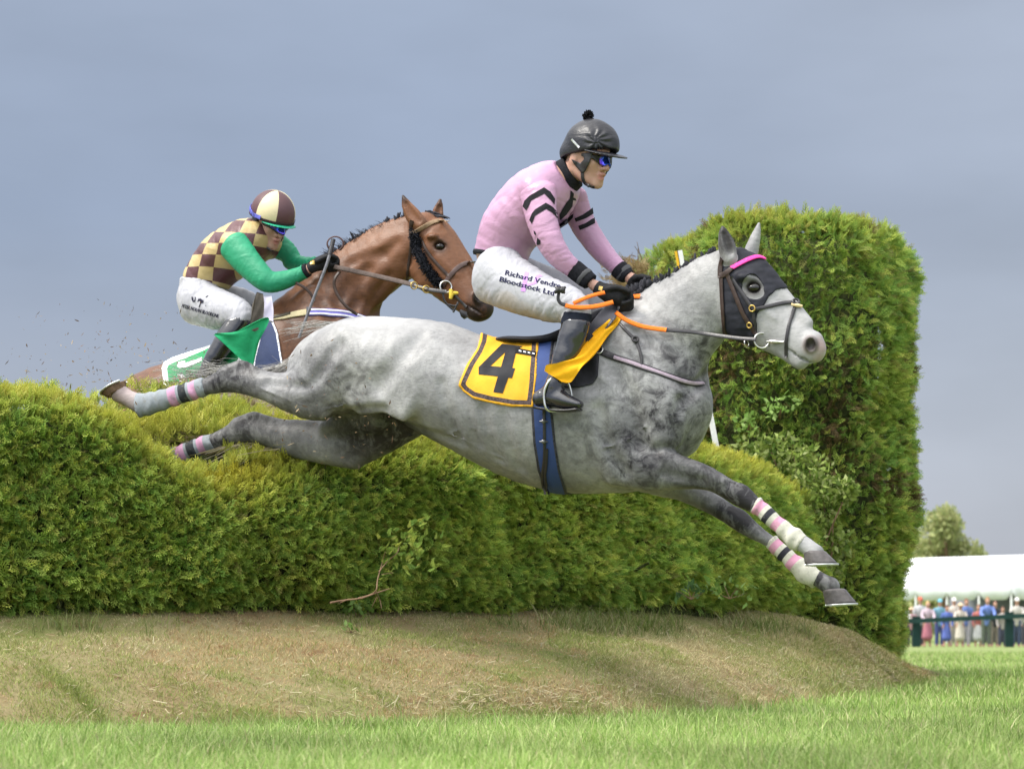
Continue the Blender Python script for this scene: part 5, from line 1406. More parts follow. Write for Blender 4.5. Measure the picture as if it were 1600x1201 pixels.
m, t, b = new_mat('skin')
n = tex_noise(t, 16, 4); n2 = tex_noise(t, 70, 4)
c = ramp(t, n, [(.3, (.44, .245, .18)), (.7, (.52, .305, .23))]); c = mixc(t, math_(t, 'MULTIPLY', smooth_(t, n2, .5, .75), .25), c, (.45, .19, .14))
c = mixc(t, attr(t, 'stubble'), c, (.30, .19, .14)); c = mixc(t, attr(t, 'lip'), c, (.42, .15, .13))
link(t, c, b.inputs['Base Color']); b.inputs['Roughness'].default_value = .5; b.inputs['Subsurface Weight'].default_value = .08; b.inputs['Subsurface Radius'].default_value = (.02, .008, .005)
bump(t, b, n2, .15, .002); M_skin = m
def silk_mat(name, col, rough=.42, sheen=.0, wr=.4):
    m, t, b = new_mat(name); n = tex_noise(t, 7, 4)
    link(t, ramp(t, n, [(.3, tuple(np.array(col) * .92)), (.7, tuple(np.minimum(np.array(col) * 1.06, 1)))]), b.inputs['Base Color'])
    b.inputs['Roughness'].default_value = rough; b.inputs['Sheen Weight'].default_value = sheen
    h = math_(t, 'ADD', tex_noise(t, 9, 4, .55, stretch=(1, 1, 2.2, 0, .6, 0), dist=.8), math_(t, 'MULTIPLY', tex_noise(t, 34, 3), .25)); bump(t, b, h, wr, .014)
    return m
M_pink = silk_mat('pink_silk', (.47, .265, .40), .36, .0, .3)
def breech_mat(name, stain):
    m, t, b = new_mat(name); n = tex_noise(t, 10, 4)
    c = ramp(t, n, [(.3, (.35, .35, .385)), (.7, (.41, .41, .44))]); c = mixc(t, math_(t, 'MULTIPLY', attr(t, 'stain'), .8), c, stain)
    link(t, c, b.inputs['Base Color']); b.inputs['Roughness'].default_value = .6
    h = math_(t, 'ADD', tex_noise(t, 15, 4, .6, stretch=(1, 1, .45, 0, -.9, 0), dist=1.0), math_(t, 'MULTIPLY', tex_noise(t, 60, 3), .2)); bump(t, b, h, .4, .012)
    return m
M_breech = breech_mat('white_breeches', (.40, .26, .10))
M_boot = plain('boot_leather', (.014, .014, .018), .16, .3, 14, bmp=.3, bdist=.01, bscale=18, coat=.6, spec=.6)
M_glove = plain('black_glove', (.018, .018, .020), .6, .3, 60, bmp=.5, bscale=120)
M_cuff = plain('black_knit_cuff', (.016, .016, .02), .85, .3, 90, bmp=.6, bscale=240)
M_greyband = plain('grey_band', (.09, .09, .095), .8)
M_sock = plain('dark_sock', (.012, .015, .025), .9, .2, 60)

# ---- rider of the grey horse
JF = Frame(850, 13.95, .0010)
P_torso = [(782, 396, 43, .135), (799, 356, 48, .16), (832, 322, 54, .18), (860, 294, 43, .17), (878, 276, 24, .09)]
P_sh = [(838, 300, 26, .05, .17), (866, 296, 30, .07, 0), (892, 306, 25, .05, -.17)]
P_armN = [(841, 302, 30, .055, .18), (845, 335, 26, .054, .21), (857, 371, 22, .052, .22), (873, 399, 19, .048, .21), (897, 421, 14.5, .042, .17)]
P_armF = [(893, 310, 25, .05, -.18), (911, 350, 21, .05, -.22), (934, 385, 18.5, .047, -.22), (953, 406, 15.5, .042, -.19), (967, 420, 14, .04, -.16)]
P_hip = [(778, 424, 44, .10, .075), (780, 424, 44, .10, -.075)]
P_thN = [(774, 430, 45, .095, .09), (812, 449, 40, .090, .16), (856, 468, 34, .082, .23), (890, 478, 29, .068, .27), (902, 494, 23, .058, .29)]
P_thF = [(776, 430, 45, .095, -.09), (826, 446, 40, .09, -.18), (885, 461, 33, .077, -.25), (925, 476, 27, .062, -.28), (930, 500, 22, .055, -.29)]
P_bootN = [(904, 488, 20, .056, .29), (897, 518, 22, .060, .31), (884, 553, 19.5, .054, .33), (872, 585, 15, .042, .35), (866, 604, 14.5, .042, .36)]
P_footN = [(843, 623, 12, .032, .36), (862, 618, 16, .040, .36), (884, 627, 11.5, .042, .365), (905, 632, 6.5, .034, .365)]
P_bootF = [(q[0] + 26, q[1] - 4, q[2], q[3], -q[4]) for q in P_bootN]; P_footF = [(q[0] + 26, q[1] - 4, q[2], q[3], -q[4]) for q in P_footN]
HAND_N = dict(wrist=(926, 444, 9.5, .028, .145), palm=[(940, 453, 12, .030, .14), (956, 460, 15.5, .040, .13), (968, 464, 14, .040, .125)],
              fingers=[[(968 + 1.0 * i, 455 + 5.2 * i, 3.9, .0115, .150 - .012 * i), (984 + .6 * i, 459 + 5.2 * i, 3.7, .011, .150 - .012 * i), (987 - .8 * i, 469 + 4.4 * i, 3.5, .0105, .150 - .012 * i), (974 - 1.5 * i, 474 + 3.6 * i, 3.2, .010, .148 - .011 * i)] for i in range(4)],
              thumb=[(948, 452, 5.5, .015, .168), (962, 449, 4.6, .013, .172), (974, 451, 4.0, .0115, .168), (983, 455, 3.5, .0105, .165)])
HAND_F = dict(wrist=(980, 430, 9.5, .027, -.13), palm=[(988, 437, 11, .030, -.12), (1000, 446, 13, .038, -.115)],
              fingers=[[(1002 + 1 * i, 437 + 4.8 * i, 3.8, .0112, -.075 - .013 * i), (1016 + .6 * i, 441 + 4.8 * i, 3.6, .0108, -.075 - .013 * i), (1018 - .8 * i, 450 + 4 * i, 3.4, .0102, -.075 - .013 * i), (1006 - 1 * i, 455 + 3.2 * i, 3.1, .0098, -.078 - .012 * i)] for i in range(4)],
              thumb=[(991, 435, 5.2, .014, -.08), (1003, 432, 4.4, .012, -.062), (1014, 434, 3.8, .011, -.058)])
def sphere_bits(rng, c, r, n, ln, rad):
    mb = MB()
    for i in range(n):
        d = nrm(rng.normal(0, 1, 3)); p = c + d * r; v, f_ = tube_geo([c + d * r * .4, p, p + d * ln + rng.normal(0, .3, 3) * ln], [rad, rad, rad * .4], 3); mb.add(v, f_)
    return mb
def build_person(fr, label, hc, hax, hs, neck, limbs, hands, h=.0075):
    pts = np.concatenate([fr.st(l)[0] for l, k in limbs] + [[fr.pt(*hc)]])
    f = Field(pts.min(0) - .17, pts.max(0) + .19, h)
    for l, k in limbs: f.chain(*fr.st(l), k=k, grow=-.016)
    head_sdf(f, fr.pt(*hc), hax, hs, neck)
    for hd in hands: hand_sdf(f, fr, **hd, grow=-.003)
    V, Q = f.mesh(smooth=1); p = lambda x, u, w=0: fr.pt(*hc) + hs * (hax[0] * x + hax[1] * u + hax[2] * w)
    d = lambda q, r: np.clip(1.2 - np.linalg.norm(V - q, axis=1) / r, 0, 1)
    st_ = np.maximum.reduce([d(p(.07, -.085, 0), .045 * hs), d(p(.04, -.07, .045), .035 * hs), d(p(.04, -.07, -.045), .035 * hs)]) * .14
    o = mk('person', fr.wor(V), Q, M_skin, attrs={'stubble': st_, 'lip': np.maximum(d(p(.100, -.066, .006), .020 * hs), d(p(.100, -.066, -.006), .020 * hs))})
    tag(o, label, 'person'); return o
def stain_attr(fr, pts):
    return lambda V, Vw: {'stain': np.clip(masks(fr, Vw, pts) + .25 * np.clip(vnoise(Vw, 9, 4), -1, 1) * (masks(fr, Vw, pts) > .05), 0, 1)}

hc, hax, hsz = (918, 249, .0), axes_from(JF, 26, 10), 1.06
neckN = JF.st([(876, 284, 17, .055, 0), (893, 268, 16.5, .053, 0), (911, 250, 17, .055, 0)])
rider = build_person(JF, 'rider in pink silks with black chevrons and pom-pom helmet on the grey horse', hc, hax, hsz, neckN,
                     [(P_torso, .04), (P_sh, .04), (P_armN, .03), (P_armF, .03), (P_hip, .03), (P_thN, .04), (P_thF, .04), (P_bootN, .02), (P_footN, .02), (P_bootF, .02), (P_footF, .02),
                      ([P_armN[-1], (912, 432, 11.5, .034, .155), (926, 444, 9.5, .028, .145)], .02), ([P_armF[-1], (974, 425, 11, .034, -.145), (980, 430, 9.5, .027, -.13)], .02)], [HAND_N, HAND_F])
def folds(fr, a, b, wave, amp, seed=0, m0=-.2):
    """cloth folds crossing the line from photo point a to b"""
    A, B = fr.pt(*a), fr.pt(*b); d = nrm(B - A)
    def fn(V):
        s = (V - A) @ d; rest = V - A - s[:, None] * d
        q = np.stack([s / wave + .5 * vnoise(V, 6, seed), rest[:, 0] / (wave * 4) + rest[:, 2] / (wave * 4), rest[:, 1] / (wave * 4)], -1)
        n1, n2 = vnoise(q, .8, seed + 1), vnoise(q, 1.7, seed + 5)
        return amp * (.35 * n1 - .8 * np.exp(-(n1 / .16) ** 2) - .35 * np.exp(-(n2 / .14) ** 2)) * np.clip(.55 + .9 * vnoise(V, 5, seed + 2), 0, 1)
    return fn
WR = [(.006, 5, 1, (1, 1, 1.6)), folds(JF, (760, 330, .1), (850, 395, .1), .05, .005, 3), folds(JF, (770, 400, .1), (800, 340, .1), .03, .003, 8)]
_, JV, JQ, _ = sdf_part('jersey', JF, [(P_torso, .04), (P_sh, .045)], .0065, M_pink, rider, clips=[(782, 405, 0, -.25, 1.0), (885, 273, 0, .85, -.53)], wr=WR)
_, SV, SQ, _ = sdf_part('sleeve', JF, [(P_armN, .03)], .0055, M_pink, rider, clips=[(898, 422, .17, .74, .67)], wr=[(.004, 7, 3, (1, 1, 1)), folds(JF, (850, 330, .2), (895, 415, .2), .022, .0045, 4)])
_, SFV, SFQ, _ = sdf_part('sleeve', JF, [(P_armF, .03)], .0055, M_pink, rider, clips=[(968, 421, -.16, .7, .7)], wr=[(.004, 7, 5, (1, 1, 1)), folds(JF, (905, 340, -.2), (960, 415, -.2), .022, .0045, 6)])
BR, BV, BQ, _ = sdf_part('breeches', JF, [(P_hip, .03), (P_thN, .04), (P_thF, .04)], .0065, M_breech, rider, clips=[(790, 379, 0, .15, -1.0), (893, 507, .29, -.06, 1.0)], wr=[(.004, 7, 7, (1, 1, 1)), folds(JF, (800, 490, .15), (880, 450, .25), .018, .0042, 12), folds(JF, (752, 400, .1), (790, 450, .12), .02, .0035, 15)],
                         attrs=stain_attr(JF, [(800, 492, .18, .10, .6), (835, 505, .2, .10, .7), (765, 474, .12, .08, .4), (865, 512, .24, .07, .5), (880, 500, .3, .05, .3)]))
sdf_part('waistband', JF, [([(748, 398, 8, .10, .02), (762, 398, 20, .13, 0), (782, 401, 41, .137, 0)], .03)], .006, M_ink, rider, clips=[(782, 397, 0, .2, -1.0), (782, 404, 0, -.2, 1.0)])
sdf_part('cuff', JF, [([(894, 418, 15.5, .044, .172), (910, 431, 15, .042, .158), (927, 444, 13, .036, .145)], .01)], .005, M_cuff, rider, clips=[(895, 420, .17, -.76, -.65), (923, 442, .145, .74, .67)])
sdf_part('cuff_band', JF, [([(908, 429, 15.8, .044, .16), (918, 437, 15, .042, .15)], .01)], .004, M_greyband, rider, clips=[(910, 431, .16, -.76, -.65), (916, 436, .15, .74, .67)])
sdf_part('cuff', JF, [([(963, 416, 15.5, .043, -.163), (972, 425, 15, .042, -.145), (982, 433, 12, .035, -.13)], .01)], .005, M_cuff, rider, clips=[(966, 419, -.16, -.7, -.7), (981, 433, -.13, .7, .7)])
sdf_part('cuff_band', JF, [([(970, 422, 15.8, .044, -.15), (978, 430, 15, .042, -.14)], .01)], .004, M_greyband, rider, clips=[(972, 424, -.15, -.7, -.7), (977, 429, -.14, .7, .7)])
for hd, cw in ((HAND_N, (932, 448, .142, -.85, -.5)), (HAND_F, (987, 436, -.125, -.75, -.65))):
    P0, ra, rb = JF.st([hd['wrist']] + hd['palm']); f = Field(P0.min(0) - .12, P0.max(0) + .12, .0036); hand_sdf(f, JF, **hd); f.plane(JF.pt(cw[0], cw[1], cw[2]), (cw[3], 0, -cw[4])); V, Q = f.mesh(smooth=1)
    V = V + vnormals(V, Q) * (.001 * vnoise(V, 60, 2))[:, None]; g = mk('glove', JF.wor(V), Q, M_glove, rider)
    if hd is HAND_N:
        T_ = bvh(JF.wor(V), Q); print_poly('wrist_badge', T_, [[[(936, 447), (942, 448), (941, 455), (935, 453)]]], M_brass, g, lift=.002, Y=13.8)
sdf_part('collar', JF, [([(872, 286, 30, .088, 0), (886, 275, 28, .080, 0), (899, 266, 26, .074, 0)], .015)], .005, M_cuff, rider, clips=[(896, 269, 0, .85, -.53), (879, 277, 0, -.85, .53)], wr=[(.003, 22, 3, (1, 1, 1))])
sdf_part('boot', JF, [(P_bootN, .02), (P_footN, .02)], .005, M_boot, rider, clips=[(902, 500, .3, .1, -1)], wr=[(.0025, 13, 5, (1, 1, 1.5))])
mb = MB(); c_ = JF.wor(np.array([JF.pt(836, 636, .36), JF.pt(862, 640, .36), (JF.pt(886, 641, .365)), JF.pt(906, 639, .365)])); mb.ribbon(catmull(c_, 4), np.tile([0, 0, -1.], (13, 1)), np.linspace(.06, .07, 13), .007); mb.build('boot_sole', M_blk, rider)
sdf_part('sock', JF, [([(903, 486, 23.5, .062, .288), (899, 505, 22.5, .060, .30)], .01)], .005, M_sock, rider, clips=[(903, 489, .29, .1, -1)])
sdf_part('boot', JF, [(P_bootF, .02), (P_footF, .02)], .006, M_boot, rider, clips=[(930, 496, -.3, .1, -1)])

# helmet under a silk cap
def ell_dome(name, fr, c, ax, rad, mat, parent, planes, h=.005, wr=(), attrs=None, extra=()):
    f = Field(c - np.max(rad) - .05, c + np.max(rad) + .05, h); f.ell(c, np.array(ax), rad, k=.01)
    for e in extra: e(f)
    for p, n_ in planes: f.plane(p, n_)
    V, Q = f.mesh(smooth=1); nn = vnormals(V, Q)
    for fn in wr: V = V + nn * fn(V)[:, None]
    return mk(name, fr.wor(V), Q, mat, parent, attrs=attrs(V) if attrs else None), V, Q
Fh, Uh, Sh = hax
M_cap = silk_mat('black_silk_cap', (.016, .016, .021), .40, .0, .5)
ch_ = JF.pt(925, 227, 0)
def capfold(V):
    d = V - JF.pt(934, 222, .09); r = np.linalg.norm(d, axis=1); a = np.arctan2(d[:, 2], d[:, 0]); return .0035 * np.sin(a * 9 + 3 * vnoise(V, 18)) * np.exp(-((r - .035) / .03) ** 2) + .0018 * vnoise(V, 20, 4)
helm, _, _ = ell_dome('helmet', JF, ch_, (Fh, Sh, Uh), (.131, .112, .115), M_cap, rider, [(JF.pt(925, 242, 0), -Uh * 1.0 + Fh * .30)], wr=[capfold], extra=[lambda f: f.ell(JF.pt(*hc) - Fh * .040 + Uh * .02, np.array((Fh, Sh, Uh)), (.098, .100, .075), k=.02)])
helm['label'] = 'black silk covered helmet with pom-pom'
f = Field(ch_ - .2, ch_ + .24, .0045); f.ell(ch_ + Fh * .072 - Uh * .030, np.array([nrm(Fh - Uh * .10), Sh, np.cross(nrm(Fh - Uh * .10), Sh) * -1]), (.122, .104, .009), k=.005); f.plane(ch_ + Fh * .05, -Fh); V, Q = f.mesh(smooth=1); mk('peak', JF.wor(V), Q, M_cap, helm)
cb, sb_ = JF.wor(JF.pt(919, 181.5, 0)), MB()
mbp = sphere_bits(rh, cb, .019, 260, .007, .0035); mbp.build('pom_pom', M_cuff, helm)
strap_tree = bvh(JF.wor(_), Q) if False else None
# face furniture
ff = Field(JF.pt(*hc) - .2, JF.pt(*hc) + .2, .004); head_sdf(ff, JF.pt(*hc), hax, hsz, neckN)
hm = (JF.pt(*hc), -Sh if Sh[1] < 0 else Sh)
FV, FQ = ff.mesh(smooth=1); FT = bvh(JF.wor(FV), FQ)
m, t, b = new_mat('mirror_lens'); lw = N(t, 'ShaderNodeLayerWeight'); lw.inputs[0].default_value = .4
link(t, ramp(t, tex_noise(t, 14, 2), [(.35, (.01, .05, .30)), (.5, (.03, .10, .62)), (.65, (.16, .06, .62))]), b.inputs['Base Color']); b.inputs['Metallic'].default_value = .75; b.inputs['Roughness'].default_value = .12; M_lens = m
V, Q, e, _ = shell(JF, ff, [(936, 244), (945, 244), (962, 246), (962, 251), (953, 256), (944, 260), (937, 257), (933, 250)], .009, h=.0036, mirror=hm, ywid=.2); gl = mk('sunglasses', V, Q, M_lens, rider)
V, Q, e, _ = shell(JF, ff, [(908, 240), (932, 242), (940, 244), (937, 258), (928, 249), (908, 244)], .009, h=.0036, mirror=hm, ywid=.2); mk('frame', V, Q, M_blk, gl)
V, Q, e, _ = shell(JF, ff, [(908, 240), (927, 238), (921, 255), (914, 269), (909, 271), (897, 257), (892, 248), (900, 252), (907, 255), (913, 248)], .011, h=.0036, mirror=hm, ywid=.2); hn = mk('helmet_harness', V, Q, M_blk, rider)
strap('chin_strap', FT, [(910, 268), (911, 279), (915, 287), (921, 291), (929, 292)], .014, M_blk, hn, lift=.003, Y=13.8)
p = JF.wor(JF.pt(899, 223, .115)); mb = MB(); mb.ribbon(np.linspace(W(893, 218, p[1] - .012), W(905, 231, p[1] - .004), 5), np.tile([-.2, -1., .2], (5, 1)), .009, .003); mb.build('cap_toggle', M_white, helm)

# black devices on the silks
allT = bvh(np.vstack([JV, SV, SFV]), np.vstack([JQ, SQ + len(JV), SFQ + len(JV) + len(SV)]))
q4 = lambda L: [(700 + a / 4, 150 + b / 4) for a, b in L]
print_poly('chevron', allT, [[q4([(468, 690), (480, 655), (510, 625), (600, 572), (640, 600), (668, 645), (664, 680), (640, 650), (602, 612), (520, 655), (505, 690), (490, 715)])]], M_ink, rider, Y=13.7)
print_poly('chevron', allT, [[q4([(510, 775), (525, 735), (545, 710), (612, 668), (655, 695), (684, 730), (684, 765), (650, 730), (614, 708), (545, 750), (525, 800)])]], M_ink, rider, Y=13.7)
print_poly('chevron', allT, [[q4([(792, 765), (845, 740), (905, 697), (910, 735), (860, 765), (800, 787)])]], M_ink, rider, Y=14.1)
print_poly('chevron', allT, [[q4([(815, 812), (860, 795), (915, 758), (918, 795), (870, 820), (825, 838)])]], M_ink, rider, Y=14.1)
print_poly('chest_device', allT, [[q4([(765, 590), (785, 610), (775, 690), (740, 740), (700, 775), (695, 740), (735, 670), (760, 640)])], [q4([(695, 800), (740, 765), (785, 735), (782, 760), (745, 800), (700, 830)])], [q4([(770, 628), (795, 640), (800, 655), (778, 650)])], [q4([(536, 840), (548, 850), (552, 872), (540, 862)])], [q4([(560, 885), (580, 905), (578, 925), (552, 935)])]], M_ink, rider, Y=13.7)
BT = bvh(BV, BQ)
print_poly('emblem', BT, [[[(820, 424), (826, 426), (821, 456), (814, 455)]], [[(834, 441), (838, 430), (844, 429), (848, 432), (842, 433), (838, 444)]], [[(824, 443), (836, 440), (836, 444), (824, 447)]]], plain('lilac_print', (.50, .27, .62), .7), BR, lift=.0015, Y=13.6)
print_text('lettering', BT, [('Richard Vendre', (789, 429.5), (875, 451), 7.6), ('Bloodstock Ltd', (780.5, 439.5), (865, 462), 7.6)], plain('navy_print', (.012, .012, .05), .7), BR, lift=.0028, Y=13.6, bold=.7)
# ------------------------------------------------------------------ the bay horse and its rider, a length behind
BF = Frame(500, 16.3, .00117)
dl2 = R(12); HLb = np.array([math.sin(dl2), math.cos(dl2), 0])
BAY_HEAD = [([(662, 357, 27, .080, 0), (677, 390, 43, .095, .01), (692, 420, 42, .088, .03), (708, 443, 35, .070, .05), (726, 461, 27.5, .055, .07), (740, 474, 24.5, .052, .085), (749, 481, 22.5, .05, .095), (755, 484, 18, .047, .10)], .03),
            ([(660, 385, 20, .075, 0), (664, 415, 27, .075, .02), (668, 438, 18, .06, .035)], .025), ([(715, 470, 9, .04, .055), (735, 484, 9.5, .034, .08), (742, 486, 9, .034, .09)], .012),
            ([(752, 470, 13, .043, .10), (758, 482, 12, .043, .10), (757, 489, 7, .036, .10)], .02), ([(690, 350, 9, .03, .02), (722, 392, 7, .026, .055), (746, 438, 7, .022, .09)], .03)]
def bay_horse():
    fr = BF
    lo = np.array([fr.pt(110, 700)[0], -.46, fr.pt(300, 905)[2]]); hi = np.array([fr.pt(800, 500)[0], .46, fr.pt(660, 295)[2]])
    f = Field(lo, hi, .0078); ch = lambda st, k=.03, **kw: f.chain(*fr.st(st), k=k, **kw)
    ch([(212, 690, 74, .20), (246, 674, 97, .26), (310, 654, 99, .285), (378, 630, 100, .295), (440, 592, 106, .285), (495, 556, 98, .25), (530, 532, 76, .21), (546, 524, 56, .17)], k=.05)
    ch([(495, 520, 84, .16), (522, 482, 70, .135), (548, 452, 60, .112), (586, 420, 50, .095), (622, 397, 46, .088), (648, 385, 42, .086)], k=.06)
    ch([(478, 440, 12, .03), (515, 411, 9, .026), (560, 379, 8, .025), (600, 356, 8, .025), (642, 343, 7, .03)], k=.05)
    ch([(478, 470, 26, .05, .13), (510, 520, 34, .06, .155), (535, 560, 34, .065, .165)], k=.045)
    ch([(505, 600, 42, .09, .14), (555, 610, 30, .075, .14), (600, 598, 18, .05, .14), (612, 596, 16, .045, .13), (590, 622, 9, .03, .13), (560, 640, 12, .035, .13), (545, 655, 12, .035, .12)], k=.03)
    ch([(505, 600, 42, .09, -.14), (560, 618, 28, .075, -.14), (606, 610, 17, .05, -.14), (600, 630, 10, .03, -.13), (565, 652, 12, .035, -.13)], k=.03)
    for s_ in (.15, -.15):
        ch([(245, 700, 56, .12, s_), (232, 760, 50, .11, s_), (248, 800, 30, .07, s_), (222, 836, 18, .045, s_), (230, 862, 12, .032, s_), (246, 892, 12, .034, s_)], k=.035)
    for s_, k in BAY_HEAD: f.chain(*fr.st(s_), L=HLb, k=k)
    for sd in (1, -1):
        f.ell(fr.pt(690, 372, .03) + HLb * (-sd * .088), np.eye(3), (.032, .02, .015), k=.025)
        c = fr.pt(700, 405, .03) + HLb * (-sd * .075); f.chain([c, fr.pt(724, 432, .06) + HLb * (-sd * .056)], [.012, .006], k=.02, res=1)
    f.chain(*fr.st([(657, 352, 12.5, .03, .085), (645, 337, 13, .028, .09), (635, 320, 8.5, .02, .09), (629.5, 305, 2.2, .007, .09)]), L=HLb, k=.015)
    f.chain(*fr.st([(655, 345, 4.5, .012, .118), (644, 333, 7.5, .016, .118), (634, 317, 3.5, .010, .11)]), L=HLb, k=.008, sub=True)
    f.chain(*fr.st([(683, 342, 10, .028, -.07), (684, 332, 9.5, .026, -.07), (686, 323, 7.5, .018, -.07), (688, 313, 2.5, .008, -.07)]), L=HLb, k=.012)
    f.chain(*fr.st([(684, 334, 5, .016, -.045), (687, 322, 3.5, .010, -.055)]), L=HLb, k=.008, sub=True)
    p, n = fpick(fr, f, 748, 463); f.ell(p + n * .006, np.eye(3), (.030, .034, .038), k=.02); pn_, nn0 = fpick(fr, f, 748, 464); f.ell(pn_ - nn0 * .003, np.eye(3), (.017, .026, .028), k=.009, sub=True)
    for a, b in (((722, 474), (736, 480)), ((736, 480), (752, 490))):
        pa, pb = fpick(fr, f, *a)[0], fpick(fr, f, *b)[0]; f.chain([pa, pb], [.006, .006], k=.006, sub=True, res=1)
    pe, ne = fpick(fr, f, 687, 384); f.ell(pe - ne * .001, np.eye(3), (.029, .02, .018), k=.010, sub=True); pu = [fpick(fr, f, *q)[0] for q in ((677, 382), (682, 376), (690, 374), (697, 381))]; f.chain([q - (0, .002, 0) for q in pu], [.005, .008, .008, .005], k=.008)
    for seg, r, off_ in ((((636, 440), (606, 470)), .02, .011), (((606, 470), (578, 500)), .022, .013), (((600, 400), (560, 430), (530, 470)), .04, .032), (((655, 378), (640, 410)), .018, .011), (((560, 470), (545, 500)), .02, .010), (((500, 470), (520, 510), (530, 550)), .03, .018), (((618, 380), (600, 395), (575, 400), (548, 412)), .025, .019), (((575, 420), (560, 450), (552, 480)), .025, .019), (((610, 430), (590, 455), (572, 485)), .012, .008), (((672, 400), (676, 425), (690, 445)), .016, .012)):
        q = [fpick(fr, f, *s_) for s_ in seg]; f.chain([a + b * off_ for a, b in q], [r] * len(q), k=.03, sub=True, res=2)
    for seg, r in ((((700, 400), (708, 418), (704, 436)), .0032), (((708, 418), (722, 430)), .0028), (((640, 405), (615, 430), (590, 460)), .0034), (((664, 420), (668, 435), (680, 448)), .0028)):
        q = [fpick(fr, f, *s_) for s_ in seg]; f.chain([a - b * .0005 for a, b in q], [r] * len(q), k=.006, res=4)
    V, Q = f.mesh(smooth=1); V = fr.wor(V)
    nn = vnormals(V, Q); V = V + nn * (.0022 * vnoise(V, 11, 3) + .0012 * vnoise(V, 30, 4))[:, None]
    dark = masks(fr, V, [(757, 488, .1, .09, .9), (748, 465, .13, .06, .8), (687, 384, .12, .045, .7), (630, 306, .1, .05, .9), (688, 313, -.07, .04, .8), (740, 485, .08, .06, .6), (660, 345, .1, .02, .3)])
    pale = masks(fr, V, [(640, 380, .09, .2, .35), (600, 400, .1, .2, .3), (670, 440, .1, .12, .5), (690, 420, .12, .12, .3)])
    dap = masks(fr, V, [(520, 520, .2, .5, .8), (560, 450, .1, .3, .5), (250, 640, .2, .5, .6)])
    white = masks(fr, V, [(706, 363, -.01, .030, .9), (712, 372, 0, .022, .6)])
    def near(q, r, a): return a * np.clip(1.25 - np.linalg.norm(V - fr.wor(q), axis=1) / r, 0, 1) ** .8
    black = np.maximum.reduce([near(pn_ - nn0 * .012, .030, .95), near(pe, .034, .85)])
    for q, r_ in (((760, 484), .09), ((752, 472), .08), ((744, 488), .07), ((735, 486), .05)): dark = np.maximum(dark, near(fpick(fr, f, *q)[0], r_, 1.3))
    dark = np.maximum(dark, near(pe, .06, .5))
    body = mk('horse', V, Q, M_bayw, attrs=dict(dark=dark, dapple=dap, pale=pale, pink=white, black=black))
    tag(body, 'bay horse with black plaited mane coming over the hedge behind the grey', 'horse')
    for sd in (1, -1):
        c = fr.wor(pe - ne * .010) if sd == 1 else fr.wor(pe - ne * .010 + HLb * .165)
        bm = MB(); u = np.linspace(0, math.pi, 9); v = np.linspace(0, 2 * math.pi, 17)[:-1]
        S = np.array([[math.sin(a) * math.cos(b_), math.sin(a) * math.sin(b_), math.cos(a)] for a in u for b_ in v]) * (.024, .020, .0175)
        bm.add(c + S, [[i * 16 + k, i * 16 + (k + 1) % 16, (i + 1) * 16 + (k + 1) % 16, (i + 1) * 16 + k] for i in range(8) for k in range(16)]); bm.build('eye', M_eye, body)
    mb = MB(); rr = np.random.default_rng(9)
    cx = catmull([(520, 405), (545, 387), (575, 368), (605, 353), (640, 340)], 6)
    for i, (px, py) in enumerate([(531, 397), (540, 390), (549, 383), (558, 377), (567, 372), (577, 366), (594, 358), (607, 350), (621, 344), (634, 340)]):
        c = fr.wor(fr.pt(px, py - 2, .01))
        for q in range(7 if i > 4 else 10):
            o_ = rr.normal(0, .008, 3); pts = [c + o_ + (-.003, 0, -.02), c + o_, c + o_ * 1.4 + (rr.normal(0, .005), 0, .016)]
            V_, F_ = tube_geo(catmull(pts, 3), rr.uniform(.006, .010) * np.array([.6, .8, .95, 1, .9, .7, .3]), 6); mb.add(V_, F_)
    for i in range(420):
        t = min(rr.uniform(0, 1) ** 1.6, .99) * (len(cx) - 1.01); j = int(t); p = cx[j] * (1 - t + j) + cx[j + 1] * (t - j)
        c = fr.wor(fr.pt(p[0], p[1] + 2, rr.normal(0, .012))); d = np.array([-.02 + rr.normal(0, .02), rr.normal(0, .015), .028 * (1.2 - t / len(cx)) + abs(rr.normal(0, .01))])
        V_, F_ = tube_geo([c, c + d * .6, c + d * 1.1 + (-.008, 0, -.003)], [.0018, .0012, .0005], 3); mb.add(V_, F_)
    c = fr.wor(fr.pt(697, 340, -.01))
    for q in range(24):                                                         # forelock
        d = np.array([.05 + rr.normal(0, .012), -.01 + rr.normal(0, .015), -.012 + rr.normal(0, .008)]); a = fr.wor(fr.pt(664 + q * .9, 330 + q * .35, .0)); V_, F_ = tube_geo([a, a + d * .6 + (0, 0, .004), a + d], [.005, .004, .001], 4); mb.add(V_, F_)
    mb.build('mane', M_plait, body)
    return body, f, V, Q
M_bayw = M_bay.copy()
for nd in M_bayw.node_tree.nodes:                                               # its face marking is white, not pink
    if nd.type == 'MIX' and nd.inputs[0].is_linked and nd.inputs[0].links[0].from_node.type == 'ATTRIBUTE' and nd.inputs[0].links[0].from_node.attribute_name == 'pink':
        nd.inputs[7].default_value = (.6, .56, .52, 1)
bay, bay_field, bV, bQ = bay_horse(); BAYT = bvh(bV, bQ)

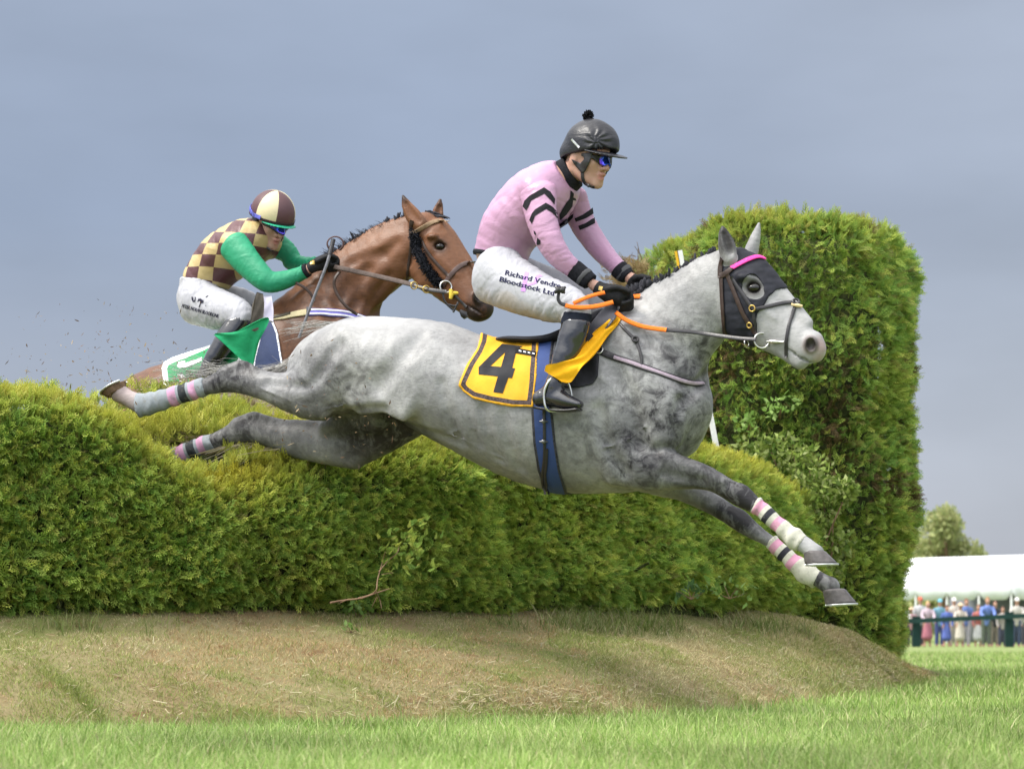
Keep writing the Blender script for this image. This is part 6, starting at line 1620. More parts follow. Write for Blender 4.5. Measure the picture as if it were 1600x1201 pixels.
bb = empty('bridle', 'brown bridle with black sheepskin cheekpieces and brown reins on the bay horse', 'bridle')
P, Nn = pick_line(BAYT, [(648, 366), (651, 380), (656, 396), (663, 411), (671, 424), (680, 435), (688, 443)], 4, .012); mb = MB(); mb.tube(P, [.012] + [.021] * (len(P) - 2) + [.012], 9)
for i in range(900):
    k = rh.integers(0, len(P)); d = nrm(rh.normal(0, 1, 3) - np.array([0, .6, 0])); c = P[k] + rh.normal(0, .006, 3); v, f_ = tube_geo([c + d * .016, c + d * .024 + rh.normal(0, .002, 3), c + d * .030 + rh.normal(0, .004, 3)], [.003, .003, .0012], 3); mb.add(v, f_)
mb.build('sheepskin_cheekpiece', plain('black_sheepskin', (.016, .017, .022), .9, .5, 150, bmp=.6, bscale=260), bb)
M_tan = plain('tan_browband', (.26, .18, .11), .6, .2, 60)
strap('browband', BAYT, [(642, 368), (651, 361), (662, 354), (682, 346), (700, 346)], .022, M_tan, bb, lift=.004, label='tan rolled browband')
strap('headpiece', BAYT, [(644, 345), (642, 356), (643, 370)], .022, M_brl, bb, lift=.003)
strap('cheek_strap', BAYT, [(660, 376), (667, 392), (683, 412), (702, 432)], .017, M_brl, bb, lift=.004)
strap('throat_lash', BAYT, [(643, 370), (641, 395), (638, 418), (636, 438)], .014, M_brl, bb, lift=.003)
strap('noseband', BAYT, [(694, 446), (702, 433), (716, 418), (728, 412), (740, 409)], .024, plain('brown_noseband', (.085, .055, .05), .45, .2, 40), bb, lift=.004)
strap('noseband', BAYT, [(706, 456), (714, 464), (724, 474), (730, 480)], .014, M_blk, bb, lift=.004, label='lower noseband strap under the chin')
p, _ = pick(BAYT, 700, 448, .02); mb = MB(); v, f_ = ring_(p, (.2, -1, .1), .030, .0045, 24); mb.add(v, f_); mb.build('bit_ring', M_steel, bb)
p, _ = pick(BAYT, 708, 458, .014); mb = MB(); mb.tube([p + (-.006, 0, .022), p, p + (-.006, 0, -.028)], [.008, .014, .008], 8); mb.tube([p, p + (.035, .006, .002)], [.011, .009], 8); mb.build('bit_guard', plain('yellow_rubber', (.72, .52, .06), .45), bb)
mb = MB()
for L in ([(692, 458), (694, 468), (699, 476), (708, 484)], [(700, 476), (712, 478), (716, 472), (712, 480), (708, 488)]): mb.tube(catmull([W(x, y, 15.78) for x, y in L], 3), .006, 6)
mb.build('curb_strap', M_blk, bb)
mb = MB(); c = W(725, 491, 15.8); mb.tube([c + (-.02, 0, .02), c, c + (.01, 0, -.02)], [.008, .022, .012], 6); mb.build('strap_end', M_blk, bb)
M_rein = plain('grey_brown_rein', (.10, .075, .065), .6, .2, 60, bmp=.5, bscale=240)
free_strap('rein', BAYT, [(522, 417, 16.08), (560, 425, 16.02), (600, 434, 15.95), (646, 445, 15.85)], .024, M_rein, bb, t=.006)
free_strap('rein', BAYT, [(645, 445, 15.85), (660, 450, 15.82), (680, 454, 15.79), (698, 456, 15.77)], .020, M_blk, bb)
mb = MB()
for x, y in ((647, 446), (666, 452)): v, f_ = ring_(W(x, y, 15.80), (.5, -1, 0), .018, .0035); mb.add(v, f_)
mb.tube([W(647, 446, 15.8), W(666, 452, 15.8)], .003, 6); mb.build('rein_ring', M_brass, bb)
free_strap('rein_loop', BAYT, [(531, 424, 16.05), (523, 436, 16.04), (523, 450, 16.04), (532, 468, 16.02), (545, 482, 16.0), (558, 491, 16.0)], .016, M_brl, bb, t=.005, nvec=(-.5, -.8, .1))
free_strap('rein_loop', BAYT, [(462, 442, 16.1), (474, 448, 16.1), (484, 457, 16.1), (492, 470, 16.1)], .014, M_brl, bb)

# its rider
RF = Frame(400, 16.40, .00117)
T2 = [(322, 436, 36, .135), (345, 407, 41, .16), (376, 386, 40, .175), (400, 372, 31, .16), (411, 364, 18, .08)]
S2 = [(367, 382, 24, .05, .17), (394, 370, 26, .07, 0), (430, 383, 22, .05, -.16)]
A2N = [(366, 384, 24.5, .056, .18), (387, 411, 22.5, .056, .21), (408, 432, 19, .052, .23), (423, 441, 17, .05, .225), (448, 436, 14.5, .046, .19), (478, 424, 10.5, .038, .14)]
A2F = [(433, 384, 21, .05, -.17), (450, 396, 17, .048, -.2), (459, 411, 15, .045, -.21), (478, 413, 12, .04, -.16), (496, 410, 10, .035, -.12)]
H2 = [(312, 466, 32, .10, .075), (312, 466, 32, .10, -.075)]
L2N = [(309, 473, 35, .095, .09), (336, 482, 32.5, .09, .15), (362, 488, 27, .08, .21), (377, 493, 21.5, .066, .25), (375, 506, 18, .058, .27)]
L2F = [(312, 470, 35, .095, -.09), (350, 474, 31, .09, -.18), (384, 478, 25, .08, -.25), (397, 492, 19, .06, -.28), (392, 505, 17, .056, -.28)]
B2N = [(374, 501, 19, .056, .27), (355, 529, 18, .056, .3), (337, 557, 15.5, .05, .32), (322, 584, 12.5, .042, .33), (316, 598, 12, .042, .34)]
F2N = [(300, 612, 10.5, .032, .34), (318, 611, 13, .04, .34), (342, 616, 9, .042, .34), (360, 620, 5.5, .034, .34)]
B2F = [(q[0] + 20, q[1] - 2, q[2], q[3], -q[4]) for q in B2N]; F2F = [(q[0] + 20, q[1] - 2, q[2], q[3], -q[4]) for q in F2N]
H2N = dict(wrist=(480, 422, 8.5, .028, .135), palm=[(492, 415, 10, .030, .12), (505, 410, 12, .038, .10), (514, 409, 11, .038, .09)],
           fingers=[[(514 + .8 * i, 401 + 4.4 * i, 3.3, .0105, .12 - .012 * i), (526 + .3 * i, 403 + 4.4 * i, 3.1, .010, .118 - .012 * i), (528 - .6 * i, 411 + 3.6 * i, 2.9, .0095, .118 - .012 * i), (518 - 1 * i, 414 + 3 * i, 2.7, .009, .115 - .011 * i)] for i in range(4)],
           thumb=[(496, 408, 4.2, .014, .15), (508, 402, 3.7, .012, .15), (518, 399, 3.3, .011, .14), (525, 402, 3, .010, .13)])
H2F = dict(wrist=(498, 410, 8, .026, -.115), palm=[(508, 406, 9.5, .03, -.11), (519, 404, 10.5, .036, -.10)], fingers=[[(520, 398 + 3.6 * i, 3.1, .010, -.06 - .014 * i), (531, 399 + 3.8 * i, 3, .0095, -.06 - .014 * i), (533, 407 + 3 * i, 2.8, .009, -.06 - .014 * i), (524, 410 + 2 * i, 2.6, .009, -.07 - .012 * i)] for i in range(4)],
           thumb=[(512, 400, 4, .013, -.07), (522, 397, 3.4, .011, -.055), (530, 399, 3, .010, -.05)])
hc2, hax2, hs2 = (421, 349, .0), axes_from(RF, 33, 22), 1.05
neck2 = RF.st([(405, 374, 15, .055, 0), (411, 364, 14.5, .053, 0), (418, 350, 14.5, .055, 0)])
rider2 = build_person(RF, 'crouched rider in brown and gold checked vest with green sleeves on the bay horse', hc2, hax2, hs2, neck2,
                      [(T2, .04), (S2, .04), (A2N, .025), (A2F, .025), (H2, .03), (L2N, .04), (L2F, .04), (B2N, .02), (F2N, .02), (B2F, .02), (F2F, .02)], [H2N, H2F])
def check_attr(V, Vw):
    th = math.atan(RF.slope * FPX / RF.Y0); dx = V[:, 0] * math.cos(th) * 300 + 7 * vnoise(V, 5, 3); dy = -(V[:, 2] - RF.pt(345, 407)[2]) * 300 + 3 * vnoise(V, 5, 5)
    dx = dx - RF.pt(345, 407)[0] * math.cos(th) * 300 + (V[:, 1] + .15) * 35
    e1, e2 = np.array([23.0, 2.5]), np.array([-5.5, 19.0]); D = e1[0] * e2[1] - e1[1] * e2[0]
    return {'u': (dx * e2[1] - dy * e2[0]) / D + 100.35, 'v': (e1[0] * dy - e1[1] * dx) / D + 100.2}
m, t, b = new_mat('checked_silk')
par = math_(t, 'MODULO', math_(t, 'ADD', math_(t, 'FLOOR', attr(t, 'u')), math_(t, 'FLOOR', attr(t, 'v'))), 2.0)
nz = tex_noise(t, 9, 4)
c = mixc(t, math_(t, 'GREATER_THAN', par, .5), ramp(t, nz, [(.3, (.085, .032, .035)), (.7, (.115, .045, .05))]), ramp(t, nz, [(.3, (.44, .32, .13)), (.7, (.54, .42, .21))]))
link(t, c, b.inputs['Base Color']); b.inputs['Roughness'].default_value = .42
bump(t, b, math_(t, 'ADD', tex_noise(t, 10, 4, .55, dist=.8), math_(t, 'MULTIPLY', tex_noise(t, 34, 3), .25)), .55, .014); M_check = m
M_green = silk_mat('green_silk', (.010, .26, .125), .55, .0, .4)
sdf_part('vest', RF, [(T2, .04), (S2, .04)], .0065, M_check, rider2, clips=[(322, 443, 0, -.3, 1.0)], wr=[(.005, 6, 1, (1, 1, 1.6)), folds(RF, (310, 430, .1), (380, 400, .1), .035, .004, 4)], attrs=check_attr)
sdf_part('sleeve', RF, [(A2N, .025)], .0055, M_green, rider2, clips=[(478, 424, .14, .93, -.37)], wr=[(.004, 7, 3, (1, 1, 1)), folds(RF, (375, 395, .2), (470, 430, .2), .026, .003, 4)])
sdf_part('sleeve', RF, [(A2F, .025)], .0055, M_green, rider2, clips=[(494, 410, -.12, .98, -.1)], wr=[(.004, 7, 5, (1, 1, 1)), folds(RF, (440, 390, -.2), (480, 415, -.2), .022, .004, 4)])
BR2, B2V, B2Q, _ = sdf_part('breeches', RF, [(H2, .03), (L2N, .04), (L2F, .04), ([(318, 442, 36, .137), (312, 462, 34, .13)], .03)], .0065, M_breech, rider2, clips=[(322, 438, 0, .12, -1.0), (376, 504, .27, .10, 1.0)], wr=[(.004, 7, 7, (1, 1, 1)), folds(RF, (320, 500, .15), (375, 490, .25), .017, .0045, 5), folds(RF, (295, 450, .1), (330, 495, .12), .018, .004, 9)], attrs=stain_attr(RF, [(300, 508, .12, .05, .2)]))
sdf_part('cuff', RF, [([(470, 427, 12.2, .042, .152), (481, 422, 10.8, .039, .137)], .01)], .0045, M_green, rider2, clips=[(474, 425.5, .148, -.93, .37), (477, 424, .14, .93, -.37)])
sdf_part('cuff', RF, [([(472, 426, 12.0, .041, .15), (486, 419, 10.0, .036, .13)], .01)], .0045, M_cuff, rider2, clips=[(477, 424, .14, -.93, .37), (482, 421, .135, .93, -.37)])
for hd, cw in ((H2N, (483, 420, .133, -.9, .43)), (H2F, (500, 410, -.11, -.95, .2))):
    P0, ra, rb = RF.st([hd['wrist']] + hd['palm']); f = Field(P0.min(0) - .12, P0.max(0) + .12, .0036); hand_sdf(f, RF, **hd); f.plane(RF.pt(cw[0], cw[1], cw[2]), (cw[3], 0, -cw[4])); V, Q = f.mesh(smooth=1)
    V = V + vnormals(V, Q) * (.001 * vnoise(V, 60, 2))[:, None]; g = mk('glove', RF.wor(V), Q, M_glove, rider2)
    if hd is H2N: print_poly('wrist_badge', bvh(RF.wor(V), Q), [[[(485, 407), (492, 407), (492, 413), (485, 413)]]], M_brass, g, lift=.002, Y=16.2)
sdf_part('collar', RF, [([(403, 377, 22, .072, 0), (410, 366, 20, .068, 0)], .015)], .005, silk_mat('brown_silk', (.10, .04, .045)), rider2, clips=[(411, 364, 0, .5, -.86), (402, 378, 0, -.5, .86)])
sdf_part('boot', RF, [(B2N, .02), (F2N, .02)], .005, M_boot, rider2, clips=[(374, 498, .27, -.15, -1)], wr=[(.0025, 13, 5, (1, 1, 1.5))])
sdf_part('boot', RF, [(B2F, .02), (F2F, .02)], .006, M_boot, rider2, clips=[(392, 498, -.28, -.15, -1)])
F2h, U2h, S2h = hax2; ch2 = RF.pt(*hc2) + F2h * .012 + U2h * .058
def panel_attr(V): d = V - ch2; return {'az': np.arctan2(d @ S2h, d @ F2h)}
m, t, b = new_mat('quartered_cap')
az = attr(t, 'az'); pn = math_(t, 'COSINE', math_(t, 'MULTIPLY', math_(t, 'SUBTRACT', az, .92), 3.0))
link(t, mixc(t, math_(t, 'GREATER_THAN', pn, .02), (.085, .035, .04), (.62, .54, .33)), b.inputs['Base Color']); b.inputs['Roughness'].default_value = .5
bump(t, b, tex_noise(t, 40, 3), .2, .004); M_cap2 = m
helm2, h2V, h2Q = ell_dome('helmet', RF, ch2, (F2h, S2h, U2h), (.130, .112, .122), M_cap2, rider2, [(ch2 - U2h * .030, -U2h * 1.0 + F2h * .03)], h=.005, attrs=panel_attr, extra=[lambda f: f.ell(RF.pt(*hc2) - F2h * .03 + U2h * .03, np.array((F2h, S2h, U2h)), (.096, .098, .085), k=.02)])
helm2['label'] = 'brown and cream panelled helmet with green peak'
mb = MB(); a_ = np.linspace(0, 2 * math.pi, 33)[:-1]; P = ch2 - U2h * .024 + np.outer(.130 * np.cos(a_), F2h) + np.outer(.112 * np.sin(a_), S2h); nn_ = nrm(np.outer(np.cos(a_), F2h) + np.outer(np.sin(a_), S2h))
mb.ribbon(RF.wor(P), nn_ @ RF.M, .014, .003, closed=True); mb.build('helmet_band', plain('dark_band', (.03, .02, .02), .7), helm2)
f = Field(ch2 - .2, ch2 + .2, .0045); f.ell(ch2 + F2h * .060 - U2h * .036, np.array([F2h, S2h, U2h]), (.098, .100, .008), k=.005); f.plane(ch2 + F2h * .055, -F2h); V, Q = f.mesh(smooth=1); mk('peak', RF.wor(V), Q, silk_mat('green_peak', (.02, .36, .20)), helm2)
ff2 = Field(RF.pt(*hc2) - .2, RF.pt(*hc2) + .2, .004); head_sdf(ff2, RF.pt(*hc2), hax2, hs2, neck2); FV, FQ = ff2.mesh(smooth=1); FT2 = bvh(RF.wor(FV), FQ)
hm2 = (RF.pt(*hc2), -S2h if S2h[1] < 0 else S2h)
def goggle(name, lo_x, half, u0, u1, off_, mat, parent):
    g = Field(RF.pt(*hc2) - .17, RF.pt(*hc2) + .17, .004); P = g.points().astype(float); g.F = sample(ff2, P).astype(f32) - f32(off_); d = P - RF.pt(*hc2)
    x, u, w = d @ F2h, d @ U2h, np.abs(d @ S2h); g.clip(np.maximum.reduce([lo_x - x, u - u1 + np.maximum(w - .03, 0) * .1, u0 - u - .012 * np.cos(np.clip(w / .022, 0, 3.1)), w - half])); V, Q = g.mesh(smooth=1); return mk(name, RF.wor(V), Q, mat, parent)
gg = goggle('goggles', .02, .072, -.012, .034, .012, M_blk, rider2); goggle('lens', .045, .058, -.006, .029, .0155, M_lens, gg)
mb = MB(); a_ = np.linspace(1.15, math.pi * 2 - 1.15, 26); P = ch2 - U2h * (.018 - .0 * a_)[:, None] + np.outer(.134 * np.cos(a_), F2h) + np.outer(.116 * np.sin(a_), S2h) + np.outer(np.where(np.cos(a_) < 0, .03 * -np.cos(a_), 0), U2h)
mb.ribbon(RF.wor(P), nrm(np.outer(np.cos(a_), F2h) + np.outer(np.sin(a_), S2h)) @ RF.M, .020, .003); mb.build('goggle_strap', plain('blue_strap', (.10, .11, .42), .6, .6, 60), gg)
g = Field(RF.pt(*hc2) - .17, RF.pt(*hc2) + .17, .004); P = g.points().astype(float); g.F = sample(ff2, P).astype(f32) - f32(.010); d = P - RF.pt(*hc2); x, u, w = d @ F2h, d @ U2h, np.abs(d @ S2h)
g.clip(np.maximum.reduce([np.abs(x + .0 + .25 * (u + .03)) - .026, u - .03, -.085 - u, .05 - w])); V, Q = g.mesh(smooth=1); hn2 = mk('helmet_harness', RF.wor(V), Q, M_blk, rider2)
strap('chin_strap', FT2, [(409, 376), (414, 383), (420, 388), (427, 392)], .013, M_greyband, hn2, lift=.003, Y=16.2)
BT2 = bvh(B2V, B2Q)
M_nv = plain('dark_print', (.02, .02, .04), .7)
print_text('lettering', BT2, [('PETER NOLAN BLOODLINE', (284, 480), (341, 496.5), 5.6)], M_nv, BR2, lift=.0028, Y=16.2, bold=.4)
k10 = lambda L: [(270 + a / 10, 440 + b / 10) for a, b in L]
print_poly('emblem', BT2, [[k10([(295, 235), (315, 240), (325, 300), (345, 285), (350, 240), (362, 245), (352, 310), (318, 322), (300, 290)])], [k10([(385, 320), (400, 270), (440, 265), (485, 300), (470, 335), (445, 340), (430, 380), (418, 408), (408, 400), (425, 350), (440, 320), (415, 300)])],
           [k10([(515, 240), (550, 215), (556, 222), (525, 250)])], [k10([(505, 370), (520, 366), (524, 380), (508, 384)])]], M_nv, BR2, lift=.0025, Y=16.2, maxlen=3)

# tack of the bay
M_gcloth = edged_mat('green_number_cloth', (.015, .25, .085), (.62, .64, .62), .0, .026)
c2_poly = [(253, 575), (256, 566), (272, 557), (300, 546), (330, 533), (372, 510), (380, 560), (350, 625), (300, 640), (262, 640), (256, 606)]
V, Q, e, _ = shell(BF, bay_field, c2_poly, .014, h=.006); V = V + vnormals(V, Q) * (.003 * vnoise(V, 10, 3))[:, None]
sc2 = mk('saddle_cloth', V, Q, M_gcloth, attrs={'edge': e}); tag(sc2, 'green number cloth with white border and white figure on the bay horse', 'saddle cloth')
print_poly('number', bvh(V, Q), [[[(277, 572), (279, 566), (290, 563), (289, 567), (301, 564), (316, 558), (316, 563), (305, 569), (290, 574), (279, 575)]], [[(277, 585), (286, 584), (289, 589), (288, 600), (279, 604), (276, 598), (282, 595), (281, 591)]]], M_white, sc2, Y=16.1)
sd2 = empty('saddle', 'dark brown racing saddle over a navy pad on the bay horse', 'saddle')
sdf_part('seat', BF, [([(352, 534, 5, .12, 0), (372, 522, 10, .14, 0), (392, 502, 12, .12, 0), (402, 482, 8, .08, 0)], .02)], .007, M_pad, sd2)
V, Q, e, _ = shell(BF, bay_field, [(412, 480), (424, 494), (434, 520), (442, 570), (440, 610), (392, 610), (396, 560), (405, 525)], .013, h=.006)
mk('pad', V, Q, edged_mat('navy_pad', (.035, .055, .14), (.55, .56, .6), .0, .010), sd2, attrs={'edge': e})
M_olive = plain('worn_brown_leather', (.060, .050, .036), .45, .25, 24, bmp=.3, bscale=60)
draped('flap', [((401, 456, 16.02), (411, 459, 16.03)), ((397, 470, 15.99), (413, 476, 16.01)), ((394, 488, 15.97), (411, 497, 15.99)), ((390, 505, 15.96), (404, 514, 15.97)), ((386, 517, 15.95), (392, 520, 15.96))], M_olive, sd2, thick=.012, fold=.002)
draped('wither_pad', [((404, 462, 16.07), (424, 462, 16.10)), ((408, 480, 16.04), (427, 480, 16.06)), ((408, 498, 16.0), (427, 502, 16.01))], plain('lilac_pad', (.52, .50, .60), .85), sd2, thick=.01, fold=.003)
draped('cloth_corner', [((334, 523, 15.95), (337, 521, 15.95)), ((345, 532, 15.94), (374, 516, 15.94)), ((362, 548, 15.94), (419, 496, 15.97)), ((379, 564, 15.95), (406, 531, 15.98)), ((392, 579, 15.96), (396, 573, 15.97))], plain('green_cloth', (.018, .30, .12), .6, .12, 14, bmp=.5, bdist=.008, bscale=30), sc2, fold=.007)
bs2 = empty('breast_strap', 'cream and blue striped breast strap across the bay horse chest', 'breast strap')
strap('webbing', BAYT, [(428, 497), (445, 495), (462, 491), (480, 488)], .034, plain('cream_webbing', (.50, .44, .27), .8, .12, 50, bmp=.4, bscale=200), bs2, lift=.004)
strap('strap_tongue', BAYT, [(420, 499), (438, 495), (455, 490)], .016, M_olive, bs2, lift=.009)
strap('webbing', BAYT, [(479, 488), (500, 488), (520, 489), (545, 492), (570, 500)], .042, plain('blue_webbing', (.15, .14, .42), .8, .12, 50, bmp=.4, bscale=200), bs2, lift=.003)
for o_ in (-3.2, 3.0): strap('white_stripe', BAYT, [(483, 488 + o_), (500, 488 + o_), (520, 489 + o_), (545, 492 + o_), (570, 500 + o_)], .009, M_white, bs2, lift=.006)
mb = MB(); p, n_ = pick(BAYT, 482, 488, .008, 16.1); mb.box(p, (.016, .006, .05)); mb.build('strap_buckle', M_greyband, bs2)
# whips
wh = empty('whip', 'long grey riding whip with a looped handle in the gloved hand above the bay neck', 'whip')
mb = MB(); P = catmull([W(519, 378, 16.0), W(515, 398, 15.98), W(508, 420, 15.97), W(487, 474, 15.97), W(467, 528, 15.98)], 6); mb.tube(P, np.linspace(.0085, .0075, len(P)), 8); mb.build('shaft', plain('whip_grey', (.16, .16, .18), .35, .25, 70), wh)
mb = MB(); mb.tube(catmull([W(521, 374, 16.0), W(515, 398, 15.98)], 4), .0115, 8); mb.build('handle', M_blk, wh)
a_ = np.linspace(.5, 2 * math.pi - .5, 18) - math.pi / 2; mb = MB(); P = np.array([W(524 + 12.5 * math.cos(q), 381 - 11 * math.sin(q) - 0, 16.0) for q in a_ + 0]); mb.ribbon(P, nrm(P - W(524, 381, 16.0) + (0, -.01, 0)), .018, .004); mb.build('wrist_loop', plain('brown_loop', (.09, .05, .045), .6), wh)
# ------------------------------------------------------------------ far side of the course: rail, spectators, marquee, tree
def gz(x, y): return float(ground_z(np.array([x]), np.array([y]))[0])
M_rail = plain('dark_green_rail', (.012, .035, .032), .55, .15, 3, bmp=.2, bscale=20)
YR = 108.0
fence = empty('rail_fence', 'dark green post and rail fence in front of the spectators', 'fence')
mb = MB(); A, B = W(1330, 974, YR + 3), W(1700, 957, YR - 6); mb.box((A + B) / 2, (np.linalg.norm(B - A), .09, .26), np.array([nrm(B - A), (0, 1, 0), np.cross(nrm(B - A), (0, 1, 0))])); mb.build('rail', M_rail, fence, smooth=False)
for px in (1285, 1432, 1577, 1720):
    t_ = (px - 1330) / 370; Y_ = YR + 3 - 9 * t_; p = W(px, 985, Y_ + .12); zt = W(px, 974 - 17 * t_, Y_)[2]; g = gz(p[0], Y_) - .2
    mb = MB(); mb.box((p[0], Y_ + .16, (zt + .16 + g) / 2), (.27, .22, zt + .16 - g)); mb.build('post', M_rail, fence, smooth=False)

M_tent = plain('marquee_canvas', (.82, .83, .85), .6, .03, .6, bmp=.2, bdist=.05, bscale=2)
tent = empty('marquee', 'long white marquee with a scalloped valance behind the spectators', 'marquee')
Yt = 146.0
e0, e1 = W(1290, 926, Yt + 6), W(1581, 913, Yt - 2); ez = 2.35
e0[2] = e1[2] = ez; dx_ = nrm(e1 - e0); back = nrm(np.array([-dx_[1], dx_[0], 0])); wd = 12.0
r0, r1 = e0 + back * wd / 2 + (0, 0, 1.55), e1 + back * wd / 2 - dx_ * -0.6 + (0, 0, 1.55)
r1 = e1 + back * wd / 2 + dx_ * 0.2 + (0, 0, 1.62); b0, b1 = e0 + back * wd, e1 + back * wd
g1 = e1 + dx_ * 3.2 + back * wd * .45                                           # hipped end beyond the corner
mb = MB(); n_ = 24
def sheet(a, b, c, d, nu=n_, nv=10, sag=.10):
    u, v = np.meshgrid(np.linspace(0, 1, nu), np.linspace(0, 1, nv), indexing='ij'); u, v = u[..., None], v[..., None]
    P = (a * (1 - u) + b * u) * (1 - v) + (d * (1 - u) + c * u) * v; P[..., 2:] -= sag * np.sin(np.pi * v) * (.6 + .4 * np.abs(np.sin(u * np.pi * 5)))
    i_ = np.arange(nu * nv).reshape(nu, nv); mb.add(P.reshape(-1, 3), np.stack([i_[:-1, :-1], i_[1:, :-1], i_[1:, 1:], i_[:-1, 1:]], -1).reshape(-1, 4))
e2 = e1 + dx_ * 3.4 + back * 3.0; e2[2] = ez
sheet(e0, e1, r1, r0); sheet(b1, b0, r0, r1); sheet(e1, e2, r1 + dx_ * .01, r1, 8); sheet(e2, b1, r1 + (0, 0, .001), r1 + dx_ * .01, 8)
mb.build('roof', M_tent, tent)
mb = MB()
def valance(a, b, drop=.62, nsc=6, seg=12):
    L = np.linalg.norm(b - a); n = nsc * seg; t = np.linspace(0, 1, n + 1); P = a * (1 - t[:, None]) + b * t[:, None]; ph = (t * nsc) % 1.0
    d = drop * (1 - .55 * np.exp(-((np.minimum(ph, 1 - ph)) / .10) ** 2)); lo = P - np.c_[0 * d, 0 * d, d]; o = nrm(np.cross(b - a, (0, 0, 1.)))
    V = np.concatenate([P + o * .02, lo + o * (.04 + .03 * np.sin(t * 60))[:, None], lo - o * .01]); m_ = n + 1
    mb.add(V, [[i, i + 1, m_ + i + 1, m_ + i] for i in range(n)] + [[m_ + i, m_ + i + 1, 2 * m_ + i + 1, 2 * m_ + i] for i in range(n)])
valance(e0, e1); valance(e1, e2, nsc=3)
mb.build('valance', plain('valance_canvas', (.72, .74, .78), .65, .05, 1, bmp=.2, bscale=3), tent)
for t_ in np.linspace(0, 1, 7):
    p = e0 * (1 - t_) + e1 * t_; mb = MB(); mb.tube([(p[0], p[1] + .1, -.6), (p[0], p[1] + .1, ez)], .06, 8); mb.build('pole', M_white, tent)
mb = MB(); mb.box((e0 + e1) / 2 + back * 11 + dx_ * 2 + (0, 0, -ez / 2 - .2), (np.linalg.norm(e1 - e0) + 6, .1, ez + .7), np.array([dx_, back, (0, 0, 1)])); mb.build('back_wall', plain('shaded_canvas', (.20, .21, .23), .8), tent)  # interior shade put into the wall's colour, far darker than the roof canvas

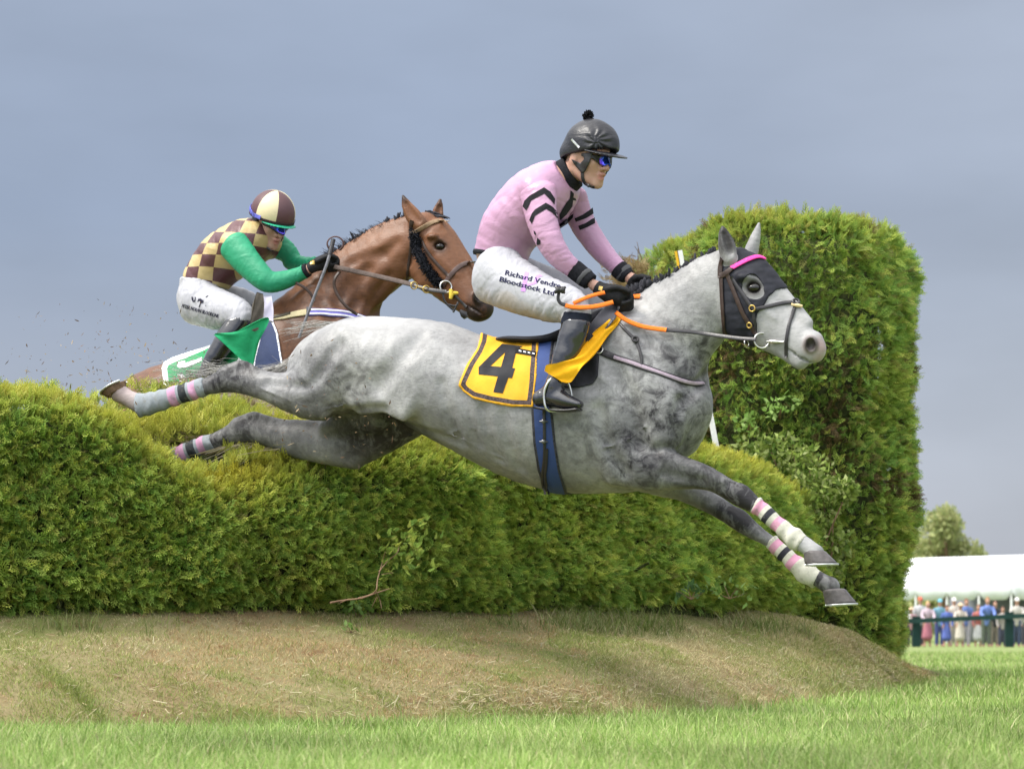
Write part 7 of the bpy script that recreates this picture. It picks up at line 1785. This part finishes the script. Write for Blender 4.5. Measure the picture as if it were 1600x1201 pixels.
# spectators, each one a figure with clothes of its own
def spectator(px, py_top, col_top, col_leg, label, hat=None, lean=.1, arms='rail', skin=(.46, .27, .2), back_=0.9, female=False, hgt=1.70, hair=(.10, .06, .04), bag=None):
    t_ = (px - 1330) / 370; Y_ = YR + 3 - 9 * t_ + back_; p = W(px, 985, Y_); g = gz(p[0], Y_); s = (W(px, py_top, Y_)[2] - g) / 1.78 if py_top else hgt / 1.78
    o = np.array([p[0], Y_, g]); T = lambda x, y, z: o + np.array([x, y, z]) * s
    f = Field(o - (.62 * s, .75 * s, .05), o + (.62 * s, .45 * s, 1.95 * s), .026)
    def lim(Pn, r, k=.03): f.chain([T(*q) for q in Pn], np.array(r) * s, None, k=k, res=2)
    shy = -.14 * lean / .1
    torso = [(0, 0, .92), (0, shy * .3, 1.12), (0, shy * .8, 1.34), (0, shy, 1.46)]
    for w in (-1, 1): lim([(w * .09, 0, .92), (w * .10, .0, .50), (w * .10, .03, .09)], [.088, .062, .046]); lim([(w * .10, .03, .06), (w * .11, -.13, .05)], [.045, .04])
    P = [T(*q) for q in torso]; f.chain(P, np.array([.125, .13, .15, .10]) * s, np.array([.10, .10, .11, .08]) * s, L=(0, 1, 0), k=.04)
    ar = []
    for w in (-1, 1):
        if arms == 'rail': q = [(w * .19, shy, 1.42), (w * .25, shy - .12, 1.18), (w * .12, shy - .32, 1.10)]
        elif arms == 'down': q = [(w * .19, shy, 1.42), (w * .24, shy + .02, 1.15), (w * .22, shy - .06, .90)]
        else: q = [(w * .19, shy, 1.42), (w * .25, shy - .05, 1.18), (w * .07, shy - .22, 1.34)]
        ar.append(q); lim(q, [.055, .046, .036]); lim([q[-1], tuple(np.array(q[-1]) + (-.03 * w, -.06, .0))], [.036, .03], .015)
    lim([(0, shy, 1.46), (0, shy - .02, 1.56)], [.06, .055])
    f.ell(T(0, shy - .03, 1.66), np.eye(3), np.array([.078, .098, .118]) * s, k=.02); f.ell(T(0, shy - .13, 1.65), np.eye(3), np.array([.014, .022, .02]) * s, k=.015)
    V, Q = f.mesh(smooth=1); m_ = plain('skin_tone', skin, .55, .08, 12); root = mk('person', V, Q, m_); tag(root, label, 'person', 'spectators along the rail')
    F2_ = Field(f.o, f.o + f.h * (f.n - 1), .026)
    F2_.chain([T(*q) for q in [(0, 0, .86)] + torso], np.array([.14, .135, .142, .165, .12]) * s, np.array([.12, .115, .112, .122, .095]) * s, L=(0, 1, 0), k=.04)
    for q in ar: F2_.chain([T(*k) for k in (q if arms != 'bare' else q[:2])], np.array([.068, .06, .048]) * s, k=.03, res=2)
    V, Q = F2_.mesh(smooth=1); mk('dress' if female else 'shirt', V, Q, plain('spectator_cloth', tuple(np.array(col_top) * .65 + np.mean(col_top) * .25 + .03), .8, .15, 9), root)
    F3_ = Field(f.o, f.o + f.h * (f.n - 1), .026)
    if female: F3_.chain([T(0, 0, 1.0), T(0, 0, .75), T(0, 0, .42)], np.array([.13, .17, .22]) * s, np.array([.11, .15, .19]) * s, L=(0, 1, 0), k=.03); nm = 'skirt'
    else:
        for w in (-1, 1): F3_.chain([T(w * .085, 0, .95), T(w * .10, 0, .5), T(w * .10, .03, .10)], np.array([.105, .082, .07]) * s, k=.04)
        nm = 'trousers'
    V, Q = F3_.mesh(smooth=1); mk(nm, V, Q, plain('spectator_cloth', tuple(np.array(col_leg) * .65 + np.mean(col_leg) * .25 + .03), .8, .15, 9), root)
    F4_ = Field(T(-.3, shy - .35, 1.5), T(.3, shy + .3, 1.95), .018); c = T(0, shy - .015, 1.70)
    if hat: F4_.ell(c + np.array([0, 0, .04 * s]), np.eye(3), np.array([.095, .115, .095]) * s, k=.01); F4_.ell(c + np.array([0, -.03, .015]) * s, np.eye(3), np.array(hat[1]) * s, k=.015); F4_.plane(c - (0, 0, .005), (0, 0, -1)); V, Q = F4_.mesh(smooth=1); mk('hat', V, Q, plain('hat_cloth', hat[0], .8), root)
    else: F4_.ell(c + np.array([0, .02, .01]) * s, np.eye(3), np.array([.088, .10, .118]) * s, k=.01); F4_.plane(T(0, shy - .085, 1.70), (0, -1, -.35)); V, Q = F4_.mesh(smooth=1); mk('hair', V, Q, plain('hair', hair, .7, .3, 40), root)
    return root
BRIM, CAP = (.20, .22, .018), (.09, .17, .016)
spectator(1411, 944, (.62, .60, .58), (.16, .12, .09), 'person in a pale top leaning on the rail beside the wing hedge', arms='rail', lean=.15)
spectator(1423, 949, (.70, .34, .36), (.05, .06, .10), 'person in a pink shirt and straw hat just left of the first rail post', hat=((.62, .46, .30), BRIM), arms='down', back_=1.6)
spectator(1437, 934, (.55, .55, .58), (.05, .05, .07), 'person in a red cap above the first rail post', hat=((.55, .14, .09), CAP), arms='down', back_=2.4)
spectator(1449, 940, (.58, .42, .50), (.55, .12, .20), 'blond person in a mauve top and red skirt by the rail', hair=(.55, .38, .18), female=True, arms='rail', back_=1.2)
spectator(1468, 937, (.10, .36, .52), (.03, .07, .34), 'person in a teal cap and blue trousers behind the rail', hat=((.16, .42, .52), CAP), arms='down', back_=2.2)
spectator(1479, 946, (.04, .12, .55), (.04, .10, .52), 'person in a bright blue patterned outfit behind the rail', female=True, arms='down', back_=1.4, hair=(.08, .05, .04))
spectator(1490, 935, (.70, .58, .46), (.62, .52, .42), 'person in beige with a white cap behind the straw hat', hat=((.75, .74, .70), CAP), arms='rail', back_=2.2)
spectator(1500, 943, (.66, .55, .46), (.64, .56, .46), 'person in a cream dress and broad straw hat leaning on the rail', hat=((.66, .50, .34), BRIM), female=True, arms='rail', back_=1.0)
spectator(1509, 936, (.06, .16, .55), (.45, .42, .52), 'person with brown hair in a blue shirt beside the straw hat', arms='down', back_=2.0, hair=(.16, .08, .04))
spectator(1528, 945, (.55, .10, .08), (.62, .62, .64), 'person in a red top and white skirt behind the rail', female=True, arms='down', back_=1.8, hair=(.2, .12, .08))
spectator(1541, 934, (.10, .22, .72), (.10, .13, .09), 'person in a royal blue shirt leaning forward with both arms on the rail', arms='rail', lean=.22, back_=1.0, hair=(.30, .17, .08))
spectator(1554, 939, (.03, .03, .04), (.26, .21, .15), 'dark-clothed person standing right of the royal blue shirt', arms='down', back_=2.2)
spectator(1566, 948, (.45, .40, .36), (.05, .06, .12), 'person in a grey-brown jacket just left of the second rail post', arms='down', back_=2.0)
spectator(1588, 935, (.60, .55, .48), (.04, .07, .16), 'person in a beige shirt and pale cap right of the second rail post', hat=((.70, .68, .66), CAP), arms='rail', back_=1.0)
spectator(1603, 944, (.68, .64, .58), (.05, .05, .08), 'person in a cream jacket at the right edge of the picture', arms='down', back_=1.8)

# tree behind the marquee
rt_ = np.random.default_rng(21)
def far_tree(px, top, Y_, wid, label, n=9000, cols=((.34, .38, .15), (.42, .44, .19), (.27, .32, .13), (.46, .46, .23))):  # leaf colours lightened to stand in for distance haze
    p = W(px, 985, Y_); z1 = W(px, top, Y_)[2]; g = -.6; cl = []
    for i in range(26):
        h_ = rt_.uniform(.25, .97); r_ = wid * math.sqrt(max(0, 1 - max(0, (h_ - .35) / .65) ** 2)) * .8; a = rt_.uniform(0, 6.28); cl.append((p[0] + math.cos(a) * r_ * rt_.uniform(.2, 1), Y_ + math.sin(a) * r_ * .8, g + (z1 - g) * h_ - .3, wid * .34 * (1.2 - h_ * .5)))
    cl.append((p[0], Y_, z1 - wid * .2, wid * .2)); cl = np.array(cl)
    k = rt_.integers(0, len(cl), n); d = nrm(rt_.normal(0, 1, (n, 3))) * (cl[k, 3] * rt_.uniform(.3, 1.05, n) ** .5)[:, None]; P = cl[k, :3] + d; X = nrm(rt_.normal(0, 1, (n, 3))); Y2 = nrm(np.cross(X, rt_.normal(0, 1, (n, 3)))); s = rt_.uniform(.08, .2, n)[:, None]
    V = np.stack([P, P + X * s + Y2 * s * .45, P + X * 2 * s, P + X * s - Y2 * s * .45], 1).reshape(-1, 3)
    root = empty('tree', label, 'tree'); mk('crown', V, np.arange(4 * n).reshape(-1, 4), M_leaf, root, colors=np.repeat(pal(rt_, n, cols, [1] * len(cols)), 4, 0), smooth=False)
    mb = MB(); mb.tube([(p[0], Y_, g), (p[0] + .1, Y_, g + (z1 - g) * .4), (p[0], Y_, g + (z1 - g) * .8)], [.28, .18, .05], 8)
    for c in cl[:12]: mb.tube([(p[0], Y_, g + (c[2] - g) * .5), (p[0] * .5 + c[0] * .5, (Y_ + c[1]) / 2, g + (c[2] - g) * .8), c[:3]], [.10, .07, .03], 5)
    mb.build('trunk', M_twig, root)
far_tree(1477, 792, 168, 2.9, 'rounded green tree rising behind the white marquee')
far_tree(1432, 838, 176, 1.7, 'lower pale green tree between the wing hedge and the taller tree')
far_tree(1525, 856, 180, 1.2, 'low bushy tree just showing over the marquee roof right of the taller tree', n=4000)

# clippings kicked up by the horses
rc = np.random.default_rng(31); n = 430
px, py = np.concatenate([rc.normal(125, 75, 240), rc.uniform(150, 330, 90), rc.uniform(430, 620, 100)]), np.concatenate([rc.normal(575, 42, 240), rc.uniform(470, 610, 90), rc.normal(640, 45, 100)])
Yd = np.concatenate([rc.uniform(14.0, 16.2, 330), rc.uniform(13.2, 13.9, 100)]); P = np.array([W(a, b, c) for a, b, c in zip(px, py, Yd)])
d = nrm(rc.normal(0, 1, (n, 3))) * (rc.uniform(.004, .020, n) * rc.uniform(.4, 1, n))[:, None]; w = nrm(np.cross(d, rc.normal(0, 1, (n, 3)))) * rc.uniform(.0012, .0035, n)[:, None]; q = nrm(np.cross(d, w)) * .0012
V = np.stack([P - d - w * .3, P - d + w * .3, P + w + q, P - w + q, P + d + w * .2, P + d - w * .2], 1).reshape(-1, 3); o_ = (np.arange(n) * 6)[:, None]
tag(mk('flying_debris', V, np.concatenate([o_ + [0, 1, 2, 3], o_ + [3, 2, 4, 5]]), M_grass, colors=np.repeat(pal(rc, n, [(.17, .10, .06), (.26, .17, .09), (.38, .29, .18), (.10, .07, .045)], [3, 2, 2, 1.5]), 6, 0), smooth=False), kind='stuff')

# ------------------------------------------------------------------ put every thing's origin at its base
for r_ in [o for o in SC.objects if o.parent is None and o.type in ('MESH', 'EMPTY') and o.get('category')]:
    tree_ = [r_] + list(r_.children_recursive); co = []
    for o in tree_:
        if o.type == 'MESH':
            a = np.empty(len(o.data.vertices) * 3, f32); o.data.vertices.foreach_get('co', a); co.append(a.reshape(-1, 3))
    co = np.concatenate(co); base = Vector(((co[:, 0].min() + co[:, 0].max()) / 2, (co[:, 1].min() + co[:, 1].max()) / 2, co[:, 2].min())).to_tuple()
    for o in tree_:
        if o.type == 'MESH': o.data.transform(Matrix.Translation(-Vector(base)))
    r_.location = base
